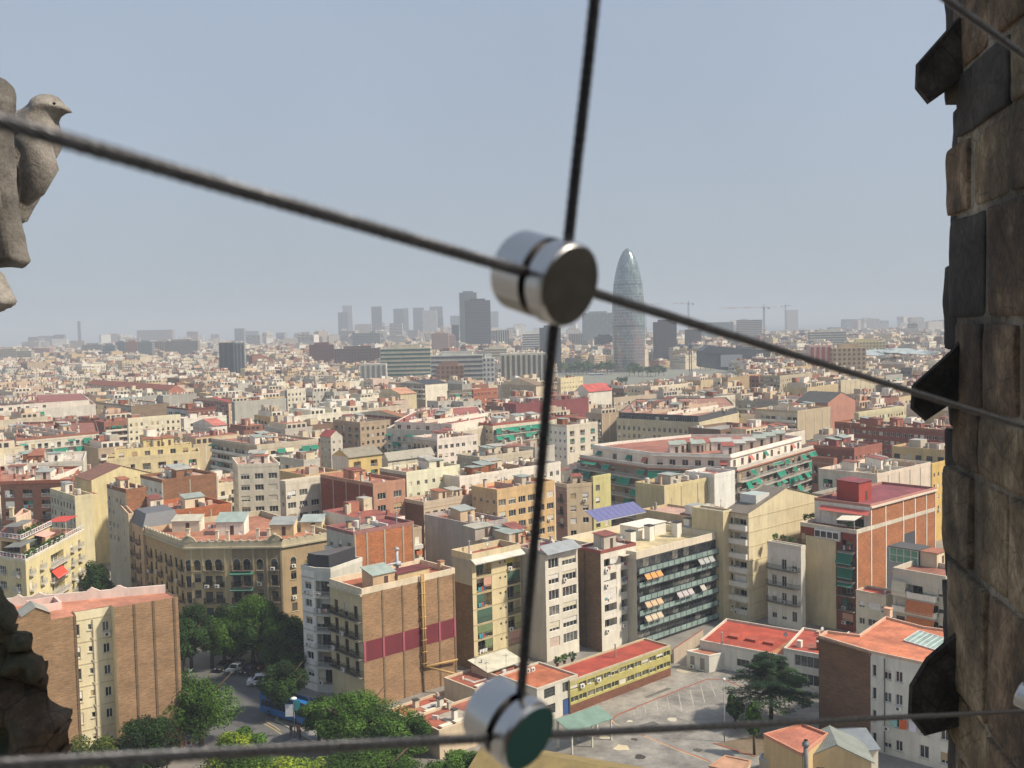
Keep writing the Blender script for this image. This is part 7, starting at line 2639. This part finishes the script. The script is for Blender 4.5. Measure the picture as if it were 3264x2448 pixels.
for row in rows_:
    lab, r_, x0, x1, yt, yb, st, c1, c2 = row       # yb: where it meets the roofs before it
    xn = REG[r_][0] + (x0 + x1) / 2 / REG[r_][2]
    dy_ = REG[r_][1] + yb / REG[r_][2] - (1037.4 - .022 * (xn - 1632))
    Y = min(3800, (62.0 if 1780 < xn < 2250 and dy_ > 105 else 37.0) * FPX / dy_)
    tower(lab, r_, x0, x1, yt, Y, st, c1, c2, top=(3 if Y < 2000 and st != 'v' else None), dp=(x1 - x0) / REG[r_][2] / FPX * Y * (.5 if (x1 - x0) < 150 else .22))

# round glass tower
Y = 1300
a, b_, tp = far_at('N', 1530, 1500, Y), far_at('N', 1815, 1500, Y), far_at('N', 1665, 525, Y)
RT = (b_.x - a.x) / 2
cx = (a.x + b_.x) / 2
HT = tp.z
T = NT('round_tower_glass')
co = T.coord(1, 1, 1)
se = T.n('SeparateXYZ')
T.l(co, se.inputs[0])
at2 = T.n('Math', operation='ARCTAN2')
T.l(se.outputs[1], at2.inputs[0])
T.l(se.outputs[0], at2.inputs[1])
cb = T.n('CombineXYZ')
mm_ = T.n('Math', operation='MULTIPLY')
mm_.inputs[1].default_value = 16
T.l(at2.outputs[0], mm_.inputs[0])
zz = T.n('Math', operation='MULTIPLY')
zz.inputs[1].default_value = .28
T.l(se.outputs[2], zz.inputs[0])
T.l(mm_.outputs[0], cb.inputs[0])
T.l(zz.outputs[0], cb.inputs[1])
fl_ = T.n('VectorMath', operation='FLOOR')
T.l(cb.outputs[0], fl_.inputs[0])
wn_ = T.n('TexWhiteNoise')
T.l(fl_.outputs[0], wn_.inputs['Vector'])
cA = T.ramp(wn_.outputs['Value'], [(0, (.12, .165, .175)), (.5, (.19, .25, .255)), (.85, (.27, .33, .33)), (1, (.40, .46, .46))])
cB = T.ramp(wn_.outputs['Value'], [(0, (.15, .2, .22)), (.35, (.4, .2, .18)), (.6, (.34, .26, .28)), (.85, (.28, .36, .36)), (1, (.42, .38, .36))])
big = T.noise(T.coord(.06, .06, .025), 1, 2)
low_ = T.rng(se.outputs[2], 40, 105, 1, 0)
fmix = T.n('Math', operation='MULTIPLY')
T.l(low_, fmix.inputs[0])
T.l(T.rng(big, .4, .55, 0, 1), fmix.inputs[1])
T.l(T.mix(fmix.outputs[0], cA, cB), T.b.inputs[0])
T.b.inputs['Metallic'].default_value = .55
T.b.inputs['Roughness'].default_value = .22
MC['agb'] = T.m
t = thing('round_tower', 'tall bullet shaped glass tower with a domed top, silver green above and reddish below', 'tower', (cx, Y, 0))
prof = []
for i in range(56):
    u_ = i / 55
    z = HT * u_
    if u_ < .42:
        r_ = RT * (.955 + .045 * math.sin(u_ / .42 * math.pi / 2))
    else:
        k = (u_ - .42) / .58
        r_ = RT * max(0, 1 - k ** 2.35) ** .60
    prof.append((r_, z))
m = MB(['agb'])
m.lathe(prof, 64)
m.build('glass_shell', t, smooth=True)
m = MB(['s:94a4a4'])
for i in range(1, int(HT / 4)):
    z = i * 4.0
    u_ = z / HT
    r0 = [p for p in prof if p[1] >= z][0][0]
    r_ = r0 + .25
    if r0 < 2:
        continue
    m.lathe([(r_, z), (r_ + .12, z + .15), (r_, z + .3)], 48)
m.build('louvre_rings', t)
m = MB(['s:56606a'])
for z in (HT * .365, HT * .70):
    r0 = [p for p in prof if p[1] >= z][0][0] + .3
    m.lathe([(r0, z), (r0 + .1, z), (r0 + .1, z + 1.3), (r0, z + 1.3)], 48)
m.build('service_floor', t)

# slanted dark museum wedge
Y = 1080
t = thing('museum', 'dark metal clad wedge shaped museum leaning out to the right', 'museum', (0, 0, 0))
pz = [far_at('K', x, y, Y) for x, y in ((412, 470), (455, 440), (800, 468), (790, 560), (640, 592), (412, 560))]
m = MB(['m:555c62', 's:3c4248', 's:9aa2a6'])
f_ = [(p.x, Y, max(0, p.z)) for p in pz]
k_ = [(p.x, Y + 28, max(0, p.z)) for p in pz]
m.face(f_[::-1], 0)
m.face(k_, 0)
for i in range(len(f_)):
    j = (i + 1) % len(f_)
    m.face([f_[i], f_[j], k_[j], k_[i]], 0)
m.build('wall', t)
m = MB(['s:2c3036', 's:aab0b4'])
for (x0, y0, x1, y1, c_) in ((520, 490, 640, 560, 1), (680, 500, 780, 516, 0), (680, 524, 780, 540, 0), (440, 482, 520, 494, 0)):
    p, q = far_at('K', x0, y1, Y), far_at('K', x1, y0, Y)
    m.box(p.x, Y - .6, p.z, q.x, Y - .02, q.z, c_)
m.build('windows', t)
# market canopy
Y = 900
A_, B_ = far_at('K', 1275, 495, Y), far_at('K', 1745, 492, Y)
t = thing('market_canopy', 'wide faceted silver canopy roof over the flea market on the right', 'canopy', (A_.x, Y, 0))
m = MB(['s:a8b4b4', 's:7c8688'])
L_ = B_.x - A_.x
z = A_.z
rg = random.Random(4)
for k in range(6):
    y0 = k * 14
    n = 8
    for i in range(n):
        x0, x1 = L_ * i / n, L_ * (i + 1) / n
        za, zb_ = z + rg.uniform(-1, 2), z + rg.uniform(-1, 2)
        q = [(x0, y0, za), (x1, y0, zb_), (x1, y0 + 13.6, za + 2), (x0, y0 + 13.6, zb_ + 1.4)]
        m.face(q, 0)
        m.face([(x, y, zz_ - .5) for x, y, zz_ in q][::-1], 1)
        m.face([(x0, y0, za - .5), (x1, y0, zb_ - .5), (x1, y0, zb_), (x0, y0, za)], 1)
m.build('roof', t)
for i in range(9):
    m = MB(['s:c8ccca'])
    m.tube([(L_ * (i + .5) / 9, 1, 0), (L_ * (i + .5) / 9, 1, z - 1)], .3, 6)
    m.build('column', t)
# cranes
def crane(label, r_, xm, yt, yb, xa, xb, yj, Y, c_, rw=True):
    p = far_at(r_, xm, yj, Y)
    h = p.z
    t = thing('tower_crane', label, 'crane', (p.x, Y, 0))
    m = MB(['s:' + c_])
    w_ = 1.0
    for dx in (-w_, w_):
        for dy in (-w_, w_):
            m.box(dx - .18, dy - .18, 0, dx + .18, dy + .18, h)
    for i in range(int(h / 3)):
        m.tube([(-w_, -w_, 3 * i), (w_, -w_, 3 * i + 3)], .14, 4)
    m.build('mast', t)
    a, b_ = far_at(r_, xa, yj, Y).x - p.x, far_at(r_, xb, yj, Y).x - p.x
    m = MB(['s:d8d8d8', 's:b86058'] if rw else ['s:' + c_])
    n = 14
    for i in range(n):
        x0, x1 = a + (b_ - a) * i / n, a + (b_ - a) * (i + 1) / n
        cc = (i // 2) % 2 if rw else 0
        m.box(x0, -.8, h, x1, -.5, h + .35, cc)
        m.box(x0, .5, h, x1, .8, h + .35, cc)
        m.box(x0, -.15, h + 1.4, x1, .15, h + 1.7, cc)
        m.tube([(x0, -.6, h + .2), ((x0 + x1) / 2, 0, h + 1.5), (x1, -.6, h + .2)], .14, 4, cc)
    m.build('jib', t)
    m = MB(['s:' + c_])
    m.box(-1, -1, h - 2, 1, 1, h + .1)
    m.tube([(0, 0, h), (0, 0, h + 6)], .4, 5)
    m.build('cab', t)
    m = MB(['s:7a7a78'])
    s_ = 1 if abs(b_) > abs(a) else -1
    m.box(-s_ * 8 - 1.5, -1, h - 2, -s_ * 8 + 1.5, 1, h)
    m.build('counterweight', t)


crane('tower crane with a red and white jib right of the round tower', 'K', 340, 200, 300, 240, 368, 206, 1800, '7c848c')
crane('blue grey tower crane with a long pale jib', 'K', 761, 225, 330, 512, 832, 229, 1700, '5c6c84')
crane('slim distant crane with a short jib before the tall pale slab tower', 'K', 881, 218, 310, 870, 912, 220, 2300, '6c7480', False)
crane('red and white jib crane seen just right of the round tower top', 'K', 100, 205, 300, 92, 190, 211, 1900, '8c9094')
crane('dark blue crane standing before the white cubic blocks', 'K', 350, 436, 600, 270, 520, 442, 950, '34486c', False)
# white bus on the far road
p = at('J', 1785, 716)
t = thing('coach', 'white coach on the road before the far tree row', 'bus', (p.x, p.y, 0))
m = MB(['s:e4e6e8'])
m.box(0, 0, .5, 17, 3, 4)
m.build('body', t)
m = MB(['G:2c3c4c'])
m.box(.5, -.05, 2, 16.5, -.01, 3.3)
m.build('window', t)

# ---------------------------------------------------------------- the air
T = bpy.data.materials.new('haze')
T.use_nodes = True
T.node_tree.nodes.remove(T.node_tree.nodes['Principled BSDF'])
pv = T.node_tree.nodes.new('ShaderNodeVolumePrincipled')
pv.inputs['Color'].default_value = (0.73, 0.80, 0.89, 1)
pv.inputs['Density'].default_value = 0.00026
pv.inputs['Anisotropy'].default_value = 0.0
T.node_tree.links.new(pv.outputs[0], T.node_tree.nodes['Material Output'].inputs['Volume'])
MC['haze'] = T
m = MB(['haze'])
m.box(-16500, -400, -1, 16500, 26500, 185)
tag(m.build('haze'), kind='stuff')
# ---------------------------------------------------------------- the stone opening and the cable net
def near(x, y, d):                       # display pixel -> point d metres along the view depth
    q = ray('Z', x, y)
    return Vector((q.x / q.y * d, d, HC + q.z / q.y * d))


def stone_mat(name, dark, mid_, light, moss=None, crack=True):
    T = NT(name)
    v = T.coord(1, 1, 1, world=True)
    c = T.ramp(T.noise(v, 7, 7, .72), [(.3, dark), (.5, mid_), (.72, light)])
    c = T.mul(c, T.rng(T.noise(v, 1.7, 3), .35, .65, .45, 1.5))
    c = T.mix(T.rng(T.noise(v, 16, 5, .75), .64, .72, 0, .35), c, (light[0] * 1.6, light[1] * 1.6, light[2] * 1.6, 1))
    vo = T.noise(v, 60, 3, .8)
    c = T.mul(c, T.rng(vo, .3, .7, .7, 1.2))
    if moss:
        c = T.mix(T.rng(T.noise(v, 2.6, 4), .5, .64, 0, .85), c, (*moss, 1))
    T.l(c, T.b.inputs[0])
    vv = T.n('TexVoronoi', feature='DISTANCE_TO_EDGE')
    vv.inputs['Scale'].default_value = 9
    T.l(v, vv.inputs['Vector'])
    if crack:
        c = T.mul(c, T.rng(vv.outputs['Distance'], 0, .035, .55, 1))
    T.l(c, T.b.inputs[0])
    bp = T.n('Bump')
    bp.inputs['Strength'].default_value = .9
    bp.inputs['Distance'].default_value = .01
    T.l(T.noise(v, 28, 6, .75), bp.inputs['Height'])
    T.l(bp.outputs[0], T.b.inputs['Normal'])
    T.b.inputs['Roughness'].default_value = .95
    return T.m


MC['stoneA'] = stone_mat('stone_brown', (.028, .019, .011), (.105, .068, .038), (.26, .18, .105))
MC['stoneB'] = stone_mat('stone_ochre', (.05, .035, .02), (.155, .112, .063), (.34, .26, .16))
MC['stoneC'] = stone_mat('stone_black', (.014, .012, .010), (.034, .028, .022), (.08, .066, .05))
MC['mortar'] = stone_mat('mortar', (.09, .075, .055), (.18, .15, .11), (.28, .24, .18))
MC['rock'] = stone_mat('rock_mossy', (.04, .026, .015), (.12, .078, .045), (.22, .15, .095), (.04, .062, .034))
MC['carve'] = stone_mat('stone_carved', (.13, .12, .105), (.22, .20, .175), (.30, .28, .25), None, False)


def rough_box(m, c, ax, ay, az, sx, sy, sz, n, amp, seed, mat, rnd=.12):
    """a block of stone: subdivided box with worn corners and a broken surface"""
    from itertools import product
    idx = {}
    faces = []
    nx, ny, nz = n

    def vid(i, j, k):
        key = (i, j, k)
        if key not in idx:
            u, v, w_ = i / nx * 2 - 1, j / ny * 2 - 1, k / nz * 2 - 1
            p = Vector((u * sx / 2, v * sy / 2, w_ * sz / 2))
            e = [abs(u) ** 6, abs(v) ** 6, abs(w_) ** 6]
            s_ = 1 - rnd * (e[0] * e[1] + e[1] * e[2] + e[0] * e[2]) * .5
            p = Vector((p.x * s_, p.y * s_, p.z * s_))
            q = c + ax * p.x + ay * p.y + az * p.z
            d = noise.noise_vector(q * 4 + Vector((seed, 0, 0))) * amp + noise.noise_vector(q * 15 + Vector((0, seed, 0))) * amp * .45
            idx[key] = len(m.v)
            m.v.append(tuple(q + d))
        return idx[key]
    for i in range(nx):
        for j in range(ny):
            faces.append((vid(i, j, 0), vid(i, j + 1, 0), vid(i + 1, j + 1, 0), vid(i + 1, j, 0)))
            faces.append((vid(i, j, nz), vid(i + 1, j, nz), vid(i + 1, j + 1, nz), vid(i, j + 1, nz)))
    for i in range(nx):
        for k in range(nz):
            faces.append((vid(i, 0, k), vid(i + 1, 0, k), vid(i + 1, 0, k + 1), vid(i, 0, k + 1)))
            faces.append((vid(i, ny, k), vid(i, ny, k + 1), vid(i + 1, ny, k + 1), vid(i + 1, ny, k)))
    for j in range(ny):
        for k in range(nz):
            faces.append((vid(0, j, k), vid(0, j, k + 1), vid(0, j + 1, k + 1), vid(0, j + 1, k)))
            faces.append((vid(nx, j, k), vid(nx, j + 1, k), vid(nx, j + 1, k + 1), vid(nx, j, k + 1)))
    mm = m.mi(mat)
    m.f += faces
    m.k += [mm] * len(faces)


# right pillar, built of rough courses; its visible face runs towards the viewer
D0 = 3.6
E0 = near(2072, 829, D0)
E0.z = HC
fd = Vector((-.16, -1, 0)).normalized()      # along the face, towards the viewer
nd = Vector((fd.y, -fd.x, 0))                # out of the face
if nd.x > 0:
    nd = -nd
pil = thing('stone_pillar', 'dark weathered pillar of rough stone courses with jutting corbels, at the right', 'pillar', (E0.x, E0.y, HC - 3.2))
m = MB(['stoneA', 'stoneB', 'stoneC', 'mortar'])
rg = random.Random(17)
z = -3.1
core = MB(['mortar'])
up = Vector((0, 0, 1))
off = Vector((E0.x, E0.y, 0))
k = 0
while z < 2.6:
    hh = rg.uniform(.2, .5)
    s_ = rg.uniform(-.13, .03)
    first = True
    while s_ < 2.0:
        ww = rg.uniform(.26, .62)
        prot = rg.uniform(.0, .022)
        st = 0 if rg.random() < .5 else (1 if rg.random() < .72 else 2)
        c = off + fd * (s_ + ww / 2) - nd * (.2 - prot) + up * (HC + z + hh / 2)
        if first:
            # edge stones also show their dark far side as a broken outline
            c -= fd * rg.uniform(0, .03)
        rough_box(m, c, fd, nd, up, ww - .02, .40, hh - .02, (16, 4, 16), .0060, k * 1.7, ['stoneA', 'stoneB', 'stoneC'][st], .02)
        first = False
        s_ += ww
        k += 1
    z += hh
a = off - fd * .03
b_ = off + fd * 2.2
for q in ((a, b_, b_ - nd * .5, a - nd * .5),):
    core.prism([(p.x, p.y) for p in q], HC - 3.1, HC + 2.7, 0)
for o_ in (m.build('masonry', None, smooth=True), core.build('mortar', None)):
    o_.parent = pil
    o_.matrix_parent_inverse = Matrix.Translation((-E0.x, -E0.y, -(HC - 3.2)))
# second row of thin dark quoins behind the edge
m = MB(['stoneC', 'stoneA'])
z = -3.1
while z < 2.6:
    hh = rg.uniform(.12, .5)
    c = off - fd * rg.uniform(.12, .18) - nd * rg.uniform(.15, .19) + up * (HC + z + hh / 2)
    rough_box(m, c, fd, nd, up, .3, rg.uniform(.22, .32), hh - .01, (8, 6, 14), .013, z * 9, 'stoneC' if rg.random() < .7 else 'stoneA', .02)
    z += hh
o_ = m.build('quoins', None, smooth=True)
o_.parent = pil
o_.matrix_parent_inverse = Matrix.Translation((-E0.x, -E0.y, -(HC - 3.2)))
for poly, lab in (([(2100, 20), (2066, 40), (1978, 140), (1976, 192), (2003, 226), (2045, 196), (2100, 150)], None),
                  ([(2110, 690), (2050, 760), (1970, 832), (1966, 882), (1998, 910), (2056, 872), (2110, 850)], None),
                  ([(2110, 1320), (2056, 1372), (2000, 1420), (1964, 1480), (1961, 1545), (1997, 1590), (2055, 1575), (2110, 1560)], None)):
    m = MB(['stoneC'])
    fr_ = [near(x, y, D0 - .02) for x, y in poly]
    vw = Vector((0, 0, HC))
    bk = [p + (p - vw).normalized() * .3 for p in fr_]
    fi = []
    n = len(poly)
    cen = sum(fr_, Vector()) / n
    fi = [cen + (p - cen) * .94 - Vector((0, .015, 0)) for p in fr_]
    bi = [p + (p - vw).normalized() * .34 for p in fi]
    m.face([tuple(p) for p in fi][::-1])
    m.face([tuple(p) for p in bi])
    for A, B in ((fi, fr_), (fr_, bk), (bk, bi)):
        for i in range(n):
            j = (i + 1) % n
            m.face([A[i], A[j], B[j], B[i]])
    o_ = m.build('corbel', None)
    o_.parent = pil
    o_.matrix_parent_inverse = Matrix.Translation((-E0.x, -E0.y, -(HC - 3.2)))


def inflate(outline, d, thick, step, mat, name, seed=0, amp=.01, pw=.5, lean=0, parent=None):
    """solid of real thickness with a rounded front and back inside a closed outline"""
    P = [near(x, y, d) for x, y in outline]
    xs, zs_ = [p.x for p in P], [p.z for p in P]
    x0, x1, z0, z1 = min(xs), max(xs), min(zs_), max(zs_)
    poly = [Vector((p.x, p.z)) for p in P]

    def sd(q):
        best = 9
        n = len(poly)
        for i in range(n):
            a, b = poly[i], poly[(i + 1) % n]
            ab = b - a
            t = max(0, min(1, (q - a).dot(ab) / ab.length_squared))
            best = min(best, (a + ab * t - q).length)
        return best
    nx, nz = int((x1 - x0) / step) + 2, int((z1 - z0) / step) + 2
    R_ = min(x1 - x0, z1 - z0) * .5
    m = MB([mat])
    vid = {}

    class _P:
        pass

    def get(i, j):
        if (i, j) in vid:
            return vid[(i, j)]
        q = Vector((x0 + step * (i - .5), z0 + step * (j - .5)))
        e = sd(q)
        ins = inside(Vector((q.x, q.y)), poly)
        if not ins:                      # snap to the outline
            best, bq = 9, q
            n = len(poly)
            for a_ in range(n):
                a, b = poly[a_], poly[(a_ + 1) % n]
                ab = b - a
                t = max(0, min(1, (q - a).dot(ab) / ab.length_squared))
                c = a + ab * t
                if (c - q).length < best:
                    best, bq = (c - q).length, c
            q, e = bq, 0
        y = thick * min(1, e / R_ * 1.3) ** pw
        nn = noise.noise(Vector((q.x * 9 + seed, q.y * 9, 0))) * amp * 3 + noise.noise(Vector((q.x * 30 + seed, q.y * 30, 2))) * amp
        y += nn if e > 0 else 0
        f_ = len(m.v)
        m.v.append((q.x, d - y + lean * (q.y - z0), q.y))
        g_ = f_
        if e > 0:
            m.v.append((q.x, d + y + lean * (q.y - z0), q.y))
            g_ = f_ + 1
        vid[(i, j)] = (f_, g_, ins)
        return vid[(i, j)]
    for i in range(nx):
        for j in range(nz):
            c = [get(i, j), get(i + 1, j), get(i + 1, j + 1), get(i, j + 1)]
            if sum(1 for t in c if t[2]) == 0:
                continue
            for s_ in (0, 1):
                ids = []
                for t in (c if s_ == 0 else c[::-1]):
                    if t[s_] not in ids:
                        ids.append(t[s_])
                if len(ids) > 2:
                    m.f.append(tuple(ids))
                    m.k.append(0)
    return m.build(name, parent, smooth=True)


# unseen tower wall added behind the viewpoint for its dark reflection in steel
m = MB(['stoneA'])
m.box(-2.2, -1.6, HC - 3, 2.2, -1.2, HC + .9, 0)
tag(m.build('wall'), 'unseen brown stone tower wall added behind the viewpoint to darken the steel', kind='structure')

o = inflate([(-500, 1120), (-150, 1190), (-30, 1250), (8, 1305), (18, 1330), (36, 1362), (58, 1372), (66, 1398), (84, 1425), (92, 1450), (100, 1472), (104, 1506), (108, 1540), (136, 1548), (150, 1600), (142, 1640), (130, 1700), (150, 1850), (120, 2200), (-500, 2250)], 2.2, .10, .008, 'rock', 'carved_rock', 3, .030, .7)
tag(o, 'dark mossy carved stone mass at the lower left corner', 'rock carving')
o = inflate([(-260, 170), (-60, 150), (-20, 158), (12, 172), (25, 184), (28, 200), (24, 270), (27, 330), (33, 420), (45, 490), (57, 545), (62, 565), (48, 580), (20, 577), (-60, 585), (-260, 600)], 4.2, .13, .013, 'carve', 'stone_pinnacle', 7, .006, .35)
tag(o, 'pale carved stone pinnacle at the left edge, in front of the stone dove', 'pinnacle')
m = MB(['carve'])
for (x0, y0, x1, y1) in ((-8, 380, 22, 560), (-22, 400, 2, 570), (8, 300, 44, 560)):
    a, b_ = near(x0, y0, 4.2), near(x1, y1, 4.2)
    m.tube([(a.x, a.y - .125, a.z), (b_.x, b_.y - .13, b_.z)], [.012, .02], 8)
mm_ = m.build('ribs', None, smooth=True)
mm_.parent = o
o = inflate([(-260, 590), (-60, 580), (0, 585), (14, 612), (28, 638), (34, 650), (27, 662), (12, 668), (-4, 676), (-60, 700), (-260, 760)], 4.0, .12, .012, 'carve', 'stone_finial', 9, .006, .4)
tag(o, 'small pale stone finial below the pinnacle at the left edge', 'finial')
# the dove
t = near(60, 380, 4.6)
bird = inflate([(10, 300), (28, 240), (50, 236), (66, 226), (74, 214), (92, 204), (112, 204), (126, 210), (140, 226), (153, 238), (152, 244), (138, 246), (128, 254), (124, 262), (131, 286), (133, 300), (128, 322), (116, 344), (102, 362), (99, 384), (93, 408), (82, 430), (66, 455), (54, 480), (20, 490), (10, 400)], 4.6, .14, .010, 'carve', 'stone_dove', 5, .004, .5)
tag(bird, 'pale stone dove perched on the pinnacle, head turned right', 'bird sculpture')
m = MB(['carve'])
w0_ = [near(x, y, 4.42) for x, y in ((40, 300), (78, 318), (84, 360), (70, 410), (52, 440))]
m.tube([tuple(p) for p in w0_], [.03, .07, .08, .05, .02], 12)
o_ = m.build('wing', None, smooth=True)
o_.parent = bird
m = MB(['stoneC'])
p = near(118, 224, 4.46)
m.lathe([(0, -.008), (.008, 0), (0, .008)], 8, 0, (p.x, p.y - .005, p.z))
o_ = m.build('eye', None)
o_.parent = bird

# cable net
K1 = ray('Z', 1186, 602)
K1 = Vector((K1.x / K1.y * .36, .36, HC + K1.z / K1.y * .36))
NN = Vector((.69, -.67, -.27)).normalized()


def onp(x, y, lift=0):
    q = ray('Z', x, y)
    o_ = Vector((0, 0, HC))
    t = (K1 + NN * lift - o_).dot(NN) / q.dot(NN)
    return o_ + q * t


T = NT('steel')
T.b.inputs['Base Color'].default_value = (.50, .485, .46, 1)
T.b.inputs['Metallic'].default_value = 1
T.b.inputs['Roughness'].default_value = .26
MC['steel'] = T.m
T = NT('steel_face')
T.b.inputs['Base Color'].default_value = (.20, .19, .165, 1)
T.b.inputs['Metallic'].default_value = 1
T.b.inputs['Roughness'].default_value = .34
T.l(T.mul((.055, .053, .048, 1), T.rng(T.noise(T.coord(60, 60, 60), 1, 3), .3, .7, .8, 1.2)), T.b.inputs[0])
MC['steelf'] = T.m
T = NT('teal_cap')
T.b.inputs['Base Color'].default_value = (.002, .028, .025, 1)
T.b.inputs['Specular IOR Level'].default_value = .25
T.b.inputs['Roughness'].default_value = .5
T.b.inputs['Metallic'].default_value = .2
MC['teal'] = T.m
T = NT('wire_rope')
T.l(T.mul((.055, .056, .06, 1), T.rng(T.noise(T.coord(400, 400, 400), 1, 2), .3, .7, .6, 1.4)), T.b.inputs[0])
T.b.inputs['Metallic'].default_value = .75
T.b.inputs['Roughness'].default_value = .33
MC['rope'] = T.m


def rope(label, pts, r=.0020):
    m = MB(['rope'])
    P = [onp(*p) for p in pts]
    L = sum((P[i + 1] - P[i]).length for i in range(len(P) - 1))
    n = int(L / .0022)
    path = []
    for i in range(n + 1):
        s_ = L * i / n
        k = 0
        while k < len(P) - 2 and s_ > (P[k + 1] - P[k]).length:
            s_ -= (P[k + 1] - P[k]).length
            k += 1
        d = (P[k + 1] - P[k])
        path.append((P[k] + d.normalized() * s_, d.normalized()))
    up_ = Vector((.1, .2, 1)).normalized()
    for q in range(6):
        pp = []
        for i, (p, d) in enumerate(path):
            u = (up_ - d * up_.dot(d)).normalized()
            v = d.cross(u)
            a = q * math.pi / 3 + i * .0022 / .022 * 2 * math.pi
            pp.append(p + (u * math.cos(a) + v * math.sin(a)) * r * .66)
        m.tube(pp, r * .42, 5, 0, cap=False)
    o = m.build('wire_rope', smooth=True)
    return tag(o, label, 'cable', 'wire ropes of the safety net')


rope('twisted steel cable slanting down from left edge to right edge through the upper clamp', [(-500, 120), (1186, 603), (2370, 970)])
rope('near vertical steel cable through both clamps', [(1350, -600), (1228, 520), (1195, 715), (1122, 1530), (1085, 2000)])
rope('nearly level steel cable along the bottom through the lower clamp', [(-500, 1680), (1130, 1590), (2370, 1528)])
rope('short steel cable crossing the top right corner', [(1600, -320), (1990, -40), (2370, 233)])


def clamp(label, x, y, cap, rx=.0152, rear=.5):
    c = onp(x, y)
    t = thing('cable_clamp', label, 'clamp', tuple(c))
    q = NN.to_track_quat('Z', 'Y')
    t.rotation_mode = 'QUATERNION'
    t.rotation_quaternion = q
    R_ = rx
    m = MB(['steel'])
    m.lathe([(0, -.0165), (R_ * .82, -.0165), (R_ * .93, -.0158), (R_ * .97, -.0145), (R_ * .97, -.0016), (R_ * .80, -.0016)], 48)
    m.build('rear_half', t, smooth=False)
    m = MB(['s:141210'])
    m.lathe([(R_ * .82, -.0016), (R_ * .82, .0022)], 40)
    m.build('gasket', t)
    m = MB(['steel', cap])
    m.lathe([(R_ * .82, .0022), (R_ * .98, .0022), (R_, .0032), (R_, .0082), (R_ * .97, .0098), (R_ * .92, .0104)], 48)
    m.build('front_half', t)
    m = MB([cap])
    m.lathe([(R_ * .92, .0104), (R_ * .5, .0106), (0, .0106)], 48)
    m.build('cap', t)
    return t


clamp('round two part steel clamp with a dull brown face, upper of the two', 1188, 603, 'steelf', .0150)
clamp('round steel clamp with a dark teal face, at the bottom centre', 1108, 1568, 'teal', .0152)
clamp('steel clamp at the right edge, half out of frame in front of the pillar', 2232, 1512, 'steelf', .0150)
